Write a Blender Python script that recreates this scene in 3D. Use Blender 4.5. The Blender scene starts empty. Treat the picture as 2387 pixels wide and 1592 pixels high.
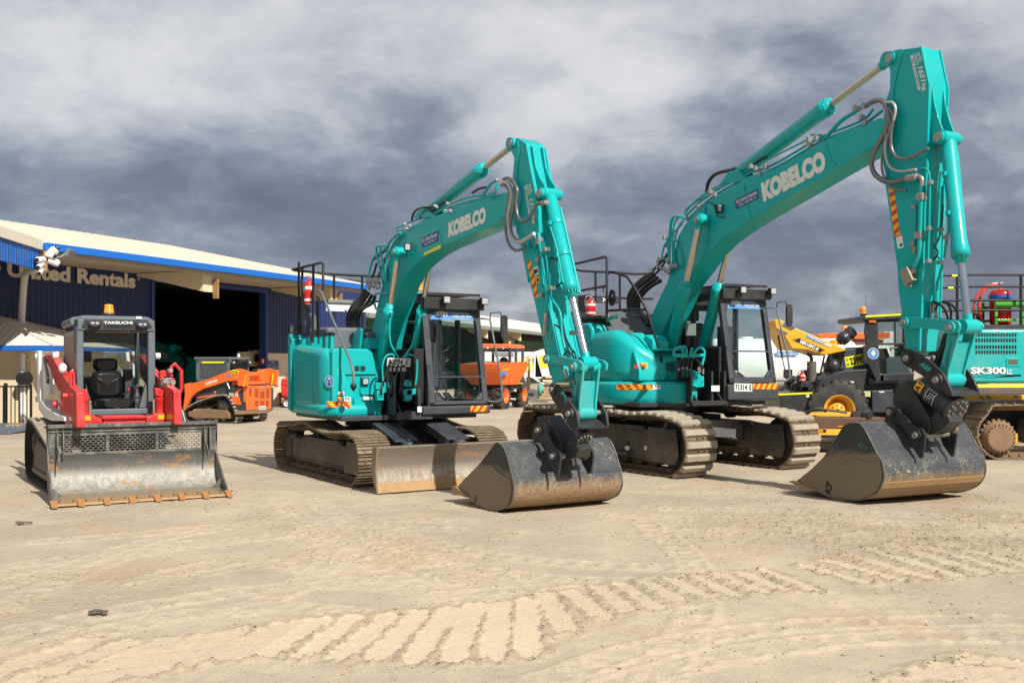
import bpy,bmesh,math,random
import numpy as np
from mathutils import Vector,Matrix
R = math.radians
random.seed(7)
SC = bpy.context.scene
# ---------------------------------------------------------------- camera
FX,CX,HY,CH = 2338.0,1193.5,848.0,1.72
cam = bpy.data.cameras.new("camera");co = bpy.data.objects.new("camera",cam)
SC.collection.objects.link(co);SC.camera = co
co.location = (0,0,CH);co.rotation_euler = (R(90),0,0)
cam.sensor_width = 36;cam.lens = 36*FX/2387;cam.shift_y = (HY-796)/2387
cam.clip_start = .1;cam.clip_end = 3000
# ---------------------------------------------------------------- world + sun
SUN_AZ,SUN_EL = 36.0,42.0      # degrees to the right of the camera's back, elevation
W = bpy.data.worlds.new("World");SC.world = W;W.use_nodes = True
nt = W.node_tree;nt.nodes.clear()
def N(t,kind,**kw):
    n = t.nodes.new(kind)
    for k,v in kw.items():
        if k in n.inputs:n.inputs[k].default_value = v
        else:setattr(n,k,v)
    return n
out = N(nt,'ShaderNodeOutputWorld');bg = N(nt,'ShaderNodeBackground');bg2 = N(nt,'ShaderNodeBackground')
add = N(nt,'ShaderNodeMixShader')
sky = N(nt,'ShaderNodeTexSky',sky_type='NISHITA');sky.sun_disc = False
sky.sun_elevation = R(SUN_EL);sky.sun_rotation = R(180-SUN_AZ)
bg.inputs['Strength'].default_value = .1
nt.links.new(sky.outputs[0],bg.inputs[0])
tc = N(nt,'ShaderNodeTexCoord');sep = N(nt,'ShaderNodeSeparateXYZ');nt.links.new(tc.outputs['Generated'],sep.inputs[0])
def mth(t,op,a,b=None,c=None,clamp=False):
    n = t.nodes.new('ShaderNodeMath');n.operation = op;n.use_clamp = clamp
    for i,x in enumerate((a,b,c)):
        if x is None:continue
        if isinstance(x,(int,float)):n.inputs[i].default_value = x
        else:t.links.new(x,n.inputs[i])
    return n.outputs[0]
zz = mth(nt,'ADD',mth(nt,'MAXIMUM',sep.outputs['Z'],0.0),.40)
u = mth(nt,'DIVIDE',sep.outputs['X'],zz);v = mth(nt,'DIVIDE',sep.outputs['Y'],zz)
cmb = N(nt,'ShaderNodeCombineXYZ');nt.links.new(u,cmb.inputs[0]);nt.links.new(v,cmb.inputs[1])
def ramp(t,inp,stops,interp='LINEAR'):
    n = t.nodes.new('ShaderNodeValToRGB');cr = n.color_ramp;cr.interpolation = interp
    while len(cr.elements) < len(stops):cr.elements.new(.5)
    for e,(p,c) in zip(cr.elements,stops):
        e.position = p;e.color = (c,c,c,1) if isinstance(c,(int,float)) else (*c,1)
    t.links.new(inp,n.inputs[0]);return n.outputs[0]
def noise(t,vec,scale,detail=6,rough=.55,dist=0.,dims='3D',off=None,sc=None):
    if off or sc:
        m = t.nodes.new('ShaderNodeMapping');m.inputs['Location'].default_value = off or (0,0,0)
        m.inputs['Scale'].default_value = sc or (1,1,1);t.links.new(vec,m.inputs[0]);vec = m.outputs[0]
    n = t.nodes.new('ShaderNodeTexNoise');n.inputs['Scale'].default_value = scale;n.inputs['Detail'].default_value = detail
    n.inputs['Roughness'].default_value = rough;n.inputs['Distortion'].default_value = dist
    if vec is not None:t.links.new(vec,n.inputs['Vector'])
    return n.outputs['Fac']
cv = cmb.outputs[0]
n1 = noise(nt,cv,1.9,8,.52,.25,off=(2.1,3.4,0),sc=(1.0,1.05,1))
n2 = noise(nt,cv,6.5,9,.60,.3,off=(1.3,7.7,2),sc=(1.,1.1,1))
n3 = noise(nt,cv,.9,3,.5,.0,off=(5.3,2.4,1))
q = mth(nt,'ADD',mth(nt,'MULTIPLY',n1,.56),mth(nt,'MULTIPLY',n2,.25))
q = mth(nt,'ADD',q,mth(nt,'MULTIPLY',n3,.19))
# brighter broken cloud higher up, darker deck above the horizon
Zn = sep.outputs['Z']
elv = ramp(nt,Zn,[(0,.52),(.05,.40),(.13,.36),(.20,.50),(.28,.68),(.40,.68),(1,.6)])
q = mth(nt,'ADD',q,mth(nt,'MULTIPLY',mth(nt,'SUBTRACT',elv,.5),.40))
# thinner, brighter cloud to the upper left
lx = mth(nt,'MULTIPLY',mth(nt,'MINIMUM',mth(nt,'MAXIMUM',mth(nt,'MULTIPLY',sep.outputs['X'],-1),-.1),.4),mth(nt,'MINIMUM',mth(nt,'MAXIMUM',mth(nt,'SUBTRACT',Zn,.12),0),.2))
q = mth(nt,'ADD',q,mth(nt,'MULTIPLY',lx,.65))
cl = ramp(nt,q,[(.35,(.128,.142,.205)),(.43,(.180,.200,.275)),(.485,(.275,.30,.375)),(.525,(.42,.445,.51)),(.57,(.60,.61,.65)),(.64,(.80,.80,.81)),(.76,(.97,.96,.95))])
nt.links.new(cl,bg2.inputs[0]);bg2.inputs['Strength'].default_value = .74
# a little clear sky remains in the cloud cover
add.inputs[0].default_value = .90
nt.links.new(bg.outputs[0],add.inputs[1]);nt.links.new(bg2.outputs[0],add.inputs[2])
nt.links.new(add.outputs[0],out.inputs[0])
sl = bpy.data.lights.new("sun",'SUN');sl.energy = 5.0;sl.angle = R(.55);sl.color = (1,.955,.88)
so = bpy.data.objects.new("sun",sl);SC.collection.objects.link(so)
sa,se = R(SUN_AZ),R(SUN_EL)
SDIR = Vector((math.sin(sa)*math.cos(se),-math.cos(sa)*math.cos(se),math.sin(se)))
so.rotation_euler = SDIR.to_track_quat('Z','Y').to_euler();so.location = (20,-20,30)
SC.view_settings.view_transform = 'Standard';SC.view_settings.look = 'None';SC.view_settings.gamma = 1
SC.view_settings.use_curve_mapping = False
SC.view_settings.exposure = 0.30

# ---------------------------------------------------------------- frames: a machine stands at (ox,oy) turned by deg
class Frame:
    def __init__(s,ox,oy,deg):
        t = R(deg);s.ox,s.oy,s.deg = ox,oy,deg
        s.c,s.s = math.cos(t),math.sin(t)
    def loc(s,X,Y,Z):dx,dy = X-s.ox,Y-s.oy;return Vector((dx*s.c+dy*s.s,-dx*s.s+dy*s.c,Z))
    def u(s,px,py,**k):
        """local point on the plane x=, y= or z= const seen at photo position px,py"""
        o = s.loc(0,0,CH);e = s.loc((px-CX)/FX*1.,1.,CH-(py-HY)/FX)
        d = e-o;(a,val),= k.items();i = 'xyz'.index(a);t = (val-o[i])/d[i]
        return o+d*t
    def us(s,pts,**k):return [s.u(*p,**k) for p in pts]
    def rel(s,other,p):   # local point of another frame expressed in this one
        X = other.ox+p[0]*other.c-p[1]*other.s;Y = other.oy+p[0]*other.s+p[1]*other.c
        return s.loc(X,Y,p[2])

# ---------------------------------------------------------------- mesh builder
SPLIT = dict(weld_seam='weld_seam',controls='control',vent_slots='vent_slot',boss='boss',grille_slots='grille_slot',air_cleaner='air_cleaner',pipe_clamps='pipe_clamp',pipe_fittings='pipe_fitting',hose_ends='hose_end',hose_couplings='hose_coupling',boom_pipes='boom_pipe',arm_pipes='arm_pipe',foot_pipes='foot_pipe',arm_hose='arm_hose',boom_hose='boom_hose',foot_hose='foot_hose',valve_block='valve_block',lower_wall='lower_wall',cladding='cladding',wall_lettering='wall_lettering',hydraulic_hose='hydraulic_hose',side_stickers='side_sticker',arm_stickers='arm_sticker',body_stickers='body_sticker',hood_stickers='hood_sticker',white_labels='white_label',track_labels='track_label',warning_labels='warning_label',reflective_tape='reflective_tape',housing_labels='housing_label',bucket_lettering='bucket_lettering',couplers='coupler',coupler_bolts='coupler_bolt',awning_bracket='awning_bracket',stay_bar='stay_bar',window='window',post='post',inner_walls='inner_wall',inner_wall='inner_wall',rail_tape='rail_tape',wheels='wheel',bolts='bolt',tank_fittings='tank_fitting',coupler_hose='coupler_hose',opening='opening',bracket='bracket',body='body',cylinder_ear='cylinder_ear',edge_flange='edge_flange',boss_plate='boss_plate',cylinder_bracket='cylinder_bracket',idler_link='idler_link',bucket_ear='bucket_ear',rim='rim',frame='frame',travel_levers='travel_lever',leg_flange='leg_flange',graphics='graphic',cab_window='cab_window',windscreen='windscreen')
SPLITGAP = dict(wall_lettering=.9,vent_slot=.2,grille_slot=.06,air_cleaner=.0,control=.0,body=.3,frame=.1,bolt=.0,coupler=.0,hose_coupling=.0,valve_block=.06)
class MB:
    def __init__(s):s.v = [];s.f = [];s.m = [];s.sm = []
    def add(s,vs,fs,mi=0,smooth=False):
        o = len(s.v);s.v += [tuple(x) for x in vs]
        for f in fs:s.f.append([i+o for i in f]);s.m.append(mi);s.sm.append(smooth)
        return s
    def box(s,c,size,mi=0,rot=None):
        hx,hy,hz = size[0]/2,size[1]/2,size[2]/2;c = Vector(c);vs = []
        for z in (-hz,hz):
            for y in (-hy,hy):
                for x in (-hx,hx):
                    p = Vector((x,y,z));vs.append(c+(rot @ p if rot else p))
        return s.add(vs,[(0,2,3,1),(4,5,7,6),(0,1,5,4),(2,6,7,3),(0,4,6,2),(1,3,7,5)],mi)
    def bx(s,x0,x1,y0,y1,z0,z1,mi=0):return s.box(((x0+x1)/2,(y0+y1)/2,(z0+z1)/2),(abs(x1-x0),abs(y1-y0),abs(z1-z0)),mi)
    def prism(s,pts,d,mi=0):
        """closed polygon of 3D points pushed along vector d"""
        n = len(pts);d = Vector(d);a = [Vector(p) for p in pts];vs = a+[p+d for p in a]
        nrm = Vector((0,0,0))
        for i in range(n):nrm += a[i].cross(a[(i+1) % n])
        fl = nrm.dot(d) > 0
        fs = [list(range(n)),list(range(2*n-1,n-1,-1))]+[(i,n+i,n+(i+1) % n,(i+1) % n) for i in range(n)]
        if fl:fs = [list(reversed(f)) for f in fs]
        return s.add(vs,fs,mi)
    def px(s,prof,x0,x1,mi=0):return s.prism([(x0,p[0],p[1]) for p in prof],(x1-x0,0,0),mi)      # profile (y,z)
    def py(s,prof,y0,y1,mi=0):return s.prism([(p[0],y0,p[1]) for p in prof],(0,y1-y0,0),mi)      # profile (x,z)
    def pz(s,prof,z0,z1,mi=0):return s.prism([(p[0],p[1],z0) for p in prof],(0,0,z1-z0),mi)      # profile (x,y)
    def loft(s,rings,mi=0,smooth=True,cap=True,closed=True):
        n = len(rings[0]);vs = [p for r in rings for p in r];fs = []
        for k in range(len(rings)-1):
            for i in range(n if closed else n-1):
                j = (i+1) % n;fs.append((k*n+i,k*n+j,(k+1)*n+j,(k+1)*n+i))
        s.add(vs,fs,mi,smooth)
        if cap and closed:
            s.add(rings[0],[list(range(n-1,-1,-1))],mi);s.add(rings[-1],[list(range(n))],mi)
        return s
    def ring(s,c,ax,r,n,ref=None):
        ax = Vector(ax).normalized();ref = ref or (Vector((0,0,1)) if abs(ax.z) < .9 else Vector((1,0,0)))
        a = ax.cross(ref).normalized();b = ax.cross(a);c = Vector(c)
        return [c+(a*math.cos(2*math.pi*i/n)+b*math.sin(2*math.pi*i/n))*r for i in range(n)]
    def cyl(s,p0,p1,r,r1=None,n=20,mi=0,cap=True):
        p0,p1 = Vector(p0),Vector(p1);ax = p1-p0
        return s.loft([s.ring(p0,ax,r,n),s.ring(p1,ax,r if r1 is None else r1,n)],mi,True,cap)
    def lathe(s,p0,ax,prof,n=24,mi=0,cap=True):
        """prof: (distance along axis, radius)"""
        p0 = Vector(p0);ax = Vector(ax).normalized()
        return s.loft([s.ring(p0+ax*a,ax,max(r,1e-4),n) for a,r in prof],mi,True,cap)
    def tube(s,pts,r,n=8,mi=0,curve=True,rib=0,closed=False,steps=6):
        pts = [Vector(p) for p in pts]
        if curve and len(pts) > 2:pts = catmull(pts,steps,closed)
        if rib:   # corrugated hose
            L = 0;out_ = [pts[0]]
            for a,b in zip(pts,pts[1:]):
                k = max(1,int((b-a).length/(rib/2)))
                for i in range(1,k+1):out_.append(a.lerp(b,i/k))
            pts = out_
        ref = None;rings = [];prevN = None
        for i,p in enumerate(pts):
            t = (pts[min(i+1,len(pts)-1)]-pts[max(i-1,0)])
            if t.length < 1e-7:t = Vector((0,0,1))
            t.normalize()
            if prevN is None:
                prevN = t.cross(Vector((0,0,1)) if abs(t.z) < .9 else Vector((1,0,0))).normalized()
            nn = (prevN-t*prevN.dot(t));nn = nn.normalized() if nn.length > 1e-6 else prevN
            prevN = nn;b = t.cross(nn);rr = r*(1 if not rib or i % 2 else .82)
            rings.append([p+(nn*math.cos(2*math.pi*k/n)+b*math.sin(2*math.pi*k/n))*rr for k in range(n)])
        return s.loft(rings,mi,True,True)
    def sphere(s,c,r,n=12,mi=0,sz=(1,1,1)):
        c = Vector(c);rings = []
        for i in range(n//2+1):
            a = math.pi*i/(n//2);rr = max(math.sin(a),1e-3)*r
            rings.append([c+Vector((rr*math.cos(2*math.pi*k/n)*sz[0],rr*math.sin(2*math.pi*k/n)*sz[1],-math.cos(a)*r*sz[2])) for k in range(n)])
        return s.loft(rings,mi,True,True)
    def quad(s,a,b,c,d,mi=0):return s.add([a,b,c,d],[(0,1,2,3)],mi)
    def slab(s,pts,th,mi=0):
        """thin plate: polygon given, thickness along its own normal"""
        a = [Vector(p) for p in pts];nrm = Vector((0,0,0))
        for i in range(len(a)):nrm += a[i].cross(a[(i+1) % len(a)])
        return s.prism(pts,nrm.normalized()*th,mi)
    def xf(s,M,start=0):
        for i in range(start,len(s.v)):s.v[i] = tuple(M @ Vector(s.v[i]))
        return s
    def clusters(s,gap=.02):
        par = list(range(len(s.v)))
        def fd(i):
            while par[i] != i:par[i] = par[par[i]];i = par[i]
            return i
        for f in s.f:
            for k in f[1:]:par[fd(k)] = fd(f[0])
        isl = {}
        for i in range(len(s.v)):isl.setdefault(fd(i),[]).append(i)
        B = [[[min(s.v[i][a] for i in g) for a in range(3)],[max(s.v[i][a] for i in g) for a in range(3)],g] for g in isl.values()]
        grp = []
        for b in B:
            hit = [g for g in grp if any(all(b[0][a] <= c[1][a]+gap and c[0][a] <= b[1][a]+gap for a in range(3)) for c in g)]
            new = [b]
            for g in hit:new += g;grp.remove(g)
            grp.append(new)
        return [set(i for c in g for i in c[2]) for g in grp]
    def build(s,name,mats,parent=None,bevel=0,seg=2,smooth_all=False,angle=35):
        if name in SPLIT:
            name = SPLIT[name];cl = s.clusters(SPLITGAP.get(name,.02));first = None
            if len(cl) > 1:
                for g in cl:
                    m_ = MB();mp = {i:k for k,i in enumerate(sorted(g))};m_.v = [s.v[i] for i in sorted(g)]
                    for f,mi,sm in zip(s.f,s.m,s.sm):
                        if f[0] in g:m_.f.append([mp[i] for i in f]);m_.m.append(mi);m_.sm.append(sm)
                    o = m_.build(name,mats,parent,bevel,seg,smooth_all,angle);first = first or o
                return first
        me = bpy.data.meshes.new(name);me.from_pydata(s.v,[],s.f)
        if not isinstance(mats,(list,tuple)):mats = [mats]
        for m in mats:me.materials.append(m)
        me.polygons.foreach_set('material_index',s.m)
        me.polygons.foreach_set('use_smooth',[True]*len(s.f) if (bevel or smooth_all) else s.sm)
        me.update()
        o = bpy.data.objects.new(name,me);SC.collection.objects.link(o)
        if parent:o.parent = parent
        if bevel:
            b = o.modifiers.new('bevel','BEVEL');b.width = bevel;b.segments = seg;b.limit_method = 'ANGLE';b.angle_limit = R(angle)
            b.harden_normals = True
        return o
def catmull(pts,k=6,closed=False):
    out_ = [];n = len(pts)
    for i in range(n if closed else n-1):
        g = (lambda j:pts[j % n]) if closed else (lambda j:pts[min(max(j,0),n-1)])
        p0,p1,p2,p3 = g(i-1),g(i),g(i+1),g(i+2)
        for j in range(k):
            t = j/k
            out_.append(.5*((2*p1)+(p2-p0)*t+(2*p0-5*p1+4*p2-p3)*t*t+(3*p1-p0-3*p2+p3)*t**3))
    out_.append(pts[0].copy() if closed else pts[-1].copy());return out_
def thing(name,label,cat,loc=(0,0,0),rz=0,group=None):
    o = bpy.data.objects.new(name,None);SC.collection.objects.link(o);o.empty_display_size = .2
    o.location = loc;o.rotation_euler = (0,0,R(rz));o['label'] = label;o['category'] = cat
    if group:o['group'] = group
    return o
def tag(o,label,cat,group=None):
    o['label'] = label;o['category'] = cat
    if group:o['group'] = group
    return o
def fthing(name,label,cat,F,group=None):return thing(name,label,cat,(F.ox,F.oy,0),F.deg,group)

_TXT = {}
def text_mesh(txt,bold=0.,shear=0.):
    key = (txt,bold,shear)
    if key in _TXT:return _TXT[key]
    c = bpy.data.curves.new('t','FONT');c.body = txt;c.offset = bold;c.shear = shear;c.resolution_u = 3
    o = bpy.data.objects.new('t',c);SC.collection.objects.link(o)
    dg = bpy.context.evaluated_depsgraph_get();ev = o.evaluated_get(dg);me = ev.to_mesh()
    vs = [tuple(v.co) for v in me.vertices];fs = [list(p.vertices) for p in me.polygons]
    ev.to_mesh_clear();bpy.data.objects.remove(o);bpy.data.curves.remove(c)
    _TXT[key] = (vs,fs);return vs,fs
def letter(mb,txt,p0,p1,up,mi=0,bold=0.,shear=0.,off=.003,nrm=None):
    """letters from baseline p0 to p1, cap height vector up (3D)"""
    vs,fs = text_mesh(txt,bold,shear)
    if not vs:return mb
    x0 = min(v[0] for v in vs);x1 = max(v[0] for v in vs);y0 = min(v[1] for v in vs);y1 = max(v[1] for v in vs)
    p0,p1,up = Vector(p0),Vector(p1),Vector(up)
    n = nrm or (p1-p0).cross(up).normalized()
    pts = [p0+(p1-p0)*((v[0]-x0)/(x1-x0))+up*((v[1]-y0)/(y1-y0))+n*off for v in vs]
    return mb.add(pts,fs,mi)
def stripes(mb,a,b,c,d,n,m1,m2,slant=.8,off=.003):
    """hazard stripes on the quad a(bl) b(br) c(tr) d(tl)"""
    a,b,c,d = map(Vector,(a,b,c,d));nr = (b-a).cross(d-a).normalized()*off
    P = lambda s,t:(a.lerp(b,s)).lerp(d.lerp(c,s),t)+nr
    for i in range(-2,n+2):
        pts = []
        s0,s1,k = i/n,(i+1)/n,slant/n
        poly = [(s0,0),(s1,0),(s1+k,1),(s0+k,1)]
        # clip to 0..1 in s
        def clip(poly,f,g):
            o = []
            for j in range(len(poly)):
                p,q_ = poly[j],poly[(j+1) % len(poly)];ip,iq = f(p),f(q_)
                if ip:o.append(p)
                if ip != iq:
                    t = (g-p[0])/(q_[0]-p[0]);o.append((g,p[1]+(q_[1]-p[1])*t))
            return o
        poly = clip(poly,lambda p:p[0] >= 0,0);poly = clip(poly,lambda p:p[0] <= 1,1) if poly else poly
        if len(poly) > 2:mb.add([P(*p) for p in poly],[list(range(len(poly)))],m1 if i % 2 else m2)
    return mb
# ---------------------------------------------------------------- materials
def mat(name,col,rough=.5,metal=0.,coat=0.,spec=.5,trans=0.,ior=1.45,emis=None,alpha=1):
    m = bpy.data.materials.new(name);m.use_nodes = True;b = m.node_tree.nodes['Principled BSDF']
    b.inputs['Base Color'].default_value = (*col,1);b.inputs['Roughness'].default_value = rough
    b.inputs['Metallic'].default_value = metal;b.inputs['Coat Weight'].default_value = coat;b.inputs['Coat Roughness'].default_value = .06
    b.inputs['Specular IOR Level'].default_value = spec;b.inputs['Transmission Weight'].default_value = trans;b.inputs['IOR'].default_value = ior
    if emis:b.inputs['Emission Color'].default_value = (*emis,1);b.inputs['Emission Strength'].default_value = 1
    return m
def bs(m):return m.node_tree.nodes['Principled BSDF']
def mixc(t,fac,a,b):
    n = t.nodes.new('ShaderNodeMix');n.data_type = 'RGBA'
    if isinstance(fac,(int,float)):n.inputs[0].default_value = fac
    else:t.links.new(fac,n.inputs[0])
    for i,x in ((6,a),(7,b)):
        if isinstance(x,tuple):n.inputs[i].default_value = (*x,1)
        else:t.links.new(x,n.inputs[i])
    return n.outputs[2]
def objc(t):return t.nodes.new('ShaderNodeTexCoord').outputs['Object']
def weather(m,dirt=(.30,.24,.16),amt=.12,scale=2.5,rough_var=.12,bump=.0,low=None,chips=None):
    """paint with blotchy dust, optional more dust near the ground (low=height), optional chips"""
    t = m.node_tree;b = bs(m);c = objc(t);col = tuple(b.inputs['Base Color'].default_value[:3])
    n = noise(t,c,scale,8,.65);f = mth(t,'MULTIPLY',ramp(t,n,[(.45,0.),(.72,1.)]),amt)
    g = noise(t,c,scale*9,4,.7);f = mth(t,'ADD',f,mth(t,'MULTIPLY',ramp(t,g,[(.5,0.),(.8,1.)]),amt*.6))
    if low:
        s = t.nodes.new('ShaderNodeSeparateXYZ');t.links.new(c,s.inputs[0])
        h = mth(t,'SUBTRACT',1,mth(t,'DIVIDE',s.outputs['Z'],low),clamp=True)
        f = mth(t,'ADD',f,mth(t,'MULTIPLY',mth(t,'MULTIPLY',h,ramp(t,n,[(.3,.2),(.6,1.)])),.75),clamp=True)
    out_ = mixc(t,f,col,dirt)
    if chips:
        v2 = noise(t,c,chips[0],5,.75,off=(5,3,1));out_ = mixc(t,ramp(t,v2,[(chips[1],0.),(chips[1]+.03,1.)]),out_,chips[2])
    t.links.new(out_,b.inputs['Base Color'])
    r0 = b.inputs['Roughness'].default_value
    t.links.new(mth(t,'ADD',r0-.04,mth(t,'MULTIPLY',mth(t,'ADD',n,f),rough_var),clamp=True),b.inputs['Roughness'])
    if bump:
        bp = t.nodes.new('ShaderNodeBump');bp.inputs['Strength'].default_value = .4;bp.inputs['Distance'].default_value = bump
        t.links.new(g,bp.inputs['Height']);t.links.new(bp.outputs[0],b.inputs['Normal'])
    return m
def corrug(m,axis='X',pitch=.19,depth=.02):
    t = m.node_tree;b = bs(m);c = objc(t);s = t.nodes.new('ShaderNodeSeparateXYZ');t.links.new(c,s.inputs[0])
    w = mth(t,'SINE',mth(t,'MULTIPLY',s.outputs[axis],2*math.pi/pitch))
    bp = t.nodes.new('ShaderNodeBump');bp.inputs['Strength'].default_value = 1;bp.inputs['Distance'].default_value = depth
    t.links.new(w,bp.inputs['Height']);t.links.new(bp.outputs[0],b.inputs['Normal']);return m
M = {}
TEALC = (.0,.385,.380)
M['teal'] = weather(mat('teal_paint',TEALC,   .36,coat=.16,spec=.32),(.15,.33,.30),.10,1.6,chips=(19,.735,(.22,.30,.27)))
M['teal2'] = weather(mat('teal_paint_worn',TEALC,.36,coat=.35),(.36,.31,.22),.22,2.5,chips=(26,.70,(.16,.07,.03)))
M['black'] = weather(mat('black_paint',(.022,.024,.028),.42,coat=.15),(.22,.18,.13),.14,3,chips=(30,.72,(.20,.15,.10)))
M['char'] = weather(mat('charcoal_paint',(.036,.040,.050),.42,coat=.15),(.24,.21,.17),.16,2.2)
M['cabgrey'] = weather(mat('grey_blue_paint',(.105,.130,.148),.42,coat=.2),(.34,.31,.26),.12,3)
M['under'] = weather(mat('undercarriage_black',(.028,.029,.031),.5),(.20,.16,.11),.30,2.4,bump=.006,low=.65)
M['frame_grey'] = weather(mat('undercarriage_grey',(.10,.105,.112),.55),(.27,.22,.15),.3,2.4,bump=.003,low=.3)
M['rubber'] = weather(mat('rubber',(.022,.022,.022),.8),(.20,.165,.12),.4,3,bump=.003)
M['hose'] = weather(mat('hose_rubber',(.012,.012,.013),.38),(.2,.17,.13),.10,6)
M['pad'] = weather(mat('dusty_rubber_pad',(.30,.255,.19),.9),(.42,.36,.27),.6,6,bump=.004)
M['tracksteel'] = weather(mat('track_steel',(.13,.085,.055),.62,metal=.2),(.30,.22,.14),.55,4,bump=.004)
M['shoe'] = weather(mat('dusty_shoe_steel',(.17,.125,.08),.65,metal=.15),(.40,.31,.20),.62,4,bump=.004)
M['chrome'] = mat('chrome_rod',(.62,.63,.66),.16,metal=1.)
M['rod_tan'] = mat('oiled_rod',(.60,.55,.48),.22,metal=1.)
M['zinc'] = weather(mat('zinc_fitting',(.34,.34,.32),.42,metal=.6),(.3,.24,.15),.25,8)
M['spiral'] = mat('hose_spiral_guard',(.20,.20,.20),.4,metal=.7)
M['braid'] = mat('pale_hose_sleeve',(.42,.44,.44),.45,metal=.3)
M['white'] = weather(mat('white_paint',(.74,.74,.72),.45,coat=.1),(.42,.36,.27),.16,1.8)
M['cream'] = weather(mat('cream_wall',(.66,.56,.385),.8),(.4,.33,.23),.18,.8)
M['roofc'] = weather(mat('cream_roof',(.70,.635,.54),.6),(.42,.36,.28),.22,.5)
M['white_dirty'] = M['white']
M['red'] = weather(mat('red_paint',(.56,.022,.022),.36,coat=.3),(.36,.24,.18),.18,3)
M['red2'] = mat('red_extinguisher',(.55,.012,.012),.25,coat=.6)
M['orange'] = weather(mat('orange_paint',(.78,.135,.018),.36,coat=.3),(.42,.28,.16),.13,3)
M['yellow'] = weather(mat('yellow_paint',(.82,.40,.022),.4,coat=.2),(.3,.2,.1),.22,3)
M['lime'] = mat('fluoro_yellow_tape',(.72,.75,.02),.45)
M['green'] = weather(mat('green_paint',(.06,.38,.03),.4,coat=.2),(.3,.24,.16),.1,3)
M['blue'] = mat('blue_plastic',(.02,.11,.42),.4)
M['wallletter'] = mat('beige_wall_letters',(.66,.60,.50),.6)
M['hyel'] = mat('tape_yellow',(.85,.42,.015),.45);M['hred'] = mat('tape_red',(.52,.055,.012),.45)
M['letter'] = mat('white_lettering',(.72,.76,.72),.5)
M['ink'] = mat('black_lettering',(.01,.01,.012),.5)
M['plate'] = mat('number_plate',(.62,.66,.62),.45)
M['dblue'] = mat('sticker_blue',(.018,.05,.22),.4)
M['lblue'] = mat('sticker_light_blue',(.10,.26,.56),.4)
M['amber'] = mat('amber_lens',(.85,.26,.01),.2,coat=.5)
M['lamp'] = mat('lamp_glass',(.40,.42,.44),.12,coat=1)
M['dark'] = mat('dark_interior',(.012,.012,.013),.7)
M['seat'] = mat('black_vinyl',(.012,.012,.013),.28,coat=.1)
M['mirror'] = mat('mirror_glass',(.25,.32,.32),.05,metal=1)
M['zincbar'] = M['zinc']
def glassm(name,tint=(.80,.90,.88),rough=.0):
    m = bpy.data.materials.new(name);m.use_nodes = True;t = m.node_tree;t.nodes.clear()
    o = t.nodes.new('ShaderNodeOutputMaterial');tr = t.nodes.new('ShaderNodeBsdfTransparent');tr.inputs[0].default_value = (*tint,1)
    gl = t.nodes.new('ShaderNodeBsdfGlossy');gl.inputs['Roughness'].default_value = .02;gl.inputs['Color'].default_value = (.95,1,1,1)
    mx = t.nodes.new('ShaderNodeMixShader');ge = t.nodes.new('ShaderNodeNewGeometry');dt_ = t.nodes.new('ShaderNodeVectorMath');dt_.operation = 'DOT_PRODUCT'
    t.links.new(ge.outputs['Incoming'],dt_.inputs[0]);t.links.new(ge.outputs['Normal'],dt_.inputs[1])
    fc = mth(t,'POWER',mth(t,'SUBTRACT',1,mth(t,'ABSOLUTE',dt_.outputs['Value']),clamp=True),5)
    t.links.new(mth(t,'ADD',mth(t,'MULTIPLY',fc,.9),.055),mx.inputs[0]);t.links.new(tr.outputs[0],mx.inputs[1]);t.links.new(gl.outputs[0],mx.inputs[2])
    t.links.new(mx.outputs[0],o.inputs[0]);return m
M['glass'] = glassm('cab_glass',(.86,.95,.93));M['glass2'] = glassm('tinted_glass',(.45,.52,.50))
M['wall'] = corrug(weather(mat('navy_cladding',(.010,.026,.115),.5),(.05,.06,.12),.25,.5),'X',.20,.03)
M['wallb'] = corrug(mat('bright_blue_cladding',(.008,.15,.58),.45),'Y',.17,.05)
M['wallg'] = corrug(weather(mat('green_cladding',(.022,.105,.055),.55),(.1,.12,.08),.2,.5),'X',.2,.03)
M['wallw'] = corrug(weather(mat('white_cladding',(.66,.68,.67),.55),(.4,.36,.3),.2,.8),'X',.22,.05)
M['bluetrim'] = mat('blue_gutter',(.010,.13,.50),.4)
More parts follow.
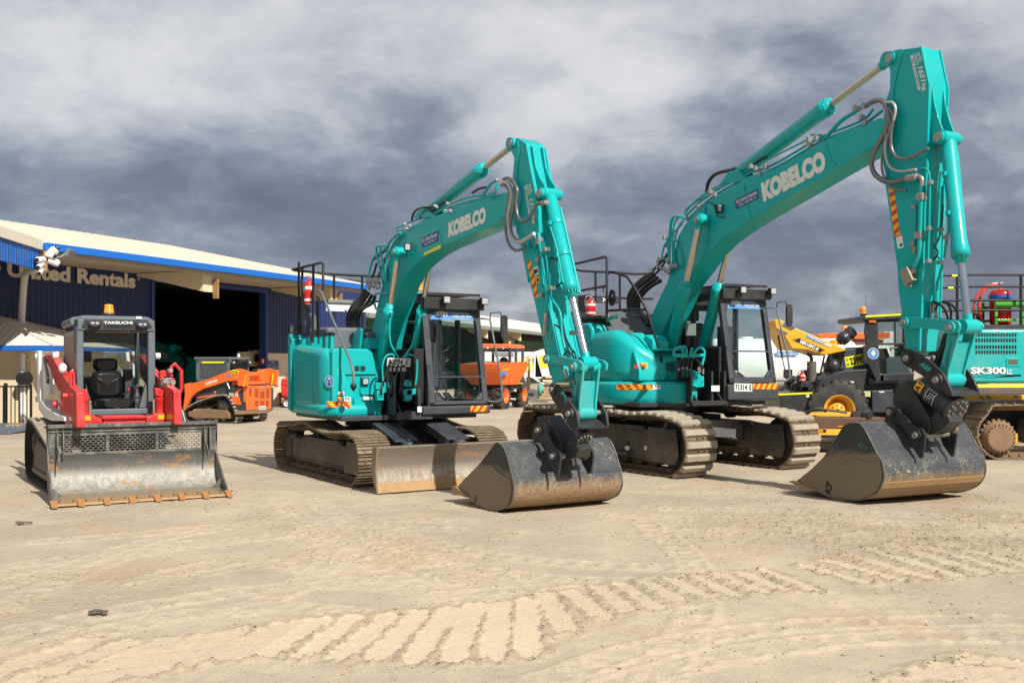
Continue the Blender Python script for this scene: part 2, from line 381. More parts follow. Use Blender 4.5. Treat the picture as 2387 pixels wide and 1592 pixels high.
# worn bucket: black paint above, rust and mud below
def bucket_mat(name,h,rustw=.10,top=(.045,.05,.056),scr=1.):
    m = mat(name,top,.5,coat=.05);t = m.node_tree;b = bs(m);c = objc(t)
    s = t.nodes.new('ShaderNodeSeparateXYZ');t.links.new(c,s.inputs[0]);z = s.outputs['Z']
    big = noise(t,c,3.2,6,.6);fine = noise(t,c,38,6,.7);streak = noise(t,c,9,5,.7,1.2,sc=(1,1,.35))
    # scratches: thin ridged curves of distorted noise, dense near the wear line
    def ridge(sc_,dist,w,off):
        r = noise(t,c,sc_,2,.4,dist,off=off);a = mth(t,'ABSOLUTE',mth(t,'SUBTRACT',r,.5))
        return ramp(t,a,[(0,1.),(w,0.)])
    s1 = mth(t,'MAXIMUM',ridge(4.2,2.2,.006,(1,2,3)),ridge(7.5,1.2,.007,(4,0,1)))
    s1 = mth(t,'MAXIMUM',s1,ridge(14,3.,.010,(7,7,1)))
    msk = ramp(t,noise(t,c,2.6,4,.6,off=(3,3,9)),[(.44,0.),(.56,1.)])
    near = ramp(t,mth(t,'ADD',mth(t,'DIVIDE',z,h),mth(t,'MULTIPLY',mth(t,'SUBTRACT',big,.5),.6)),[(.30,1.),(.62,.25),(.9,.5)])
    s1 = mth(t,'MULTIPLY',mth(t,'MULTIPLY',s1,msk),mth(t,'MULTIPLY',near,scr))
    base = mixc(t,ramp(t,fine,[(.45,0.),(.75,.45)]),top,(.13,.135,.135))
    base = mixc(t,s1,base,(.62,.54,.40))
    zr = mth(t,'ADD',mth(t,'DIVIDE',z,h),mth(t,'MULTIPLY',mth(t,'SUBTRACT',streak,.5),.30))
    mud = mixc(t,big,(.30,.20,.10),(.20,.10,.045));mud = mixc(t,ramp(t,fine,[(.4,0.),(.7,1.)]),mud,(.36,.27,.16))
    f = ramp(t,zr,[(.26,1.),(.26+rustw,.75),(.40+rustw,0.)])
    f = mth(t,'MULTIPLY',f,ramp(t,fine,[(.25,.6),(.5,1.)]))
    t.links.new(mixc(t,f,base,mud),b.inputs['Base Color'])
    t.links.new(mth(t,'ADD',.36,mth(t,'MULTIPLY',f,.3)),b.inputs['Roughness'])
    bp = t.nodes.new('ShaderNodeBump');bp.inputs['Strength'].default_value = .35;bp.inputs['Distance'].default_value = .004
    t.links.new(fine,bp.inputs['Height']);t.links.new(bp.outputs[0],b.inputs['Normal']);return m
M['bkt1'] = bucket_mat('worn_black_bucket_steel',.80,.10)
M['bkt2'] = bucket_mat('scratched_black_bucket_steel',.98,.02)
def side_mat(name,h):
    m = mat(name,(.03,.035,.035),.5);t = m.node_tree;b = bs(m);c = objc(t)
    s = t.nodes.new('ShaderNodeSeparateXYZ');t.links.new(c,s.inputs[0]);big = noise(t,c,2.6,6,.6);fine = noise(t,c,30,6,.7)
    z = mth(t,'ADD',mth(t,'DIVIDE',s.outputs['Z'],h),mth(t,'MULTIPLY',mth(t,'SUBTRACT',big,.5),.45))
    c2 = mixc(t,big,(.20,.165,.11),(.15,.12,.085));c2 = mixc(t,ramp(t,fine,[(.45,0.),(.8,.6)]),c2,(.3,.17,.07))
    base = mixc(t,ramp(t,fine,[(.5,0.),(.8,.4)]),(.03,.035,.036),(.12,.12,.11))
    t.links.new(mixc(t,ramp(t,z,[(.60,1.),(.70,0.)]),base,c2),b.inputs['Base Color']);return m
M['bside1'] = side_mat('muddy_side_plate',.80);M['bside2'] = side_mat('muddy_side_plate_large',.98)
# dozer blade / loader bucket steel: polished, rust patches
def steel_mat(name,a,b2,rust,zs=(0.,.6),hl=(.5,.45,.36),rough=.42):
    m = mat(name,a,rough,metal=.12);t = m.node_tree;b = bs(m);c = objc(t)
    s = t.nodes.new('ShaderNodeSeparateXYZ');t.links.new(c,s.inputs[0])
    big = noise(t,c,2.2,6,.6);st = noise(t,c,14,6,.7,.4,sc=(1,1,.22));fine = noise(t,c,45,5,.7)
    zr = mth(t,'ADD',mth(t,'DIVIDE',mth(t,'SUBTRACT',s.outputs['Z'],zs[0]),zs[1]-zs[0]),mth(t,'MULTIPLY',mth(t,'SUBTRACT',st,.5),.35))
    col = mixc(t,ramp(t,zr,[(.15,0.),(.5,.6),(1.,1.)]),b2,a)
    col = mixc(t,mth(t,'MULTIPLY',ramp(t,zr,[(.12,0.),(.24,1.),(.42,1.),(.6,0.)]),ramp(t,st,[(.40,.35),(.6,1.)])),col,hl)
    col = mixc(t,ramp(t,fine,[(.42,0.),(.72,.5)]),col,(.07,.06,.05))
    r = mth(t,'MULTIPLY',ramp(t,noise(t,c,4.5,6,.65,.6,sc=(.6,1,1.6),off=(2,1,5)),[(.56,0.),(.63,1.)]),ramp(t,st,[(.35,.2),(.6,1.)]))
    col = mixc(t,r,col,rust)
    t.links.new(col,b.inputs['Base Color'])
    bp = t.nodes.new('ShaderNodeBump');bp.inputs['Strength'].default_value = .3;bp.inputs['Distance'].default_value = .004
    t.links.new(fine,bp.inputs['Height']);t.links.new(bp.outputs[0],b.inputs['Normal']);return m
M['blade'] = steel_mat('worn_blade_steel',(.20,.175,.14),(.17,.13,.10),(.40,.16,.05),(0,.62),(.50,.44,.35))
M['lbkt'] = steel_mat('worn_loader_bucket',(.045,.048,.047),(.23,.215,.18),(.34,.16,.055),(.0,.66),(.40,.385,.335),.6)
M['lbkt2'] = weather(mat('loader_bucket_rim',(.075,.078,.075),.55,metal=.2),(.42,.39,.32),.55,5,chips=(24,.64,(.45,.43,.38)))
M['edge'] = weather(mat('rusty_cutting_edge',(.36,.22,.095),.55,metal=.2),(.22,.14,.08),.5,5,bump=.003)
M['edge2'] = weather(mat('polished_cutting_edge',(.30,.25,.19),.4,metal=.5),(.40,.22,.09),.5,4)
M['tooth'] = weather(mat('rusty_tooth',(.42,.20,.07),.55,metal=.2),(.25,.13,.06),.4,9)
M['brown'] = weather(mat('brown_primer',(.10,.05,.03),.5),(.2,.12,.07),.3,3)
M['wood'] = weather(mat('timber',(.42,.29,.16),.8),(.2,.14,.09),.3,5)
M['mud'] = weather(mat('sprocket_rust',(.26,.16,.09),.7,metal=.2),(.14,.09,.06),.5,6,bump=.004)
# ---------------------------------------------------------------- ground: one sheet with pressed track marks
G0 = Frame(0,0,0)
def vnoise(X,Y,sc,seed):
    rs = np.random.RandomState(seed);T = rs.rand(256,256)
    x = X*sc+37.3;y = Y*sc+91.7;xi = np.floor(x).astype(int);yi = np.floor(y).astype(int);fx = x-xi;fy = y-yi
    fx = fx*fx*(3-2*fx);fy = fy*fy*(3-2*fy);g = lambda a,b:T[a % 256,b % 256]
    return (g(xi,yi)*(1-fx)+g(xi+1,yi)*fx)*(1-fy)+(g(xi,yi+1)*(1-fx)+g(xi+1,yi+1)*fx)*fy
def fbm(X,Y,sc,seed,o=4):
    r = 0;a = 1;tot = 0
    for i in range(o):r = r+a*vnoise(X,Y,sc*2**i,seed+i);tot += a;a *= .55
    return r/tot
def nodes_1d(lo,hi,step,far,grow):
    a = [lo]
    while a[-1] < hi:a.append(a[-1]+step(a[-1]))
    b = [a[-1]];d = step(a[-1])
    while b[-1] < far:d *= grow;b.append(b[-1]+d)
    return a+b[1:]
xp = nodes_1d(0,9.5,lambda x:.020 if x < 4.6 else .02+(x-4.6)*.006,2200,1.16)
xs = np.array([-x for x in reversed(xp[1:])]+xp)
yp = nodes_1d(4.7,17,lambda y:max(.016,.0027*y),2600,1.07)
yb = [4.7-x for x in nodes_1d(.1,.3,lambda x:.1,300,1.7)]
ys = np.array(list(reversed(yb))+yp)
X,Y = np.meshgrid(xs,ys)
near = np.clip((22-Y)/6,0,1)*np.clip((Y-3)/1,0,1)*np.clip((13-np.abs(X))/3,0,1)
Z = (fbm(X,Y,.55,3,3)-.5)*.035*near + (fbm(X,Y,4.2,13,4)-.5)*.014*near
D2S = 2387/2351
def gp(p):w = G0.u(p[0]*D2S,p[1]*D2S,z=0);return np.array([w.x,w.y])
PADS = [((612,1497),(738,1422),.085,1),((700,1500),(812,1417),.085,1),((785,1503),(892,1412),.085,1),((865,1508),(965,1403),.085,1),((950,1512),(1032,1396),.088,1),((1040,1512),(1092,1386),.09,1),((1132,1508),(1152,1380),.09,1),((1212,1496),(1212,1374),.09,1),
 ((1302,1444),(1250,1362),.085,.9),((1385,1414),(1312,1358),.08,.85),((1442,1398),(1375,1345),.075,.8),((1502,1389),(1428,1340),.07,.8),((1562,1377),(1482,1333),.07,.8),((1622,1367),(1542,1328),.065,.8),((1684,1360),(1600,1322),.065,.85),((1748,1354),(1655,1318),.065,.85),((1806,1353),(1706,1316),.065,.85),((1868,1354),(1757,1310),.065,.9),
 ((1985,1337),(1850,1297),.07,.9),((2062,1328),(1895,1285),.07,.9),((2140,1327),(1950,1274),.075,.9),((2200,1321),(2000,1262),.075,.9),((2262,1314),(2050,1252),.08,.8),((2320,1310),(2105,1246),.08,.8),((2380,1306),(2160,1240),.08,.8),((2440,1303),(2220,1235),.08,.7),
 ((-160,1590),(200,1470),.10,.75),((-40,1592),(290,1474),.09,.8),((90,1582),(380,1468),.09,.8),((210,1562),(470,1458),.09,.8),((330,1540),(545,1446),.085,.8),((440,1515),(640,1436),.08,.8),((530,1505),(690,1430),.08,.8),((-40,1510),(180,1440),.07,.4),((-60,1490),(60,1450),.06,.35),
 ((350,1320),(480,1290),.06,.6),((430,1322),(552,1296),.06,.55),((300,1345),(420,1318),.05,.35),((2120,1543),(2400,1572),.10,.8),((2165,1527),(2440,1553),.09,.8),((2225,1510),(2460,1533),.09,.8),((2060,1560),(2330,1600),.09,.7),
 ((690,1225),(820,1262),.07,.4),((660,1240),(760,1272),.06,.35),((760,1216),(880,1250),.06,.35),((820,1285),(900,1265),.04,.5)]+[((1880+i*34,1243-i*1.5),(2010+i*34,1217-i*2),.05,.55) for i in range(13)]+[((1450+i*62,1232-i*2),(1585+i*62,1214-i*2),.045,.4) for i in range(8)]+[((690+i*40,1246+i*9),(800+i*40,1228+i*9),.04,.4) for i in range(11)]+[((2090+i*30,1212-i),(2190+i*30,1192-i),.06,.5) for i in range(9)]
pad = np.zeros_like(X);ring = np.zeros_like(X)
wob = (fbm(X,Y,5.,51,2)-.5)*.035+(fbm(X,Y,22.,52,2)-.5)*.03
for a,b,w,s in PADS:
    a,b = gp(a),gp(b);lo = np.minimum(a,b)-.5;hi = np.maximum(a,b)+.5
    i0,i1 = np.searchsorted(ys,lo[1]),np.searchsorted(ys,hi[1]);j0,j1 = np.searchsorted(xs,lo[0]),np.searchsorted(xs,hi[0])
    if i1 <= i0 or j1 <= j0:continue
    sl_ = (slice(i0,i1),slice(j0,j1));x,y = X[sl_],Y[sl_];d = b-a;L2 = d@d
    t = np.clip(((x-a[0])*d[0]+(y-a[1])*d[1])/L2,0,1)
    w = w*.98;dist = np.hypot(x-a[0]-t*d[0],y-a[1]-t*d[1])+wob[sl_]
    pad[sl_] = np.maximum(pad[sl_],s*np.clip((w-dist)/.016+.5,0,1));ring[sl_] = np.maximum(ring[sl_],s*np.clip(1.15-(dist-w)/.085,0,1))
# long tyre sweeps: low ridges
arcs = [[(860,1205),(905,1250),(1010,1285),(1200,1318),(1500,1330),(1700,1322)],[(640,1290),(800,1330),(1000,1352),(1180,1350),(1330,1330)],[(930,1225),(1080,1262),(1300,1290),(1560,1300)],[(0,1395),(140,1330),(330,1262),(560,1235)],[(0,1340),(180,1290),(380,1232),(640,1195)],
        [(560,1400),(700,1330),(760,1270),(735,1215)],[(1400,1180),(1600,1190),(1850,1190),(2351,1215)],[(1500,1165),(1800,1172),(2351,1190)],[(-50,1460),(300,1395),(640,1345),(900,1345),(1180,1390)],[(-50,1510),(330,1425),(600,1390),(800,1400)],[(1250,1560),(1500,1480),(1850,1430),(2400,1420)],[(1350,1590),(1650,1500),(2000,1460),(2400,1455)],[(100,1240),(420,1215),(700,1190),(1000,1195)],[(60,1290),(420,1255),(760,1215),(1040,1212)],[(640,1150),(700,1200),(860,1300),(1150,1420)],[(720,1145),(800,1200),(960,1290),(1280,1420)],[(1500,1560),(1600,1400),(1580,1280),(1480,1200)]]
arcm = np.zeros_like(X)
for ar in arcs:
    P_ = catmull([Vector((*gp(p),0)) for p in ar],5)
    for a,b in zip(P_,P_[1:]):
        lo = (min(a.x,b.x)-.35,min(a.y,b.y)-.35);hi = (max(a.x,b.x)+.35,max(a.y,b.y)+.35)
        sl_ = (slice(np.searchsorted(ys,lo[1]),np.searchsorted(ys,hi[1])),slice(np.searchsorted(xs,lo[0]),np.searchsorted(xs,hi[0])));x,y = X[sl_],Y[sl_]
        if x.size == 0:continue
        d = np.array([b.x-a.x,b.y-a.y]);t = np.clip(((x-a.x)*d[0]+(y-a.y)*d[1])/max(d@d,1e-9),0,1)
        dist = np.hypot(x-a.x-t*d[0],y-a.y-t*d[1]);arcm[sl_] = np.maximum(arcm[sl_],np.clip(1-np.abs(dist-.13)/.06,0,1))
# churned band on the right in front of the big excavator
cr = np.clip(1-np.abs((Y-(9.9+.12*X))/2.3),0,1)*np.clip((X-.6)/1.6,0,1)*near
cr = np.clip(cr*1.6*fbm(X,Y,1.1,77,3)*1.4-.25,0,1)
patch = np.clip((fbm(X,Y,.8,23,4)-.52)*5,0,1)*near*.45
crumb = np.clip(np.maximum(np.maximum(ring*(1-pad)*1.0,cr*.95),patch),0,1)
grain = fbm(X,Y,17,31,3)-.5;rdg = 1-np.abs(fbm(X,Y,8,41,3)-.5)*4
gr2 = fbm(X,Y,30,35,2)-.5
Z += crumb*(1-pad)*(grain*.034+gr2*.030+rdg*.006)+pad*.004*(.5+fbm(X,Y,3,61,2))+ring*(1-pad)*(.010+.045*grain+.02*gr2)+arcm*near*(.012+.03*grain)*(1-ring)
chv = np.sin((X*.55+Y*.85)*19+fbm(X,Y,1.3,88,2)*6)*np.clip((fbm(X,Y,.6,90,2)-.45)*4,0,1)*cr
Z += chv*.016
Z -= .012*near;Z = np.where(near > 0,Z,np.where(Y > 22,-.004,Z))
nyy,nxx = X.shape;me = bpy.data.meshes.new('ground');nv = nxx*nyy
me.vertices.add(nv);me.vertices.foreach_set('co',np.stack([X,Y,Z],-1).reshape(-1).astype(np.float32))
idx = np.arange(nv).reshape(nyy,nxx);quads = np.stack([idx[:-1,:-1],idx[:-1,1:],idx[1:,1:],idx[1:,:-1]],-1).reshape(-1)
nf = quads.size//4;me.loops.add(quads.size);me.loops.foreach_set('vertex_index',quads.astype(np.int32))
me.polygons.add(nf);me.polygons.foreach_set('loop_start',np.arange(0,quads.size,4,dtype=np.int32));me.polygons.foreach_set('loop_total',np.full(nf,4,np.int32))
me.polygons.foreach_set('use_smooth',np.ones(nf,bool));me.update(calc_edges=True)
for nm,arr in (('pressed',np.maximum(pad,arcm*near*.35)),('crumbly',crumb)):
    at = me.attributes.new(nm,'FLOAT','POINT');at.data.foreach_set('value',arr.reshape(-1).astype(np.float32))
gm = mat('sandy_dirt',(.5,.4,.27),.95,spec=.2);t = gm.node_tree;b = bs(gm);c = objc(t)
def attr(nm):
    n = t.nodes.new('ShaderNodeAttribute');n.attribute_name = nm;return n.outputs['Fac']
na,nb,nc,nd,ne = noise(t,c,.35,6,.6),noise(t,c,1.6,6,.65,.4),noise(t,c,60,4,.75),noise(t,c,9,6,.75),noise(t,c,.8,4,.5,off=(4,9,0))
col = mixc(t,ramp(t,nb,[(.35,0.),(.66,1.)]),(.515,.420,.298),(.415,.342,.250))
col = mixc(t,mth(t,'MULTIPLY',ramp(t,na,[(.44,0.),(.60,1.)]),.60),col,(.330,.285,.220))
col = mixc(t,mth(t,'MULTIPLY',ramp(t,ne,[(.56,0.),(.70,1.)]),.55),col,(.47,.31,.20))
col = mixc(t,mth(t,'MULTIPLY',ramp(t,nd,[(.50,0.),(.66,1.)]),.30),col,(.28,.24,.18))
col = mixc(t,attr('pressed'),col,(.545,.445,.312))
col = mixc(t,mth(t,'MULTIPLY',attr('crumbly'),.70),col,(.30,.232,.15))
vo = t.nodes.new('ShaderNodeTexVoronoi');vo.inputs['Scale'].default_value = 42;t.links.new(c,vo.inputs['Vector'])
st = mth(t,'MULTIPLY',ramp(t,vo.outputs['Distance'],[(.16,1.),(.26,0.)]),ramp(t,noise(t,c,2.4,3,.6,off=(8,8,8)),[(.42,.15),(.58,1.)]))
st = mth(t,'MULTIPLY',st,mth(t,'SUBTRACT',1,attr('pressed')))
vc = t.nodes.new('ShaderNodeSeparateXYZ');t.links.new(vo.outputs['Color'],vc.inputs[0])
stc = mixc(t,vc.outputs['X'],(.20,.19,.175),(.62,.58,.50));col = mixc(t,mth(t,'MULTIPLY',st,.75),col,stc)
col = mixc(t,ramp(t,nc,[(.30,.55),(.50,0.)]),col,(.22,.17,.115))
t.links.new(col,b.inputs['Base Color'])
bp = t.nodes.new('ShaderNodeBump');bp.inputs['Strength'].default_value = .8;bp.inputs['Distance'].default_value = .012
hgt = mth(t,'ADD',mth(t,'MULTIPLY',nc,.35),mth(t,'MULTIPLY',nd,.6));hgt = mth(t,'ADD',hgt,mth(t,'MULTIPLY',st,.35))
hgt = mth(t,'MULTIPLY',hgt,mth(t,'SUBTRACT',1.0,mth(t,'MULTIPLY',attr('pressed'),.65)))
t.links.new(hgt,bp.inputs['Height']);t.links.new(bp.outputs[0],b.inputs['Normal'])
me.materials.append(gm);ground = bpy.data.objects.new('ground',me);SC.collection.objects.link(ground);ground['kind'] = 'structure'
# loose clods and gravel lying in the churned parts
rs = np.random.RandomState(5);mb = MB();cnt = 0
cf,pf = crumb,pad
while cnt < 7000:
    i = rs.randint(0,nyy);j = rs.randint(0,nxx)
    y,x = ys[i],xs[j]
    if not (5.2 < y < 15) or abs(x) > .6*y+.5:continue
    if rs.rand() > (cf[i,j]**1.5)*.9+.06*(1-pf[i,j]):continue
    r = (.004+.011*rs.rand()**3)*(.8+y*.03);z = Z[i,j]+r*.35;a = rs.rand()*6.28
    vs = [(x+r*math.cos(a+k*1.257)*(.7+.6*rs.rand()),y+r*math.sin(a+k*1.257)*(.7+.6*rs.rand()),z) for k in range(5)]+[(x,y,z+r*(.5+.5*rs.rand())),(x,y,z-r)]
    mb.add(vs,[(k,(k+1) % 5,5) for k in range(5)]+[((k+1) % 5,k,6) for k in range(5)]);cnt += 1
gv = weather(mat('clod',(.33,.265,.18),.95),(.46,.38,.28),.6,3)
o = mb.build('gravel',gv);o['kind'] = 'stuff';tag(o,'loose clods and small stones scattered over the churned sandy yard','gravel')

# ---------------------------------------------------------------- far trees on the horizon (one mass)
rs = np.random.RandomState(9);mb = MB()
for k in range(150):
    az = -.55+1.1*k/149+rs.uniform(-.004,.004);D = 210+rs.uniform(-8,25);x,y = az*D*1.0,D
    h = 5.2+rs.rand()*2.6;w = 3+rs.rand()*3
    mb.cyl((x,y,0),(x,y,h*.6),.25,.12,5,1)
    for q_ in range(70):
        a,e = rs.rand()*6.28,rs.uniform(-.7,1);rr = rs.rand()**.4
        p = Vector((x+w*.6*rr*math.cos(a)*math.sqrt(1-e*e*.8),y+w*.6*rr*math.sin(a),h*.62+h*.36*e*rr));s_ = .35+rs.rand()*.5
        d1 = Vector(rs.normal(size=3)).normalized()*s_;d2 = Vector(rs.normal(size=3)).normalized()*s_
        mb.add([p-d1,p+d2,p+d1,p-d2],[(0,1,2,3)],0)
o = mb.build('distant_trees',[weather(mat('far_foliage',(.045,.065,.035),.9),(.07,.09,.04),.5,.4),mat('far_bark',(.08,.06,.05),.9)])
o['kind'] = 'stuff';tag(o,'low dark line of far trees on the horizon behind the yard','trees')

# ---------------------------------------------------------------- the blue hire shed
B = Frame(-9.66,40.6,math.degrees(math.atan2(2338,2246-1193.5)))
shed = fthing('hire_shed','long navy blue shed with cream roof, blue gutter and a dark open doorway','building',B)
OV = -3.2                                  # eave overhang in front of the wall
gtl,gtr = B.u(97,568,y=OV),B.u(841,669,y=OV)
zg = (gtl.z+gtr.z)/2;xl,xr = gtl.x,gtr.x
jl,jr = B.u(357,700,y=0).x,B.u(617,700,y=0).x;dh = (B.u(357,657,y=0).z+B.u(617,683,y=0).z)/2
wl,wr = B.u(-260,700,y=0).x,B.u(853,700,y=0).x;ZB = 2.15;zt = zg+.15
rz = B.u(0,514,y=7).z
mb = MB()
mb.bx(wl,jl,0,.2,ZB,zt,0);mb.bx(jr,wr,0,.2,ZB,zt,0);mb.bx(jl,jr,0,.2,dh,zt,0)
mb.build('cladding',M['wall'],shed)
mb = MB();mb.bx(wl,jl,.03,.22,-.1,ZB);mb.bx(jr,wr,.03,.22,-.1,ZB);mb.build('lower_wall',M['cream'],shed)
mb = MB();mb.bx(jl-.12,jl+.02,-.06,.25,0,dh+.05);mb.bx(jr-.02,jr+.12,-.06,.25,0,dh+.05);mb.bx(jl-.12,jr+.12,-.06,.25,dh,dh+.16)
mb.build('door_frame',mat('navy_trim',(.02,.05,.19),.5),shed)
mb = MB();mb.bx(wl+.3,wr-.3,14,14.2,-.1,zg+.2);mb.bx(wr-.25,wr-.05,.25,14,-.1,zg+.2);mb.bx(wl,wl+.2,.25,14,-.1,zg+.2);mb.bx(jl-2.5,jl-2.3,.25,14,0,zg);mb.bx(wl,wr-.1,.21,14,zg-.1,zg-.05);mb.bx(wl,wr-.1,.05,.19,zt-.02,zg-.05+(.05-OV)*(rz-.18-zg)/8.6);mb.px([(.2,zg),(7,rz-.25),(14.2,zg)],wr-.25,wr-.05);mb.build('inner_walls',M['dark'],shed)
# roof: slopes up and back
mb = MB();xe = xr+.25
mb.px([(OV-.05,zg+.1),(7,rz),(7,rz-.18),(OV-.05,zg-.02)],xl-14,xe,0)
mb.px([(7.001,rz),(15,zg+.4),(15,zg+.2),(7.001,rz-.18)],xl-14,xe,0)
for i in range(150): # sheet ribs
    x = xl-13+i*.38
    if x > xe-.1:break
    mb.prism([(x,OV-.05,zg+.10),(x+.035,OV-.05,zg+.10),(x+.035,OV-.05,zg+.125),(x,OV-.05,zg+.125)],(0,7.05-OV,rz-zg-.1))
mb.build('roof',M['roofc'],shed)
mb = MB();mb.bx(xl,xe,OV-.17,OV-.03,zg-.15,zg+.06);mb.build('gutter',M['bluetrim'],shed,bevel=.02)
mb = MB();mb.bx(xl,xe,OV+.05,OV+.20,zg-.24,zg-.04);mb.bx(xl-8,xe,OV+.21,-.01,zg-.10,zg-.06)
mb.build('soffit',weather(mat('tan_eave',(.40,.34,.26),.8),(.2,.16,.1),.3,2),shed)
for px_ in (512,800):                     # sloped awning brackets with rusty end
    x = B.u(px_,665,y=OV).x;mb = MB()
    mb.px([(OV+.25,zg-.12),(OV+.25,zg-.80),(-.1,zg-.2),(-.1,zg-.12)],x-.5,x,0);mb.bx(x-.06,x+.03,OV+.05,OV+.24,zg-1.0,zg-.37,1)
    mb.build('awning_bracket',[M['cream'],M['edge']],shed)
# lettering on the wall
mb = MB();a = B.u(11,648,y=-.05);e = B.u(324,676,y=-.05)
zb1,zt1 = B.u(97,648.5,y=-.05).z,B.u(50,612,y=-.05).z
zb = B.u(185,661,y=-.05).z;zc = B.u(185,625,y=-.05).z
letter(mb,"United Rentals",(B.u(17,649,y=-.05).x,-.05,zb),(B.u(316,673,y=-.05).x,-.05,zb),(0,0,zc-zb),0,.045,0,0,Vector((0,-1,0)))
mb2 = MB();mb2.v = list(mb.v); 
s_ = len(mb.v);letter(mb,"O",(B.u(-75,648,y=-.05).x,-.05,zb),(B.u(2,648,y=-.05).x,-.05,zb),(0,0,zc-zb),0,.05,0,0,Vector((0,-1,0)))
letter(mb,"®",(B.u(320,657,y=-.05).x,-.05,zb+(zc-zb)*.6),(B.u(327,657,y=-.05).x,-.05,zb+(zc-zb)*.6),(0,0,(zc-zb)*.22),0,0,0,0,Vector((0,-1,0)))
mb.build('wall_lettering',M['wallletter'],shed)
# canopy joining on the left, blue fascia
mb = MB()
c0 = B.rel(Frame(0,0,0),B.u(93,590,y=OV))       # world corner
cw = Vector((0,0,0));Xc = B.ox+B.c*B.u(93,590,y=OV).x-B.s*OV;Yc = B.oy+B.s*B.u(93,590,y=OV).x+B.c*OV
A = Frame(Xc,Yc,math.degrees(math.atan2(.994,-.108))-90)       # local -y runs towards the camera
can = fthing('canopy','bright blue ribbed canopy fascia under a cream roof edge joining the navy shed','canopy',A)
ztop,zbot = A.u(88,581,x=0).z,A.u(84,628,x=0).z
mb.bx(-.08,0,-9,-.05,zbot,ztop);mb.build('fascia',M['wallb'],can)
mb = MB();mb.bx(-.2,.06,-9.2,.1,ztop,ztop+.26);mb.add([(-.2,.1,ztop+.25),(-.2,-9.2,ztop+.25),(-9,-9.2,ztop+.6),(-9,.1,ztop+.6)],[(0,1,2,3)]);mb.build('roof',M['roofc'],can)
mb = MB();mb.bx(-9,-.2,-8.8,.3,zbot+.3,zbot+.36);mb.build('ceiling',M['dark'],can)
# white downpipe
P0 = B.u(62,640,y=-.3)
pipe = MB().tube([B.u(88,628,y=-2.6),B.u(70,632,y=-1.2),B.u(58,640,y=-.35),B.u(56,655,y=-.3),B.u(51.5,720,y=-.3),B.u(46,860,y=-.3)],.10,12,steps=5)
dp = pipe.build('downpipe',M['white']);dp.location = (B.ox,B.oy,0);dp.rotation_euler = (0,0,R(B.deg));tag(dp,'white round downpipe against the navy wall under the blue canopy','downpipe')
# security cameras and floodlight at the gutter corner
cc = fthing('security_cameras','cluster of white cameras on a rusty bracket below the shed gutter corner','camera',B)
mb = MB();mb.tube([B.u(105,585,y=-3.3),B.u(105,632,y=-3.3)],.07,6);mb.build('bracket',M['edge'],cc)
for a,b_,r in (((122,597),(108,594),.0),((134,614),(114,606),.1),((88,606),(100,605),.08),((90,622),(98,615),.07),((92,636),(96,628),.06),((128,583),(115,596),.12)):
    mb = MB();r = max(r,.07);p,q_ = B.u(*a,y=-3.5),B.u(*b_,y=-3.35);mb.cyl(p,q_,r,r*1.05,12);mb.sphere(p,r*.9,10,0);mb.cyl(p+(p-q_).normalized()*.02,p+(p-q_).normalized()*.10,r*.7,r*.6,10,1)
    mb.build('camera_head',[M['white'],M['dark']],cc)
fl = fthing('floodlight','grey rectangular floodlight on the shed gutter beside the cameras','floodlight',B)
mb = MB();mb.slab([B.u(148,597,y=-3.6),B.u(163,602,y=-3.5),B.u(171,582,y=-3.6),B.u(156,578,y=-3.7)],.12,0);mb.build('housing',M['cabgrey'],fl,bevel=.01)
mb = MB();mb.slab([B.u(151,594,y=-3.74),B.u(162,598,y=-3.64),B.u(168,584,y=-3.74),B.u(157,581,y=-3.84)],.01,0);mb.build('lens',M['lamp'],fl)
mb = MB();mb.tube([B.u(160,584,y=-3.35),B.u(143,599,y=-3.35),B.u(130,601,y=-3.3)],.03,6,curve=False);mb.build('arm',M['zinc'],fl)
# bright light deep in the shed
lb = fthing('shed_lamp','small bright lamp glowing deep inside the dark shed doorway','lamp',B)
p = B.u(522,757,y=13.2);mb = MB();mb.box(p,(.5,.12,.4));mb.build('lamp_head',M['dark'],lb)
mb = MB();mb.box(p-Vector((0,.08,0)),(.38,.03,.3));mb.build('lens',mat('lit_lens',(1,1,1),.5,emis=(1,1,1)),lb)
# signs on the cream wall right of the door
def wsign(name,label,q,m,*txt):
    o = fthing(name,label,'sign',B);pl = MB();P_ = B.us(q,y=-.02);z0,z1 = P_[0].z,P_[2].z
    pl.bx(P_[0].x,P_[1].x,-.03,0,(P_[0].z+P_[1].z)/2,(P_[2].z+P_[3].z)/2);pl.build('panel',m,o)
    if txt:
        t_ = MB();x0,x1 = P_[0].x,P_[1].x;zlo,zhi = (P_[0].z+P_[1].z)/2,(P_[2].z+P_[3].z)/2
        for s,fx0,fx1,fz,fh,mi in txt:letter(t_,s,(x0+(x1-x0)*fx0,-.035,zlo+(zhi-zlo)*fz),(x0+(x1-x0)*fx1,-.035,zlo+(zhi-zlo)*fz),(0,0,(zhi-zlo)*fh),mi,.02,0,0,Vector((0,-1,0)))
        t_.build('sign_lettering',[M['letter'],M['ink'],M['blue']],o)
wsign('yard_sign','navy sign reading YARD with white symbols on the cream wall',[(620,861),(649,861),(649,841),(620,841)],M['dblue'],("YARD",.35,.65,.78,.13,0),("PPE REQUIRED IN THIS AREA",.08,.92,.50,.07,0),("O U A A O",.08,.92,.08,.24,0))
wsign('safety_notice','white safety notice with blue symbols below the yard sign',[(621,873),(649,873),(649,862),(621,862)],M['white'],("O  O  O",.1,.9,.3,.4,2))
wsign('warning_notice','tall cream notice with a black warning triangle low on the wall',[(640,898),(650,898),(650,874),(640,874)],M['plate'],("A",.15,.85,.45,.4,1),("CAUTION",.1,.9,.1,.12,1))
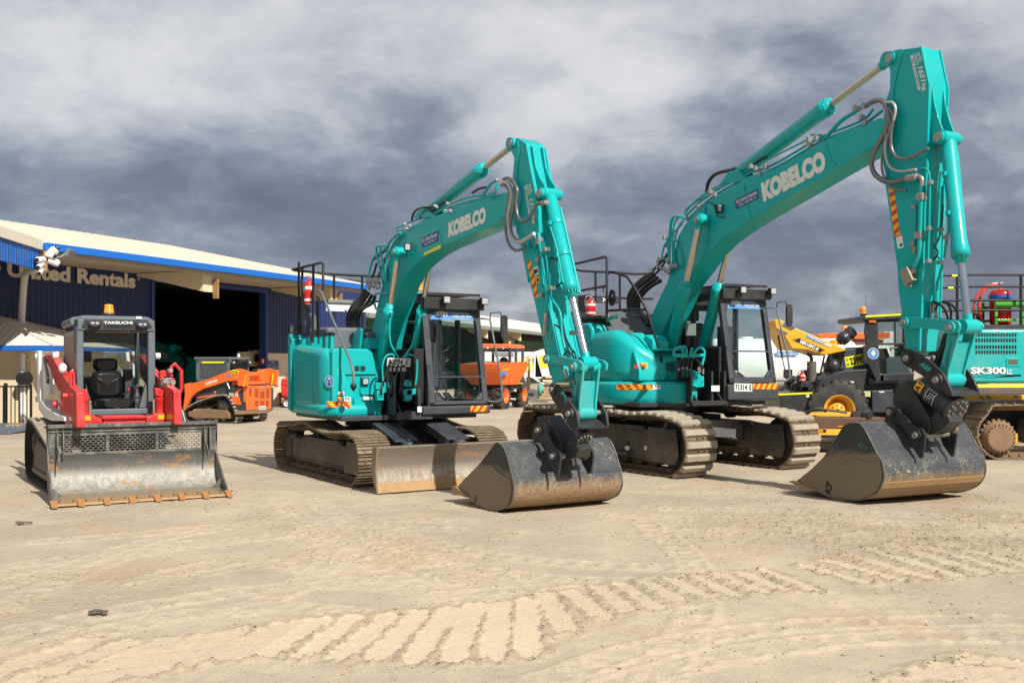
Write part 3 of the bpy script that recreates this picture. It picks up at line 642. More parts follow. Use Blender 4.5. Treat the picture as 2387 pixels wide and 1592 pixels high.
wsign('blue_notice','small blue and white notice beside the warning triangle',[(631,896),(638,896),(638,875),(631,875)],M['plate'],("O",.1,.9,.6,.3,2),("PPE",.1,.9,.15,.2,2))
wsign('fire_point_sign','narrow red fire sign on the door post',[(609,848),(616,848),(616,836),(609,836)],M['red2'],("I",.35,.65,.2,.6,0))
# things inside the dark shed
hx = fthing('wall_fan','pale round fan unit hanging in the dark shed beside the door post','fan',B)
mb = MB();c_ = B.u(592,835,y=.9);mb.cyl(c_+Vector((0,-.12,0)),c_+Vector((0,.2,0)),.34,.34,20,0);mb.cyl(c_+Vector((0,-.14,0)),c_+Vector((0,-.11,0)),.16,.16,16,1);mb.bx(c_.x-.75,c_.x-.2,c_.y-.1,c_.y+.2,c_.z-.2,c_.z+.25,0);mb.build('fan_body',[M['cream'],M['dark']],hx)

# ---------------------------------------------------------------- small cream building on the left with fence
L = Frame(-13.0,27.6,0)
cot = fthing('office_building','small cream building with hipped cream roof and blue gutter behind the black fence','building',L)
ex = L.u(127,812,y=-.6).x;ze0,ze1 = L.u(127,818,y=-.6).z,L.u(127,806,y=-.6).z;wx = L.u(72,870,y=0).x
mb = MB();mb.bx(wx-9,wx,0,6,-.1,ze0+.1);mb.build('wall',M['cream'],cot)
mb = MB();mb.bx(wx-9,ex,-.72,-.6,ze0,ze1);mb.bx(ex-.12,ex,-.59,6.6,ze0,ze1);mb.build('gutter',M['bluetrim'],cot,bevel=.015)
hp = L.u(0,756,y=2.6);mb = MB();zr = ze1+.01
a = Vector((ex-.02,-.6,zr));b_ = Vector((wx-9,-.6,zr));top = ze1+2.0
mb.add([a,b_,(wx-9,3,top),(ex-5.6,3,top),(ex-.02,6.6,zr)],[(0,3,2,1),(0,4,3)],0)
mb.add([(wx-9,-.6,zr-.05),(ex-.02,-.6,zr-.05),(ex-.02,6.6,zr-.05),(wx-9,6.6,zr-.05)],[(0,1,2,3)],0)
d_ = Vector((ex-5.6,3,top))-a;mb.tube([a+Vector((0,0,.01)),a+d_+Vector((0,0,.01))],.045,6,curve=False)
for i in range(45):
    x = ex-.15-i*.2;k = min(1,(ex-x)/5.6);mb.prism([(x,-.6,zr+.0),(x+.04,-.6,zr),(x+.04,-.6,zr+.03),(x,-.6,zr+.03)],(0,3.6*k,(top-zr)*k))
mb.build('roof',M['roofc'],cot)
mb = MB();mb.tube([L.u(53,824,y=-.15),L.u(53,960,y=-.15),L.u(58,974,y=-.3),L.u(72,984,y=-.8)],.07,8,steps=4);mb.build('downpipe',M['white'],cot)
mb = MB();p = L.u(63,882,y=-.1);mb.cyl(p+Vector((0,-.3,0)),p,.17,.17,18);mb.build('wall_lamp',M['dark'],cot)
mb = MB();q_ = L.u(83,870,y=.4);mb.bx(q_.x-.2,q_.x+.25,.4,.5,q_.z-.6,q_.z+.35);mb.build('meter_box',M['cabgrey'],cot)
fe = Frame(-13.1,26.6,0);fn = fthing('yard_fence','low black tubular steel fence in front of the cream building','fence',fe)
x1 = fe.u(72,950,y=0).x;x0 = x1-4;zt_ = 1.14;mb = MB();mb.bx(x0,x1,-.02,.02,zt_-.04,zt_);mb.bx(x0,x1,-.02,.02,.10,.14);mb.build('rail',M['ink'],fn)
mb = MB();x = x1
while x > x0:mb.bx(x-.010,x+.010,-.01,.01,.14,zt_-.04);x -= .105
mb.build('pickets',M['ink'],fn)
mb = MB();x = fe.u(13,950,y=0).x;mb.bx(x-.035,x+.035,-.03,.04,0,zt_+.07);mb.bx(x1-.02,x1+.02,-.03,.04,0,zt_+.04);mb.build('post',M['ink'],fn)
# plastic mat and timber offcuts at the fence foot
pm = Frame(-12.2,24.6,-6);o = fthing('plastic_board','dark blue-grey plastic board lying flat beside the timber pallet near the fence','board',pm)
p1,p2 = pm.u(30,1012,y=0),pm.u(22,994,y=1.2);MB().px([(-.15,.0),(1.3,.05),(1.3,.18),(.8,.22),(-.15,.05)],p1.x-3,p1.x).build('sheet',weather(mat('blue_grey_board',(.10,.12,.17),.5),(.3,.26,.2),.3,2),o,bevel=.03)
pl = Frame(-11.7,25.4,4)
o = fthing('timber_pallet','short timber pallet resting on the ground at the foot of the fence','pallet',pl);q_ = pl.u(42,1005,y=0)
mb = MB();[mb.bx(q_.x-.18,q_.x+.16,-.3+k*.2,-.18+k*.2,.17,.2) for k in range(5)];mb.build('deck',M['wood'],o)
mb = MB();[mb.bx(q_.x-.18+k*.13,q_.x-.10+k*.13,-.3,.6,0,.165) for k in range(3)];mb.build('bearers',M['wood'],o)

# ---------------------------------------------------------------- green shed far right
Gs = Frame(0,70,72.8);gsh = fthing('green_shed','green clad shed with pale roof and dark open bays beyond the orange dumper','building',Gs)
z_e = Gs.u(1080,756,y=0).z;zrf = Gs.u(1080,743,y=3).z
xa,xb = Gs.u(845,760,y=0).x,Gs.u(1262,770,y=0).x+45
mb = MB();mb.px([(-.2,z_e+.05),(4,zrf+.55),(4,zrf+.4),(-.2,z_e-.12)],xa,xb);mb.px([(4.001,zrf+.55),(5.2,z_e+.2),(5.2,z_e),(4.001,zrf+.4)],xa,xb);mb.build('roof',M['roofc'],gsh)
mb = MB();mb.bx(xa,xb,-.35,-.21,z_e-.2,z_e+.02);mb.build('gutter',weather(mat('grey_green_gutter',(.22,.26,.22),.6),(.2,.2,.15),.2,2),gsh)
gz0,gz1 = -.1,Gs.u(1240,795,y=3).z;gx0 = Gs.u(1206,800,y=3).x
mb = MB();mb.bx(gx0,xb,3,3.2,gz0,gz1);xq = Gs.u(885,760,y=1).x;mb.bx(xa,xq,1,1.2,gz0,z_e-.1);mb.build('cladding',M['wallg'],gsh)
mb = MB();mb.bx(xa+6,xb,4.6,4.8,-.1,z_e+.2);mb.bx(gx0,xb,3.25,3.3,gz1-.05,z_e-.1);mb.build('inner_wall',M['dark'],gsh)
mb = MB()
for px_ in (1134,1212):x = Gs.u(px_,775,y=0).x;mb.px([(-.1,z_e-.12),(-.1,z_e-.75),(1.2,z_e-.3),(1.2,z_e-.12)],x-.3,x)
mb.build('awning_bracket',M['cream'],gsh)
mb = MB();q1,q2 = Gs.u(1176,805,y=.5),Gs.u(1200,786,y=.5);mb.bx(q1.x,q2.x,.5,.6,q1.z,q2.z);mb.build('sign_panel',weather(mat('faded_panel',(.20,.19,.15),.7),(.3,.25,.1),.2,2),gsh)
# ---------------------------------------------------------------- excavator building blocks
def Cv(ox,oy,k):                      # crop coordinates -> photo coordinates
    return lambda pts:[(ox+k*x,oy+k*y) for x,y in pts]
V = Vector
def loop_path(keys,step):
    """closed outline through (kind) points, returned as evenly spaced (y,z,ty,tz)"""
    pts = []
    for i,p in enumerate(keys):pts.append(V((0,p[0],p[1])))
    c = catmull(pts,10,True)[:-1];n = len(c)
    L = [0]
    for i in range(n):L.append(L[-1]+(c[(i+1) % n]-c[i]).length)
    tot = L[-1];k = max(8,round(tot/step));out_ = []
    j = 0
    for m_ in range(k):
        d = tot*m_/k
        while L[j+1] < d:j += 1
        t = (d-L[j])/(L[j+1]-L[j]);a,b = c[j % n],c[(j+1) % n];p = a.lerp(b,t)
        a2,b2 = c[(j-1) % n],c[(j+2) % n];tg = (b2-a2).normalized();out_.append((p,tg))
    return out_
def track_path(yf,yr,r,h,top):
    """yf<yr: front and rear wheel centres; top: list of (y,z) between rear and front over the carrier rollers"""
    k = []
    nb = 9
    for i in range(nb):k.append((yf+(yr-yf)*i/(nb-1),.0))
    for a in (25,55,85,115,145):k.append((yr+r*math.sin(R(a)),r-r*math.cos(R(a))))
    k += top
    for a in (215,245,275,305,335):k.append((yf+r*math.sin(R(a)),r-r*math.cos(R(a))))
    return k
def track(par,xc,w,keys,pitch,kind,th=.022):
    mb = MB();lp = loop_path(keys,pitch);n = len(lp)
    for i,(p,tg) in enumerate(lp):
        nrm = V((0,tg.z,-tg.y))           # outward
        if kind == 'steel':
            c = V((xc,p.y,p.z))+nrm*0
            B_ = Matrix(((1,0,0),(0,tg.y,nrm.y),(0,tg.z,nrm.z)))
            mb.box(c-nrm*th*.5,(w,pitch*.93,th),0,B_)
            for q_ in (-.42,-.05,.36):mb.box(c+tg*pitch*q_+nrm*.012,(w,.014,.026),0,B_)
            for s_ in (-.14,.14):mb.box(c+V((s_,0,0))+nrm*.006+tg*pitch*.15,(.035,.03,.02),1,B_)
        elif kind == 'pad':
            c = V((xc,p.y,p.z));B_ = Matrix(((1,0,0),(0,tg.y,nrm.y),(0,tg.z,nrm.z)))
            mb.box(c-nrm*.025,(w,pitch*.95,.026),0,B_)
            a = pitch*.30;tt = .052
            rr = []
            for (sx,sy,hh) in ((1,1,-.012),(.985,.95,.028),(.93,.72,tt)):
                rr.append([c+V((w/2*sx*q1,0,0))+tg*(a*sy*q2-pitch*.03)+nrm*(hh-.012) for q1,q2 in ((-1,-1),(1,-1),(1,1),(-1,1))])
            mb.loft(rr,2,False)
            for s_ in (-.06,.06):mb.cyl(c+V((s_,0,0))+tg*pitch*.40+nrm*-.02,c+V((s_,0,0))+tg*pitch*.40+nrm*.012,.016,n=6,mi=1)
        else:  # rubber belt with lugs
            nx,_ = lp[(i+1) % n];c = V((xc,p.y,p.z));B_ = Matrix(((1,0,0),(0,tg.y,nrm.y),(0,tg.z,nrm.z)))
            mb.box(c-nrm*.02,(w,pitch*1.08,.03),0,B_)
            mb.box(c+nrm*.008,(w*.96,pitch*.5,.034),2,B_)
        if kind != 'rubber' :
            ci = V((xc,p.y,p.z))-nrm*(.025+.045)
            B_ = Matrix(((1,0,0),(0,tg.y,nrm.y),(0,tg.z,nrm.z)))
            for s_ in (-.075,.075):mb.box(ci+V((s_,0,0)),(.035,pitch*1.02,.075),1,B_)
            mb.cyl(ci+V((-.10,0,0))+tg*pitch*.5,ci+V((.10,0,0))+tg*pitch*.5,.022,n=8,mi=1)
    return mb.build('track',[M['shoe'] if kind == 'steel' else (M['tracksteel'] if kind == 'pad' else M['rubber']),M['tracksteel'],M['pad']],par)
def wheel_disc(name,par,c,r,w,m,hub=.35,teeth=0):
    mb = MB();c = V(c);ax = V((1,0,0))
    mb.lathe(c-ax*w/2,ax,[(0,r*hub*.8),(-.02,r*hub),(0,r*hub),(.0,r*.82),(w*.12,r*.86),(w*.12,r),(w*.88,r),(w*.88,r*.86),(w,r*.82),(w,r*hub),(w+.02,r*hub),(w,r*hub*.8)],26)
    for k in range(10):a = k*math.tau/10;mb.cyl(c+V((-w/2-.014,r*.62*math.cos(a),r*.62*math.sin(a))),c+V((-w/2,r*.62*math.cos(a),r*.62*math.sin(a))),.014,n=6)
    if teeth:
        for k in range(teeth):
            a = k*math.tau/teeth;e = V((0,math.cos(a),math.sin(a)));tn = V((0,-math.sin(a),math.cos(a)))
            mb.prism([c-ax*w*.3+e*r*.95+tn*.035,c-ax*w*.3+e*(r+.05)+tn*.012,c-ax*w*.3+e*(r+.05)-tn*.012,c-ax*w*.3+e*r*.95-tn*.035],ax*w*.6)
    return mb.build(name,m,par)
def cylinder(par,name,p0,p1,frac,rb,rr,mbar,mrod,gland=1.15,boss0=.0,boss1=.0,bw=.2):
    """hydraulic cylinder p0 base .. p1 rod eye; barrel takes frac of the length"""
    p0,p1 = V(p0),V(p1);d = (p1-p0);L = d.length;d.normalize();g = p0+d*L*frac
    mb = MB();a = L*frac
    mb.lathe(p0,d,[(0,rb*.6),(rb*.6,rb),(a-.22,rb),(a-.21,rb*1.05),(a-.10,rb*gland),(a-.03,rb*gland),(a-.03,rb*.82),(a+.05,rb*.80),(a+.05,rr)],24)
    for k in range(12):
        t = k*math.tau/12;n1_ = d.cross(V((1,0,0))).normalized();n2_ = d.cross(n1_)
        c = p0+d*(a-.03)+(n1_*math.cos(t)+n2_*math.sin(t))*rb*.98;mb.cyl(c,c+d*.022,rb*.11,n=6)
    if boss0:mb.cyl(p0-V((bw/2,0,0)),p0+V((bw/2,0,0)),boss0,n=22)
    o = mb.build(name,mbar,par)
    mb = MB();mb.cyl(g,p1,rr,n=20);mb.build('rod',mrod,o)
    if boss1:mb = MB();mb.cyl(p1-V((bw/2,0,0)),p1+V((bw/2,0,0)),boss1,n=22);mb.cyl(p1-d*boss1*1.7,p1,rr*1.15,n=16);mb.build('rod_eye',mbar,o)
    return o
def pin(par,c,r,x0,x1,m,name='pin',cap=None):
    mb = MB();mb.cyl((x0,c.y,c.z),(x1,c.y,c.z),r,n=22)
    if cap:mb.cyl((x0-.012,c.y,c.z),(x0,c.y,c.z),cap,n=20,mi=1);mb.cyl((x1,c.y,c.z),(x1+.012,c.y,c.z),cap,n=20,mi=1)
    return mb.build(name,[m,M['zinc']],par,bevel=.004)
def hose(par,pts,r,m='hose',name='hose',**k):return MB().tube(pts,r,9,**k).build(name,M[m],par)
def smooth_poly(pts,k=3):
    """rounded outline"""
    return [tuple(p) for p in catmull([V((*p,0)) if len(p) == 2 else V(p) for p in pts],k,True)[:-1]]
def rail(par,F,segs,r=.022,name='handrail',m='ink'):
    mb = MB()
    for s_ in segs:mb.tube([V(p) for p in s_],r,8,curve=False)
    return mb.build(name,M[m],par)

def bucket(F,root,C):
    """C: x0,x1, prof px (top .. lip along the shell), open px (back from the lip up), ears"""
    x0,x1 = C['x0'],C['x1'];sh = [F.u(*p,x=x0) for p in C['shell']]
    lift = C.get('lift',0);op = [F.u(*p,x=x0) for p in C['open']]
    full = sh+op;zmin = min(p.z for p in full)
    for p in full:p.z = p.z-zmin+.002 if p.z-zmin < .10 else p.z-zmin*.5
    bk = MB()
    sm = catmull(sh,4)
    cen = V((0,sum(p.y for p in sm)/len(sm),sum(p.z for p in sm)/len(sm)))
    inn = [p+(cen-p).normalized()*.022 for p in sm]
    for i in range(len(inn)):inn[i].x = sm[i].x
    prof = sm+list(reversed(inn))
    n = len(sm)
    # shell
    vs = [(x0+.01,p.y,p.z) for p in sm]+[(x1-.01,p.y,p.z) for p in sm];bk.add(vs,[(i,i+1,n+i+1,n+i) for i in range(n-1)],0,True)
    vs = [(x0+.01,p.y,p.z) for p in inn]+[(x1-.01,p.y,p.z) for p in inn];bk.add(vs,[(i+1,i,n+i,n+i+1) for i in range(n-1)],0,True)
    bk.add([(x0,sm[0].y,sm[0].z),(x1,sm[0].y,sm[0].z),(x1,inn[0].y,inn[0].z),(x0,inn[0].y,inn[0].z)],[(0,1,2,3)])
    o = bk.build('bucket',M[C['mat']],root)
    full2 = sm+op
    for xx,nm in ((x0,'side_plate'),(x1-.02,'side_plate')):
        s_ = MB();s_.prism([(xx,p.y,p.z) for p in full2],(.02,0,0));s_.build(nm,M[C['side']],o,bevel=.004)
    # weld rim along the curved edge of the near plate
    s_ = MB();s_.tube([(x0-.002,p.y,p.z) for p in sm],.010,6,curve=False);s_.tube([(x1+.002,p.y,p.z) for p in sm],.010,6,curve=False);s_.build('rim',M['lbkt2'],o)
    # heel wear plate on the near side, raised
    hp = [F.u(*p,x=x0) for p in C['heel']]
    for p in hp:p.z -= zmin*.5
    s_ = MB();s_.prism([(x0-.014,p.y,p.z) for p in hp],(.013,0,0));s_.build('wear_plate',M[C['side']],o,bevel=.004)
    # lip / cutting edge
    a,b_ = sm[-1],op[0]
    s_ = MB();lp = [F.u(*p,x=x0) for p in C['lip']]
    for p in lp:p.z = max(p.z-zmin,.004)
    s_.prism([(x0-.03,p.y,p.z) for p in lp],(x1-x0+.06,0,0));s_.build('cutting_edge',M['edge'],o,bevel=.005)
    # welded strips along the back
    for (i,mm,r) in C['strips']:
        p = sm[int(i*(n-1))];pn = (p-cen).normalized();q_ = sm[int(i*(n-1))+1];tg = (q_-p).normalized()
        s_ = MB();s_.prism([V((x0+.01,p.y,p.z))+pn*.012-tg*r,V((x0+.01,p.y,p.z))+pn*.012+tg*r,V((x0+.01,p.y,p.z))-pn*.01+tg*r*1.1,V((x0+.01,p.y,p.z))-pn*.01-tg*r*1.1],(x1-x0-.02,0,0));s_.build('wear_strip',M[mm],o,bevel=.003)
    return o,sm,zmin

def excavator_front(F,root,C):
    """boom, arm, cylinders, links, hitch and bucket"""
    xb,wb,wa = C['xb'],C['wb'],C['wa'];T = M['teal']
    near = xb-wb;poly = F.us(C['boom'],x=near);mb = MB();mb.prism(poly,(2*wb,0,0));boom = mb.build('boom',T,root,bevel=.012)
    an = xb-wa;poly = F.us(C['arm'],x=an);mb = MB();mb.prism(poly,(2*wa,0,0));arm = mb.build('arm',T,root,bevel=.010)
    # raised reinforcement plates and flanges of the arm
    if 'doubler' in C:
        mb = MB()
        for xx in (an-.014,an+2*wa):p = F.us(C['doubler'],x=an);mb.prism([(xx,q_.y,q_.z) for q_ in p],(.014,0,0))
        mb.build('boss_plate',T,arm,bevel=.004)
    mb = MB();gp_ = F.us(C['gusset'],x=xb-C['gw'])
    for xx in (xb-C['gw']-.012,xb+C['gw']-.012):mb.prism([(xx,q_.y,q_.z) for q_ in gp_],(.024,0,0))
    mb.build('cylinder_bracket',T,arm,bevel=.004)
    # cap plate at the arm top, front edge strips
    mb = MB();fl = F.us(C['armfront'],x=an)
    for xx in (an-.012,an+2*wa-.012):
        for a,b_ in zip(fl,fl[1:]):
            n_ = V((0,-(b_-a).z,(b_-a).y)).normalized()
            if n_.y > 0:n_ = -n_
            mb.prism([V((xx,a.y,a.z))+n_*-.015,V((xx,a.y,a.z))+n_*.014,V((xx,b_.y,b_.z))+n_*.014,V((xx,b_.y,b_.z))+n_*-.015],(.024,0,0))
    mb.build('edge_flange',T,arm)
    # boom cylinders
    bt = F.u(*C['bc_top'],x=near-C['bco']);bb = F.u(*C['bc_bot'],x=near-C['bco']);bg = F.u(*C['bc_gland'],x=near-C['bco'])
    fr = (bg-bb).length/(bt-bb).length
    for sx in (near-C['bco'],xb+wb+C['bco']):
        cylinder(root,'boom_cylinder',(sx,bb.y,bb.z),(sx,bt.y,bt.z),fr,C['bcr'],C['bcr']*.50,T,M['rod_tan'],1.12,0,C['bcr']*.95,.13)
    pin(root,bt,C['bcr']*.72,near-C['bco']-.09,xb+wb+C['bco']+.09,T,'boom_pin',C['bcr']*.5)
    # arm cylinder
    a0,a1,ag = F.u(*C['ac0'],x=xb),F.u(*C['ac1'],x=xb),F.u(*C['acg'],x=xb)
    cylinder(root,'arm_cylinder',a0,a1,(ag-a0).length/(a1-a0).length,C['acr'],C['acr']*.48,T,M['rod_tan'],1.12,C['acr']*1.0,C['acr']*.8,.18)
    mb = MB();d_ = (a1-a0).normalized()
    for sx in (xb-.13,xb+.11):
        base = F.us(C['acear'],x=xb);mb.prism([(sx,q_.y,q_.z) for q_ in base],(.025,0,0))
    mb.build('cylinder_ear',T,boom,bevel=.004)
    pin(root,F.u(*C['acpin'],x=an),C['acr']*.72,an-.05,xb+wa+.05,T,'arm_head_pin',C['acr']*.5)
    # bucket cylinder
    b0,b1,bgl = F.u(*C['kc0'],x=xb),F.u(*C['kc1'],x=xb),F.u(*C['kcg'],x=xb)
    cylinder(root,'bucket_cylinder',b0,b1,(bgl-b0).length/(b1-b0).length,C['kcr'],C['kcr']*.52,T,M['chrome'],1.18,C['kcr']*.92,C['kcr']*.95,wa*1.5)
    pin(root,b0,C['kcr']*.80,xb-C['gw']-.075,xb+C['gw']+.075,T,'cylinder_pin',C['kcr']*.62)
    mb = MB();e = (b1-b0).normalized()      # band and thin pipe on the barrel
    for f_ in (.30,.62):c = b0+(bgl-b0)*f_;mb.lathe(c-e*.02,e,[(0,C['kcr']*1.05),(.04,C['kcr']*1.05)],22);mb.box(c+V((-C['kcr']*1.2,0,0)),(.05,.04,.05));mb.box(c+V((C['kcr']*1.2,0,0)),(.05,.04,.05))
    mb.tube([b0+e*.18+V((C['kcr']*1.3,-.02,0)),b0+e*.3+V((C['kcr']*1.3,-.02,0)),bgl+V((C['kcr']*1.15,-.02,0))],.016,7,curve=False)
    mb.build('cylinder_pipe',T,root)
    # idler links and H link
    il = F.us(C['idler'],x=an-.045);idl = MB()
    for sx in (an-.045,xb+wa+.02):idl.prism([(sx,q_.y,q_.z) for q_ in il],(.032,0,0))
    p_i,p_u = F.u(*C['ip'],x=an-.05),F.u(*C['up'],x=an-.05)
    idl.cyl((an-.08,p_i.y,p_i.z),(an,p_i.y,p_i.z),C['lr'],n=20);idl.cyl((xb+wa,p_i.y,p_i.z),(xb+wa+.08,p_i.y,p_i.z),C['lr'],n=20)
    idl.cyl((an-.08,p_u.y,p_u.z),(an+.01,p_u.y,p_u.z),C['lr']*1.1,n=20);idl.cyl((xb+wa-.01,p_u.y,p_u.z),(xb+wa+.08,p_u.y,p_u.z),C['lr']*1.1,n=20)
    idl.build('idler_link',M['teal2'],root,bevel=.005)
    pin(root,p_i,C['lr']*.6,an-.09,xb+wa+.09,M['zinc'],'link_pin',C['lr']*.55);pin(root,p_u,C['lr']*.62,an-.095,xb+wa+.095,M['zinc'],'link_pin',C['lr']*.55)
    p_l = F.u(*C['lp'],x=an-.05);d = (p_l-p_u);d.x = 0;L = d.length;d.normalize();n_ = V((0,d.z,-d.y));n_ = n_ if n_.y < 0 else -n_
    hl = MB();w2 = wa*.92;th = .085
    P_ = lambda s,t:V((0,p_u.y,p_u.z))+d*s+n_*t
    for sx in (xb-w2,xb+w2-.03):hl.prism([P_(0,-th)+V((sx,0,0)),P_(0,th)+V((sx,0,0)),P_(L*.8,th*.8)+V((sx,0,0)),P_(L,th)+V((sx,0,0)),P_(L,-th*.8)+V((sx,0,0)),P_(L*.5,-th*.7)+V((sx,0,0))],(.03,0,0))
    hl.prism([P_(.16,-.02)+V((xb-w2,0,0)),P_(.16,.045)+V((xb-w2,0,0)),P_(L,.045)+V((xb-w2,0,0)),P_(L,-.02)+V((xb-w2,0,0))],(2*w2,0,0))
    hl.cyl(P_(0,0)+V((xb-w2,0,0)),P_(0,0)+V((xb-w2*.35,0,0)),C['lr']*1.35,n=22);hl.cyl(P_(0,0)+V((xb+w2*.35,0,0)),P_(0,0)+V((xb+w2,0,0)),C['lr']*1.35,n=22)
    hl.cyl(P_(L,0)+V((xb-w2*1.02,0,0)),P_(L,0)+V((xb+w2*1.02,0,0)),C['lr']*1.55,n=24)
    hl.build('bucket_link',M['teal2'],root,bevel=.006)
    # tilting hitch
    hx = wa+.05;hp = F.us(C['hitch'],x=xb-hx);hb = MB()
    for sx in (xb-hx-.032,xb+hx):hb.prism([(sx,q_.y,q_.z) for q_ in hp],(.032,0,0))
    hb.prism([(xb-hx,hp[C['hb'][0]].y,hp[C['hb'][0]].z),(xb-hx,hp[C['hb'][1]].y,hp[C['hb'][1]].z),(xb-hx,hp[C['hb'][2]].y,hp[C['hb'][2]].z)],(2*hx,0,0))
    hitch = hb.build('hitch',M['black'],root,bevel=.008)
    for q_ in (C['hp1'],C['lp']):
        c = F.u(*q_,x=xb-hx-.03);mb = MB()
        mb.lathe((xb-hx-.06,c.y,c.z),(1,0,0),[(0,C['lr']*1.15),(.03,C['lr']*1.25)],24);mb.cyl((xb+hx+.03,c.y,c.z),(xb+hx+.06,c.y,c.z),C['lr']*1.2,n=24);mb.build('boss',M['black'],hitch)
        pin(hitch,c,C['lr']*.62,xb-hx-.075,xb+hx+.075,M['zinc'],'hitch_pin',C['lr']*.56)
    s0,s1 = F.u(*C['sw0'],x=xb),F.u(*C['sw1'],x=xb);e = (s1-s0).normalized();sl2 = (s1-s0).length;sr = C['swr']
    mb = MB();mb.lathe(s0,e,[(0,sr*.75),(.03,sr*.95),(sl2*.75,sr*.95),(sl2*.78,sr*1.0),(sl2-.04,sr*1.02),(sl2-.03,sr*1.12),(sl2,sr*1.12),(sl2+.01,sr*.9)],28)
    n1_ = e.cross(V((1,0,0))).normalized();n2_ = e.cross(n1_)
    for rr_,kk in ((.82,12),(.42,6)):
        for k in range(kk):t = k*math.tau/kk;c = s1+e*.008+(n1_*math.cos(t)+n2_*math.sin(t))*sr*rr_;mb.cyl(c,c+e*.022,.013,n=6,mi=1)
    mb.build('tilt_actuator',[M['black'],M['zinc']],hitch)
    # decals on the actuator housing and hitch plate
    hl2 = MB();qp = F.us(C['qh'],x=xb); 
    hl2.prism([(xb-C['qw'],q_.y,q_.z) for q_ in qp],(2*C['qw'],0,0));hl2.prism([(xb-C['qw']*.8,q_.y,q_.z) for q_ in F.us(C['mount'],x=xb)],(2*C['qw']*.8,0,0));qh = hl2.build('quick_coupler',M['black'],hitch,bevel=.015)
    hk = F.us(C['hook'],x=xb+C['qw']*.75);mb = MB();mb.prism([(xb+C['qw']*.65,q_.y,q_.z) for q_ in hk],(.05,0,0));mb.build('coupler_hook',M['bkt1'] if C['mat'] == 'bkt1' else M['edge2'],hitch,bevel=.006)
    o,sm,zm = bucket(F,root,C)
    er = F.us(C['ears'],x=xb-C['ew'])
    for sx in (xb-C['ew']-.022,xb+C['ew']):mb = MB();mb.prism([(sx,q_.y,q_.z) for q_ in er],(.024,0,0));mb.build('bucket_ear',M['black'],o,bevel=.004)
    for q_ in C['epins']:
        c = F.u(*q_,x=xb-C['ew']);mb = MB();mb.cyl((xb-C['ew']-.05,c.y,c.z),(xb-C['ew']-.02,c.y,c.z),C['lr']*1.05,n=24);mb.build('ear_boss',M['black'],o,bevel=.004)
        pin(o,c,C['lr']*.62,xb-C['ew']-.062,xb+C['ew']+.045,M['zinc'],'bucket_pin',C['lr']*.55)
    return boom,arm,hitch,o

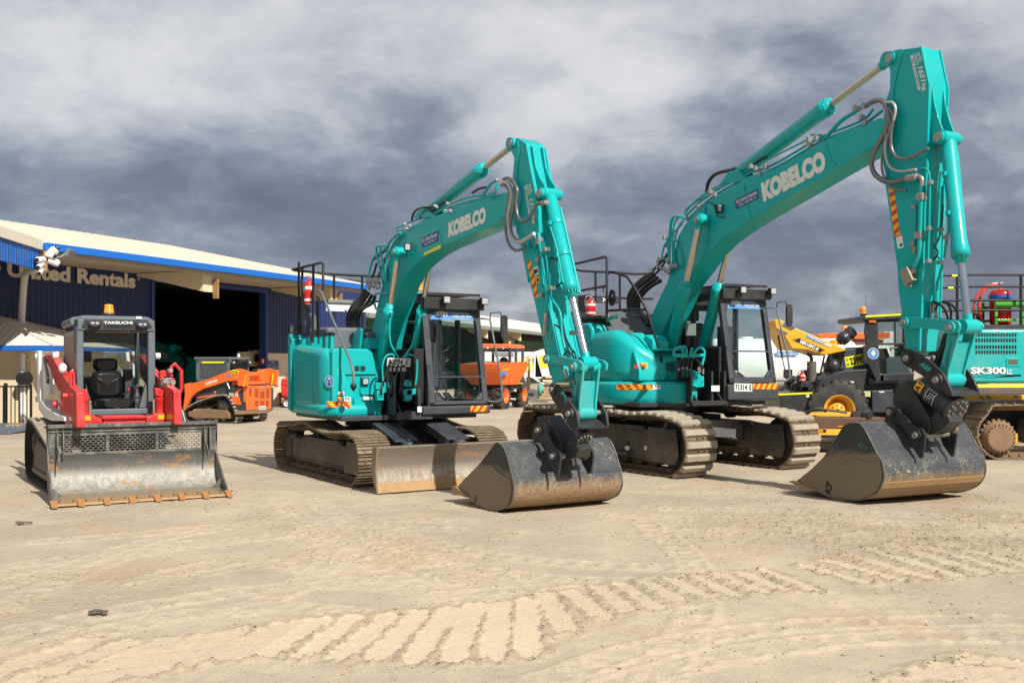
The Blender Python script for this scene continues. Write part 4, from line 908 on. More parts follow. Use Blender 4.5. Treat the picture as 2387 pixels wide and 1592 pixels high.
def cab(F,root,C):
    x0,x1,yb,yt,yr = C['x0'],C['x1'],C['yb'],C['yt'],C['yr'];zf,z0,zg,zt,zr = C['zf'],C['z0'],C['zg'],C['zt'],C['zr']
    ch = M['char'];fy = lambda z:yb+(yt-yb)*(z-z0)/(zt-z0);fp = lambda x,z,o=0:V((x,fy(z)-o,z))
    pw = .09;cb = MB()
    # front pillars, sill, header
    for a,b_ in ((x0,x0+pw*1.2),(x1-pw,x1)):
        cb.prism([fp(a,z0),fp(b_,z0),fp(b_,zt+.02),fp(a,zt+.02)],(0,.09,0))
    cb.prism([fp(x0,z0),fp(x1,z0),fp(x1,zg),fp(x0,zg)],(0,.10,0))
    cb.prism([fp(x0,zt),fp(x1,zt),V((x1,yt+.06,zt+.14)),V((x0,yt+.06,zt+.14))],(0,.12,0))
    # rounded corner gussets of the windscreen opening
    for (xx,sg) in ((x0+pw*1.25,1),(x1-pw,-1)):
        cb.prism([fp(xx,zt),fp(xx+sg*.16,zt),fp(xx+sg*.05,zt-.07),fp(xx,zt-.20)],(0,.06,0));cb.prism([fp(xx,zg),fp(xx+sg*.13,zg),fp(xx,zg+.13)],(0,.06,0))
    # sides and back
    lo_ = .06 if C.get('open') else .35;cb.bx(x0,x0+.05,yb+.10,yr,z0,z0+.62);cb.bx(x1-.05,x1,yb+.10,yr,z0,z0+lo_)
    for yy in (yr-.10,(yb+yr)/2+.1):
        cb.bx(x0,x0+.06,yy-.04,yy+.06,z0+.5,zt+.05);cb.bx(x1-.06,x1,yy-.04,yy+.06,z0+.2,zt+.05)
    cb.bx(x0,x1,yr-.06,yr,z0,z0+(.06 if C.get('open') else .5));cb.bx(x0,x1,yr-.06,yr,zt-.1,zt+.1)
    cb.prism([(x0,yt,zt),(x0,yt,zt+.12),(x0,yr,zt+.12),(x0,yr,zt)],(x1-x0,0,0))
    cabo = cb.build('cab',ch,root,bevel=.012)
    mb = MB();mb.loft([[V((x0+.0,yt+.04,zt+.12)),V((x1,yt+.04,zt+.12)),V((x1,yr,zt+.12)),V((x0,yr,zt+.12))],[V((x0+.03,yt+.14,zr)),V((x1-.05,yt+.14,zr)),V((x1-.05,yr-.1,zr)),V((x0+.03,yr-.1,zr))]],0,False)
    mb.build('roof',M['black'],cabo,bevel=.02)
    mb = MB()  # slatted rock guard over the roof
    mb.bx(x0+.02,x1-.03,yt-.06,yt-.03,zr+.02,zr+.06);mb.bx(x0+.02,x1-.03,yr-.3,yr-.27,zr+.02,zr+.06)
    k = 0
    while x0+.04+k*.09 < x1-.06:mb.bx(x0+.04+k*.09,x0+.065+k*.09,yt-.06,yr-.27,zr+.035,zr+.05);k += 1
    mb.build('roof_guard',M['black'],cabo)
    mb = MB();mb.prism([fp(x0-.02,zt+.02,.01),fp(x1+.02,zt+.02,.01),V((x1+.02,yt-.02,zr-.02)),V((x0-.02,yt-.02,zr-.02))],(0,-.10,0));mb.build('visor',M['black'],cabo,bevel=.015)
    for xx in (x0+(x1-x0)*.30,x1-.05):
        mb = MB();c = V((xx,yt-.20,zt+.16));mb.box(c,(.12,.08,.11),0);mb.box(c+V((0,-.044,0)),(.10,.01,.09),1);mb.box(c+V((0,.03,-.08)),(.03,.03,.08),0);mb.build('work_lamp',[M['black'],M['lamp']],cabo,bevel=.008)
    zb = C['zbar']
    mb = MB();mb.prism([fp(x0+pw,zb-.012),fp(x1-pw*.9,zb-.012),fp(x1-pw*.9,zb+.012),fp(x0+pw,zb+.012)],(0,.04,0));mb.build('window_bar',ch,cabo)
    mb = MB();mb.add([fp(x0+pw,zb,-.03),fp(x1-pw*.9,zb,-.03),fp(x1-pw*.9,zt,-.03),fp(x0+pw,zt,-.03)],[(0,1,2,3)]);mb.add([fp(x0+pw,zg,-.045),fp(x1-pw*.9,zg,-.045),fp(x1-pw*.9,zb,-.045),fp(x0+pw,zb,-.045)],[(0,1,2,3)]);mb.build('windscreen',M['glass'],cabo)
    mb = MB();mb.add([(x0+.02,yb+.12,z0+.6),(x0+.02,yr-.1,z0+.6),(x0+.02,yr-.1,zt),(x0+.02,yt+.1,zt)],[(0,1,2,3)]);mb.add([(x1-.02,yb+.12,z0+lo_),(x1-.02,yr-.1,z0+.35),(x1-.02,yr-.1,zt),(x1-.02,yt+.1,zt)],[(0,1,2,3)]);mb.build('side_window',M['glass'] if C.get('open') == 1 else M['glass2'],cabo)
    if C.get('rearglass',True):mb = MB();mb.add([(x0+.05,yr-.03,z0+.5),(x1-.05,yr-.03,z0+.5),(x1-.05,yr-.03,zt),(x0+.05,yr-.03,zt)],[(0,1,2,3)]);mb.build('rear_window',M['glass2'],cabo)
    if C.get('open') == 2:
        mb = MB();mb.bx(x0+.05,x0+.62,yr-.10,yr-.06,z0+.1,zt-.35);mb.bx(x0+.051,x0+.07,yb+.3,yr-.1,z0+.3,zt-.5);mb.build('rear_panel',M['dark'],cabo)
        mb = MB();mb.bx(x0+.30,x0+.72,-.10,.02,z0+.45,z0+1.30);mb.bx(x0+.28,x0+.74,-.55,-.08,z0+.38,z0+.5);mb.bx(x0+.40,x0+.62,-.09,.0,z0+1.0,z0+1.5);mb.build('seat_back',M['seat'],cabo,bevel=.05,seg=3)
    # visor sticker
    zs = zt-.135
    mb = MB();mb.prism([fp(x0+pw*1.25,zs,-.018),fp(x1-pw,zs,-.018),fp(x1-pw-.02,zt-.01,-.018),fp(x0+pw*1.3,zt-.01,-.018)],(0,.006,0),0)
    w_ = x1-x0-2.2*pw
    letter(mb,"STM",fp(x0+pw*1.25+w_*.16,zs+.055,-.012),fp(x0+pw*1.25+w_*.40,zs+.055,-.012),fp(0,.07)-fp(0,0),1,.06)
    letter(mb,"1300 309 490",fp(x0+pw*1.25+w_*.50,zs+.045,-.012),fp(x0+pw*1.25+w_*.90,zs+.045,-.012),fp(0,.032)-fp(0,0),1,.02)
    letter(mb,"your hire service centre",fp(x0+pw*1.25+w_*.50,zs+.088,-.012),fp(x0+pw*1.25+w_*.88,zs+.088,-.012),fp(0,.022)-fp(0,0),1,.02)
    letter(mb,"www.hireservice.com.au",fp(x0+pw*1.25+w_*.56,zs+.015,-.012),fp(x0+pw*1.25+w_*.84,zs+.015,-.012),fp(0,.016)-fp(0,0),1,.0)
    mb.build('visor_sticker',[M['lblue'],M['letter']],cabo)
    # floor valance
    mb = MB();mb.bx(C['vx0'],x1+.02,yb-.03,yr,zf,z0-.015);mb.build('cab_base',ch,root,bevel=.03,seg=3)
    # seat, console, levers, floor
    mb = MB();sx = (x0+x1)/2+(-.12 if C.get('open') else .02);mb.bx(sx-.24,sx+.24,yr-.85,yr-.36,z0+.36,z0+.48);mb.bx(sx-.23,sx+.23,yr-.40,yr-.28,z0+.45,z0+1.05);mb.bx(sx-.14,sx+.14,yr-.38,yr-.28,z0+1.08,z0+1.28);mb.build('seat',M['seat'],cabo,bevel=.05,seg=3)
    mb = MB();mb.bx(x0+.05,x1-.05,yb+.1,yr-.05,z0-.01,z0+.02);mb.bx(sx-.42,sx-.27,yr-.8,yr-.3,z0+.05,z0+.6);(mb.bx(x0+.12,x0+.30,yb+.3,yb+.5,z0+.25,z0+.95) if C.get('open') else (mb.bx(sx+.27,sx+.42,yr-.8,yr-.3,z0+.05,z0+.6),mb.bx(x1-.22,x1-.10,yb+.28,yb+.5,z0+.2,z0+.95)))
    for s_ in ((-.34,) if C.get('open') else (-.34,.34)):mb.tube([(sx+s_,yr-.75,z0+.6),(sx+s_,yr-.8,z0+.78)],.02,6);mb.sphere((sx+s_,yr-.81,z0+.82),.035,8)
    mb.build('console',M['char'],cabo,bevel=.015)
    mb = MB()
    for s_ in (-.10,.06):mb.tube([(sx+s_,yb+.35,z0+.02),(sx+s_,yb+.33,z0+.25),(sx+s_*.6,yb+.55,z0+.62)],.012,6,curve=False);mb.box((sx+s_,yb+.27,z0+.12),(.11,.2,.02),0,Matrix.Rotation(.5,3,'X'))
    mb.build('travel_levers',M['dark'],cabo)
    mb = MB();mb.tube([fp(x0+.14,zb+.02,.02),fp(x0+.19,zb+.55,.03),fp(x0+.26,zt-.25,.02)],.008,6,curve=False);mb.tube([fp(x0+.19,zb+.3,.035),fp(x0+.23,zt-.2,.03)],.011,5);mb.build('wiper',M['dark'],cabo)
    # entry grab bar and mirror on the outer side
    mb = MB();mb.tube([fp(x1-.01,zt-.10,.02),fp(x1+.10,zt-.12,.12),fp(x1+.14,zt-.6,.14),fp(x1+.17,z0+.5,.16),fp(x1+.17,z0+.10,.16),fp(x1+.10,z0+.03,.12),fp(x1-.02,z0+.04,.03)],.016,8,curve=False);mb.build('grab_bar',M['cabgrey'],cabo)
    mb = MB();q_ = fp(x1+.10,zt-.12,.12);mb.tube([q_,q_+V((.0,-.02,.10)),q_+V((.16,-.04,.12)),q_+V((.20,-.04,.05))],.011,6,curve=False);mb.loft([[q_+V((.22+dx*sc,-.05+dy,-.13+dz*sc)) for dx,dz in ((-.06,.17),(-.03,.2),(.03,.2),(.06,.17),(.065,-.12),(.03,-.18),(-.03,-.18),(-.06,-.12))] for sc,dy in ((.7,.03),(1,0),(1,-.03))],0,False);mb.build('mirror',M['black'],cabo)
    return cabo
# ================================================================ excavator one (smaller, with dozer blade)
E1 = Frame(-2.01,15.95,32); 
X1 = fthing('excavator','smaller teal excavator with a dozer blade and number plate 80094, parked between the red loader and the bigger teal excavator','excavator',E1,'teal excavators parked on the yard')
# undercarriage (same heading)
TP1 = track_path(-1.40,1.42,.36,.72,[(1.55,.735),(1.15,.745),(.85,.75),(.55,.80),(.30,.80),(.0,.745),(-.45,.70),(-.95,.725),(-1.3,.735)])
for s_ in (-1,1):
    xc = s_*.975;track(X1,xc,.50,TP1,.148,'steel')
    mb = MB();xo = xc
    mb.px([(-1.15,.20),(-1.05,.52),(-.6,.58),(.9,.58),(1.15,.52),(1.2,.24),(.9,.20)],xo-.13,xo+.13)
    mb.px([(-1.60,.15),(-1.60,.60),(-1.15,.62),(-1.05,.16)],xo-.175,xo-.155);mb.px([(-1.60,.15),(-1.60,.60),(-1.15,.62),(-1.05,.16)],xo+.155,xo+.175)
    mb.bx(xo-.24,xo-.13,-.98,-.68,.56,.60);mb.bx(xo-.24,xo-.13,.75,1.05,.54,.58);mb.bx(xo-.16,xo+.16,-1.05,1.05,.19,.215)
    mb.bx(xo-.05,xo+.05,.25,.40,.56,.66)
    mb.build('track_frame',M['under'],X1,bevel=.02)
    wheel_disc('idler',X1,(xc,-1.40,.36),.29,.16,M['under'])
    wheel_disc('sprocket',X1,(xc,1.42,.36),.27,.22,M['under'],.6,19)
    for k in range(7):wheel_disc('track_roller',X1,(xc,-1.0+k*.33,.18),.085,.22,M['under'],.4)
    wheel_disc('carrier_roller',X1,(xc,.40,.70),.07,.2,M['under'],.4)
mb = MB();mb.bx(-.75,.75,-.62,.62,.42,.72)
for s1_ in (-1,1):
    for s2_ in (-1,1):mb.prism([(s1_*.55,s2_*.25,.40),(s1_*.55,s2_*.62,.40),(s1_*.88,s2_*.95,.33),(s1_*.88,s2_*.55,.33)],(0,0,.26))
mb.build('car_body',M['under'],X1,bevel=.02)
mb = MB();mb.cyl((0,0,.70),(0,0,.90),.58,n=36);mb.cyl((0,0,.76),(0,0,.84),.64,n=36);mb.build('swing_ring',M['black'],X1)
# blade
mb = MB();prof = [(-2.40,.60),(-2.345,.48),(-2.33,.36),(-2.335,.24),(-2.355,.13)]
cp = catmull([V((0,p[0],p[1])) for p in prof],4)
pf = [(p.y,p.z) for p in cp]+[(p.y+.05,p.z) for p in reversed(cp)]
mb.px(pf,-1.22,1.22);bl = mb.build('dozer_blade',M['blade'],X1,smooth_all=False)
for p in bl.data.polygons:p.use_smooth = False
mb = MB();mb.px([(-2.36,.135),(-2.40,.005),(-2.375,.005),(-2.325,.135)],-1.225,1.225);mb.build('cutting_edge',M['edge'],bl,bevel=.003)
mb = MB()
for s_ in (-1,1):mb.px([(-2.40,.61),(-2.34,.30),(-2.40,.0),(-2.30,.10),(-2.20,.28),(-2.24,.61)],s_*1.22-.012,s_*1.22+.012)
mb.px([(-2.40,.595),(-2.26,.595),(-2.26,.615),(-2.40,.615)],-1.22,1.22);mb.px([(-2.28,.30),(-2.20,.30),(-2.20,.42),(-2.28,.42)],-1.2,1.2);mb.build('blade_rim',M['edge2'],bl,bevel=.003)
for s_ in (-1,1):
    mb = MB();mb.prism([(s_*.48-.07,-.6,.36),(s_*.48-.07,-.6,.54),(s_*.48-.07,-2.25,.40),(s_*.48-.07,-2.25,.20)],(.14,0,0));mb.build('blade_arm',M['char'],X1,bevel=.01)
    mb = MB();xx = s_*.42+.0;mb.prism([(xx-.19,-.75,.87),(xx-.19,-.75,.84),(xx-.19,-1.62,.60),(xx-.19,-1.62,.63)],(.38,0,0));mb.prism([(xx-.19,-.8,.85),(xx-.19,-.8,.72),(xx-.19,-1.5,.55),(xx-.19,-1.6,.62)],(.015,0,0));mb.prism([(xx+.175,-.8,.85),(xx+.175,-.8,.72),(xx+.175,-1.5,.55),(xx+.175,-1.6,.62)],(.015,0,0));mb.build('cylinder_guard',M['char'],X1,bevel=.006)
    cylinder(X1,'blade_cylinder',(xx,-.75,.72),(xx,-2.2,.42),.72,.085,.04,M['char'],M['chrome'],1.15,0,.08,.12)
mb = MB();mb.tube([(-.28,-1.5,.60),(-.12,-1.75,.46),(0,-1.9,.42),(.14,-1.75,.52),(.28,-1.6,.60)],.020);mb.tube([(-.26,-1.45,.60),(-.08,-1.72,.48),(.02,-1.85,.44),(.17,-1.7,.55),(.28,-1.5,.60)],.020);mb.tube([(-.75,-1.3,.55),(-.85,-1.7,.48),(-.65,-1.9,.45),(-.5,-1.95,.45)],.02);mb.build('hydraulic_hose',M['hose'],X1)

# upper structure
T = M['teal']
mb = MB();mb.bx(-1.12,1.15,-.9,1.0,.88,.95);mb.bx(-.30,.30,-1.05,-.6,.88,1.0)
for x in (-.19,.17):mb.px([(-1.0,.95),(-.3,1.75),(.2,1.75),(.5,.95)],x-.02,x+.02)
mb.bx(-.34,-.30,-1.02,-.8,.95,1.55);mb.bx(.05,.09,-1.05,-.95,.95,1.35);mb.bx(.22,.26,-1.05,-.95,.95,1.35)
mb.build('deck',M['char'],X1,bevel=.01)
# right hand side: outer door panel, hood, lower skirt
sp = E1.us([(822,962),(822,908),(757,812),(736,802),(701,797)],x=-1.2)
y_f,y_b = sp[0].y,.93
pr = [(y_f+.04,.97),(sp[1].y,sp[1].z),(sp[2].y,sp[2].z),(sp[3].y,sp[3].z),(y_b,2.06),(y_b,.97)]
mb = MB();fp5 = [(-1.2,.93),(-1.2,.4),(-1.2,-.12),(-1.185,-.32),(-1.09,-.49),(-.96,-.58),(-.79,-.61)]
cpath = catmull([V((p[0],p[1],0)) for p in fp5],5);rings = []
for i,p in enumerate(cpath):
    a = cpath[max(i-1,0)];b_ = cpath[min(i+1,len(cpath)-1)];tg = (b_-a).normalized();nn = V((-tg.y,tg.x,0));nn = nn if (p+nn*.1).length > p.length else -nn
    top = 2.05-.10*max(0,min(1,(.93-p.y)/1.2)) if p.x < -1.17 else 1.95-.60*min(1,(p.x+1.17)/.38)
    rings.append([p+nn*o_+V((0,0,z_)) for o_,z_ in ((-.14,1.0),(.0,1.0),(.012,1.15),(.012,top-.12),(-.008,top-.035),(-.05,top),(-.14,top))])
mb.loft(rings,0,True);mb.build('side_door',T,X1)
mb = MB();mb.pz([(-1.1,.9),(-1.1,-.3),(-.8,-.45),(-.8,.9)],1.0,1.3);mb.py([(-1.12,.97),(-1.12,1.90),(-1.08,1.955),(-.53,1.945),(-.47,1.90),(-.365,1.58),(-.36,.97)],-.545,.62);hood = mb.build('hood',T,X1,bevel=.03,seg=3)
hf = lambda p,y=-.55:E1.u(*Cv(660,740,.16578)([p])[0],y=y)
mb = MB();mb.prism([hf(p) for p in ((1085,825),(1310,820),(1310,1085),(1100,1090),(1075,1060))],(0,-.035,0));mb.prism([hf(p) for p in ((930,600),(960,590),(1215,590),(1235,640),(1290,800),(1010,800))],(0,-.012,0));mb.build('tool_door',T,hood,bevel=.012,seg=2)
mb = MB();q_ = hf((1150,900),-.60);mb.box(q_,(.11,.05,.11),0);mb.box(q_+V((0,-.028,0)),(.08,.01,.08),1);mb.build('headlamp',[M['dark'],M['lamp']],hood,bevel=.008)
mb = MB()
for k in range(5):
    for s_ in (0,82):a = hf((1005+s_,750-k*15),-.565);b_ = hf((1073+s_,742-k*15),-.565);mb.bx(a.x,b_.x,-.57,-.55,a.z,b_.z)
mb.build('vent_grille',M['dark'],hood)
mb = MB();q4 = [hf(p,-.59) for p in ((1125,1158),(1265,1158),(1265,1118),(1125,1105))];mb.add(q4,[(0,1,2,3)]);mb.build('label',M['plate'],hood)
mb = MB();mb.tube([hf((878,805),-.56),hf((1320,805),-.56)],.006,5,curve=False);mb.tube([hf((988,1020),-.60),hf((985,1395),-.65)],.007,5,curve=False);mb.build('panel_gap',M['dark'],hood)
mb = MB();mb.px([(-.60,1.02),(-.60,1.14),(-.4,1.14),(-.4,1.02)],-.78,-.34);q_ = [hf(p,-.62) for p in ((1000,1185),(1410,1195),(1405,1235),(1160,1240),(1000,1275))];mb.prism(q_,(0,.10,0));mb.build('step',T,X1,bevel=.006)
mb = MB()  # thick lower skirt that wraps round the corner
path = [(-1.17,1.02),(-1.205,.6),(-1.21,-.1),(-1.19,-.36),(-1.09,-.54),(-.94,-.62),(-.38,-.64)]
rings = []
cpath = catmull([V((p[0],p[1],0)) for p in path],5)
for i,p in enumerate(cpath):
    a = cpath[max(i-1,0)];b_ = cpath[min(i+1,len(cpath)-1)];tg = (b_-a).normalized();nn = V((-tg.y,tg.x,0));nn = nn if (p+nn*.1).length > p.length else -nn
    rings.append([p+nn*o_+V((0,0,z_)) for o_,z_ in ((-.06,.95),(.01,.935),(.035,.965),(.04,1.03),(.03,1.08),(.0,1.11),(-.06,1.12))])
mb.loft(rings,0,True);mb.build('skirt',T,X1)
# counterweight: sweep round the tail
mb = MB();rings = []
for i in range(0,21):
    a = R(215-250*i/20) if False else R(200-220*i/20);rr = 1.46
    cx_,cy_ = rr*math.cos(a)*.86,rr*math.sin(a)
    cx_ = max(-1.20,min(1.20,cx_));cy_ = max(cy_,.82)
    o_ = V((cx_,cy_,0));n_ = V((cx_*.75,cy_,0)).normalized()
    rings.append([o_+n_*d_+V((0,0,z_)) for d_,z_ in ((-.5,.95),(-.03,.93),(.0,1.0),(.02,1.5),(.0,1.95),(-.08,2.10),(-.22,2.16),(-.5,2.14))])
mb.loft(rings,0,True);mb.build('counterweight',T,X1)
e_ = E1.us([(686,777),(694,790)],x=-1.15)
mb = MB();mb.px([(.86,.96),(.86,2.07),(.98,2.22),(1.12,2.20),(1.14,.96)],-1.225,-1.02);mb.build('rear_corner_post',T,X1,bevel=.05,seg=3)
mb = MB();mb.tube([(-1.235,.90,.97),(-1.237,.90,2.02),(-1.20,.86,2.10),(-1.0,.86,2.12)],.016,8,curve=False);mb.build('door_seam',T,X1)
# door latch and handle recess, decals on the side door
def sd(*a):
    px_,py_ = (a[0][0],a[0][1]) if isinstance(a[0],tuple) else (a[0],a[1]);o_ = a[-1] if len(a) == (2 if isinstance(a[0],tuple) else 3) else .006
    p = E1.u(px_,py_,x=-1.2);return V((-1.2-o_,p.y,p.z))
C2 = Cv(660,740,.16578)
mb = MB();mb.prism([sd(p,.001) for p in smooth_poly(C2([(265,800),(340,850),(415,960),(450,1080),(460,1200),(430,1235),(270,1215)]),3)],(.008,0,0),0)
mb.tube([sd(p,.012) for p in C2([(265,800),(340,860),(400,950),(440,1080)])],.012,6,1)
mb.tube([sd(p,.012) for p in C2([(440,1080),(455,1150),(440,1220),(280,1205)])],.006,6,1)
mb.box(sd(C2([(445,1130)])[0],.012),(.02,.05,.09),2);mb.lathe(sd(C2([(300,735)])[0],.0),(-1,0,0),[(0,.035),(.008,.03),(.008,.018),(.012,.018)],14,3)
mb.build('door_handle',[weather(mat('recess_teal',(.0,.26,.235),.45),(.25,.25,.2),.1,2),T,M['chrome'],M['dark']],X1)
mb = MB();mb.add([sd(p) for p in C2([(272,452),(410,500),(408,555),(272,500)])],[(0,1,2,3)],0)
mb.add([sd(p) for p in C2([(275,988),(358,996),(358,1085),(275,1080)])],[(0,1,2,3)],1)
letter(mb,"EXPLOSIVE",sd(C2([(285,1035)])[0],.008),sd(C2([(350,1042)])[0],.008),V((0,0,.03)),2,.02,0,.002,V((-1,0,0)))
letter(mb,"SK135",sd(C2([(258,1135)])[0],.008),sd(C2([(370,1150)])[0],.008),V((0,0,.06)),3,.02,0,.002,V((-1,0,0)))
for k in range(3):a,b_ = C2([(218+k*3,430+k*25)])[0],C2([(262,455+k*25)])[0];mb.add([sd(a),sd(b_),sd(b_[0],b_[1]+2.2),sd(a[0],a[1]+2.2)],[(0,1,2,3)],4 if k % 2 else 2)
mb.build('side_stickers',[M['lime'],M['ink'],M['letter'],mat('pale_teal_lettering',(.25,.42,.40),.5),M['red2']],X1)
# stickers on the front corner panel
y0_ = -.66
yc = E1.u(700,900,y=y0_)
def ff(px_,py_,y=-.62):p = E1.u(px_,py_,x=-1.2);q_ = E1.u(px_,py_,y=y);return q_ if q_.x > -1.2 else p
C2r = [(612,1178),(955,1190),(950,1275),(618,1258)]
A_ = [sd(p,.046) for p in C2([(612,1255),(730,1262),(730,1183),(606,1178)])]
k_ = Frame(0,0,0)
mb = MB();qs = C2([(606,1178),(955,1190),(950,1275),(618,1258)])
y1_ = E1.u(*qs[1],y=-.70)
def panel(px_,py_,t0=(-1.247,-.02),t1=(-.86,-.70)):
    """point on the vertical corner plane through ground points t0,t1"""
    o = E1.loc(0,0,CH);e = E1.loc((px_-CX)/FX,1.,CH-(py_-HY)/FX);d = e-o
    tx,ty = t1[0]-t0[0],t1[1]-t0[1];nx_,ny_ = ty,-tx;s_ = ((t0[0]-o.x)*nx_+(t0[1]-o.y)*ny_)/(d.x*nx_+d.y*ny_);return o+d*s_
CP0,CP1 = (-1.205,-.30),(-.90,-.72)
pp = lambda q_,o_=0:panel(q_[0],q_[1],(-1.13,-.585),(-.78,-.70))
c4 = [pp(p) for p in qs];mb = MB();stripes(mb,c4[3],c4[2],c4[1],c4[0],5,0,1,-.9,.002);mb.build('hazard_tape',[M['hyel'],M['hred']],X1)
mb = MB();q4 = [pp(p) for p in C2([(860,1112),(952,1118),(950,1182),(858,1178)])];mb.add(q4,[(0,1,2,3)],0);q4 = [pp(p) for p in C2([(778,1045),(860,1045),(860,1092),(778,1090)])];mb.add(q4,[(0,1,2,3)],0);q4b = [pp(p)+V((-.002,-.002,0)) for p in C2([(786,1066),(852,1066),(852,1088),(786,1086)])];mb.add(q4b,[(0,1,2,3)],1)
w0 = [pp(p)+V((-.002,-.002,0)) for p in C2([(870,1165),(940,1168)])];letter(mb,"}O{",w0[0],w0[1],V((0,0,.05)),2,.02)
mb.build('warning_labels',[M['letter'],M['red2'],M['ink']],X1)
mb = MB();c = pp(C2([(795,1145)])[0]);mb.box(c+V((-.01,-.02,0)),(.075,.05,.06),0);mb.sphere(c+V((-.03,-.06,0)),.024,10,1);mb.build('isolator_switch',[M['hyel'],M['orange']],X1,bevel=.006)
mb = MB();c = panel(*C2([(650,898)])[0],(-1.235,-.32),(-1.09,-.60));tn_ = V((.145,-.28,0)).normalized();on_ = V((-.28,-.145,0)).normalized()
u_,v_ = tn_*.085,V((0,0,.088));el = lambda s:[c+u_*math.cos(a)*s+v_*math.sin(a)*s*1.0+on_*(.002*(1+3*(1-s))) for a in [k*math.tau/28 for k in range(28)]]
for s_,m_ in ((1,1),(.93,0)):mb.add(el(s_),[list(range(28))],m_)
mb.add([c+u_*x*.001+v_*z*.001+on_*.005 for x,z in ((-300,100),(-260,560),(0,700),(260,560),(300,100),(380,50),(380,-350),(240,-350),(200,350),(-200,350),(-240,-350),(-380,-350),(-380,50))],[list(range(13))],1)
mb.add([c+u_*x*.001+v_*z*.001+on_*.006 for x,z in ((-170,300),(170,300),(200,-500),(0,-620),(-200,-500))],[list(range(5))],2)
mb.build('ear_protection_sign',[M['lblue'],M['letter'],M['dblue']],X1)
# engine covers, tank cap, ladder post base, exhaust
mb = MB();mb.bx(-.85,.9,.35,1.15,1.95,2.30);mb.bx(-.30,.85,.05,.35,1.9,2.22);mb.build('engine_cover',mat('grey_cover',(.12,.125,.135),.5),X1,bevel=.05,seg=3)
mb = MB();c = E1.u(*C2([(650,420)])[0],x=-.98);mb.cyl((c.x,c.y,1.9),(c.x,c.y,2.15),.075,n=20,mi=0);mb.cyl((c.x,c.y,2.15),(c.x,c.y,2.20),.085,n=20,mi=1);mb.build('fuel_cap',[T,M['dark']],X1)
mb = MB();mb.px([(.1,1.9),(.0,2.25),(.1,2.3),(.3,2.2),(.45,1.9)],-.42,-.36);mb.px([(-.2,1.95),(-.1,2.12),(.3,2.14),(.4,1.95)],-.36,-.05);mb.build('boom_foot_bracket',T,X1,bevel=.01)
mb = MB();c = E1.u(*Cv(660,560,.17857)([(400,1000)])[0],x=-.75);mb.tube([(c.x,c.y,1.95),(c.x,c.y,c.z-.1),(c.x-.05,c.y+.0,c.z+.05)],.055,12);mb.build('exhaust_pipe',M['cabgrey'],X1)
# cab
CAB1 = dict(open=2,x0=.24,x1=1.27,yb=-1.07,yt=-.80,yr=.62,zf=.945,z0=1.095,zg=1.15,zt=2.54,zr=2.76,zbar=1.52,vx0=.10)
cab(E1,X1,CAB1)
mb = MB();q_ = [E1.u(*p,y=-1.105) for p in Cv(900,640,.22953)([(855,1393),(1022,1390),(1030,1332),(862,1334)])];stripes(mb,*q_,5,0,1,.9,.002);mb.build('hazard_tape',[M['hyel'],M['hred']],X1)
mb = MB();q_ = [E1.u(*p,y=-1.105) for p in Cv(900,640,.22953)([(318,1398),(362,1398),(362,1340),(318,1340)])];mb.add(q_,[(0,1,2,3)],0);mb.build('label',M['plate'],X1)
mb = MB();mb.bx(.06,.23,-.9,.5,1.1,1.95);mb.build('cab_side_cover',M['dark'],X1,bevel=.02)
# handrails, platform posts, mirror arm
Cz = Cv(660,560,.17857)
r1 = lambda pts,x:[E1.u(*p,x=x) for p in Cz(pts)]
ry = lambda pts,y:[E1.u(*p,y=y) for p in Cz(pts)]
yy = .95
fr_ = [E1.u(*p,x=-1.18) for p in Cz([(200,1200),(200,285)])]
rail(X1,E1,[
    [ry([(205,1200)],yy)[0],ry([(205,285)],yy)[0]],
    [ry([(520,1090)],.25)[0],ry([(522,330)],.25)[0]] if False else [r1([(522,660)],-1.1)[0],r1([(522,310)],-1.1)[0],r1([(495,295)],-1.1)[0],r1([(120,385)],-1.1)[0],ry([(150,395)],1.0)[0],ry([(650,445)],1.0)[0],ry([(1120,470)],1.0)[0],ry([(1300,480)],1.0)[0]],
    [r1([(395,330)],-1.1)[0],r1([(385,1340)],-1.1)[0]],[r1([(250,360)],-1.1)[0],r1([(250,1180)],-1.1)[0]],
    [ry([(665,450)],1.0)[0],ry([(668,1150)],1.0)[0]],[ry([(1030,470)],1.0)[0],ry([(1030,1150)],1.0)[0]],
    [ry([(470,795)],1.0)[0],ry([(1250,800)],1.0)[0]]],.021)
rail(X1,E1,[[r1([(285,1180)],-1.0)[0],r1([(275,720)],-1.0)[0],r1([(300,685)],-1.0)[0],r1([(470,655)],-1.0)[0],r1([(500,680)],-1.0)[0]]+[E1.u(*p,x=-.98) for p in Cz([(870,1560)])]+[E1.u(*p,x=-.98) for p in C2([(990,780),(990,950)])]],.020,'ladder_rail','cabgrey')
mb = MB();c = E1.u(*C2([(988,985)])[0],x=-.98);mb.lathe(c+V((0,0,.06)),(0,0,-1),[(0,.03),(.03,.045),(.06,.045),(.12,.004)],10);mb.build('rail_foot',M['ink'],X1)
rail(X1,E1,[[r1([(295,860)],-1.0)[0],r1([(385,1120)],-1.0)[0]],[r1([(300,1120)],-1.0)[0],r1([(385,1330)],-1.0)[0]],[r1([(440,720)],-.9)[0],r1([(450,1340)],-.9)[0]],[r1([(470,740)],-.9)[0],r1([(465,1350)],-.9)[0]],[r1([(115,765)],-1.15)[0],r1([(280,730)],-1.0)[0]]],.014,'stay_bar')
mb = MB();p = r1([(195,1170)],-1.15)[0];mb.box(p,(.07,.10,.16));p2 = r1([(130,1165)],-1.15)[0];mb.box(p2,(.04,.17,.16),1);mb.box(p2+V((-.025,0,0)),(.005,.05,.06),2);mb.build('camera_box',[M['ink'],M['cabgrey'],M['plate']],X1)
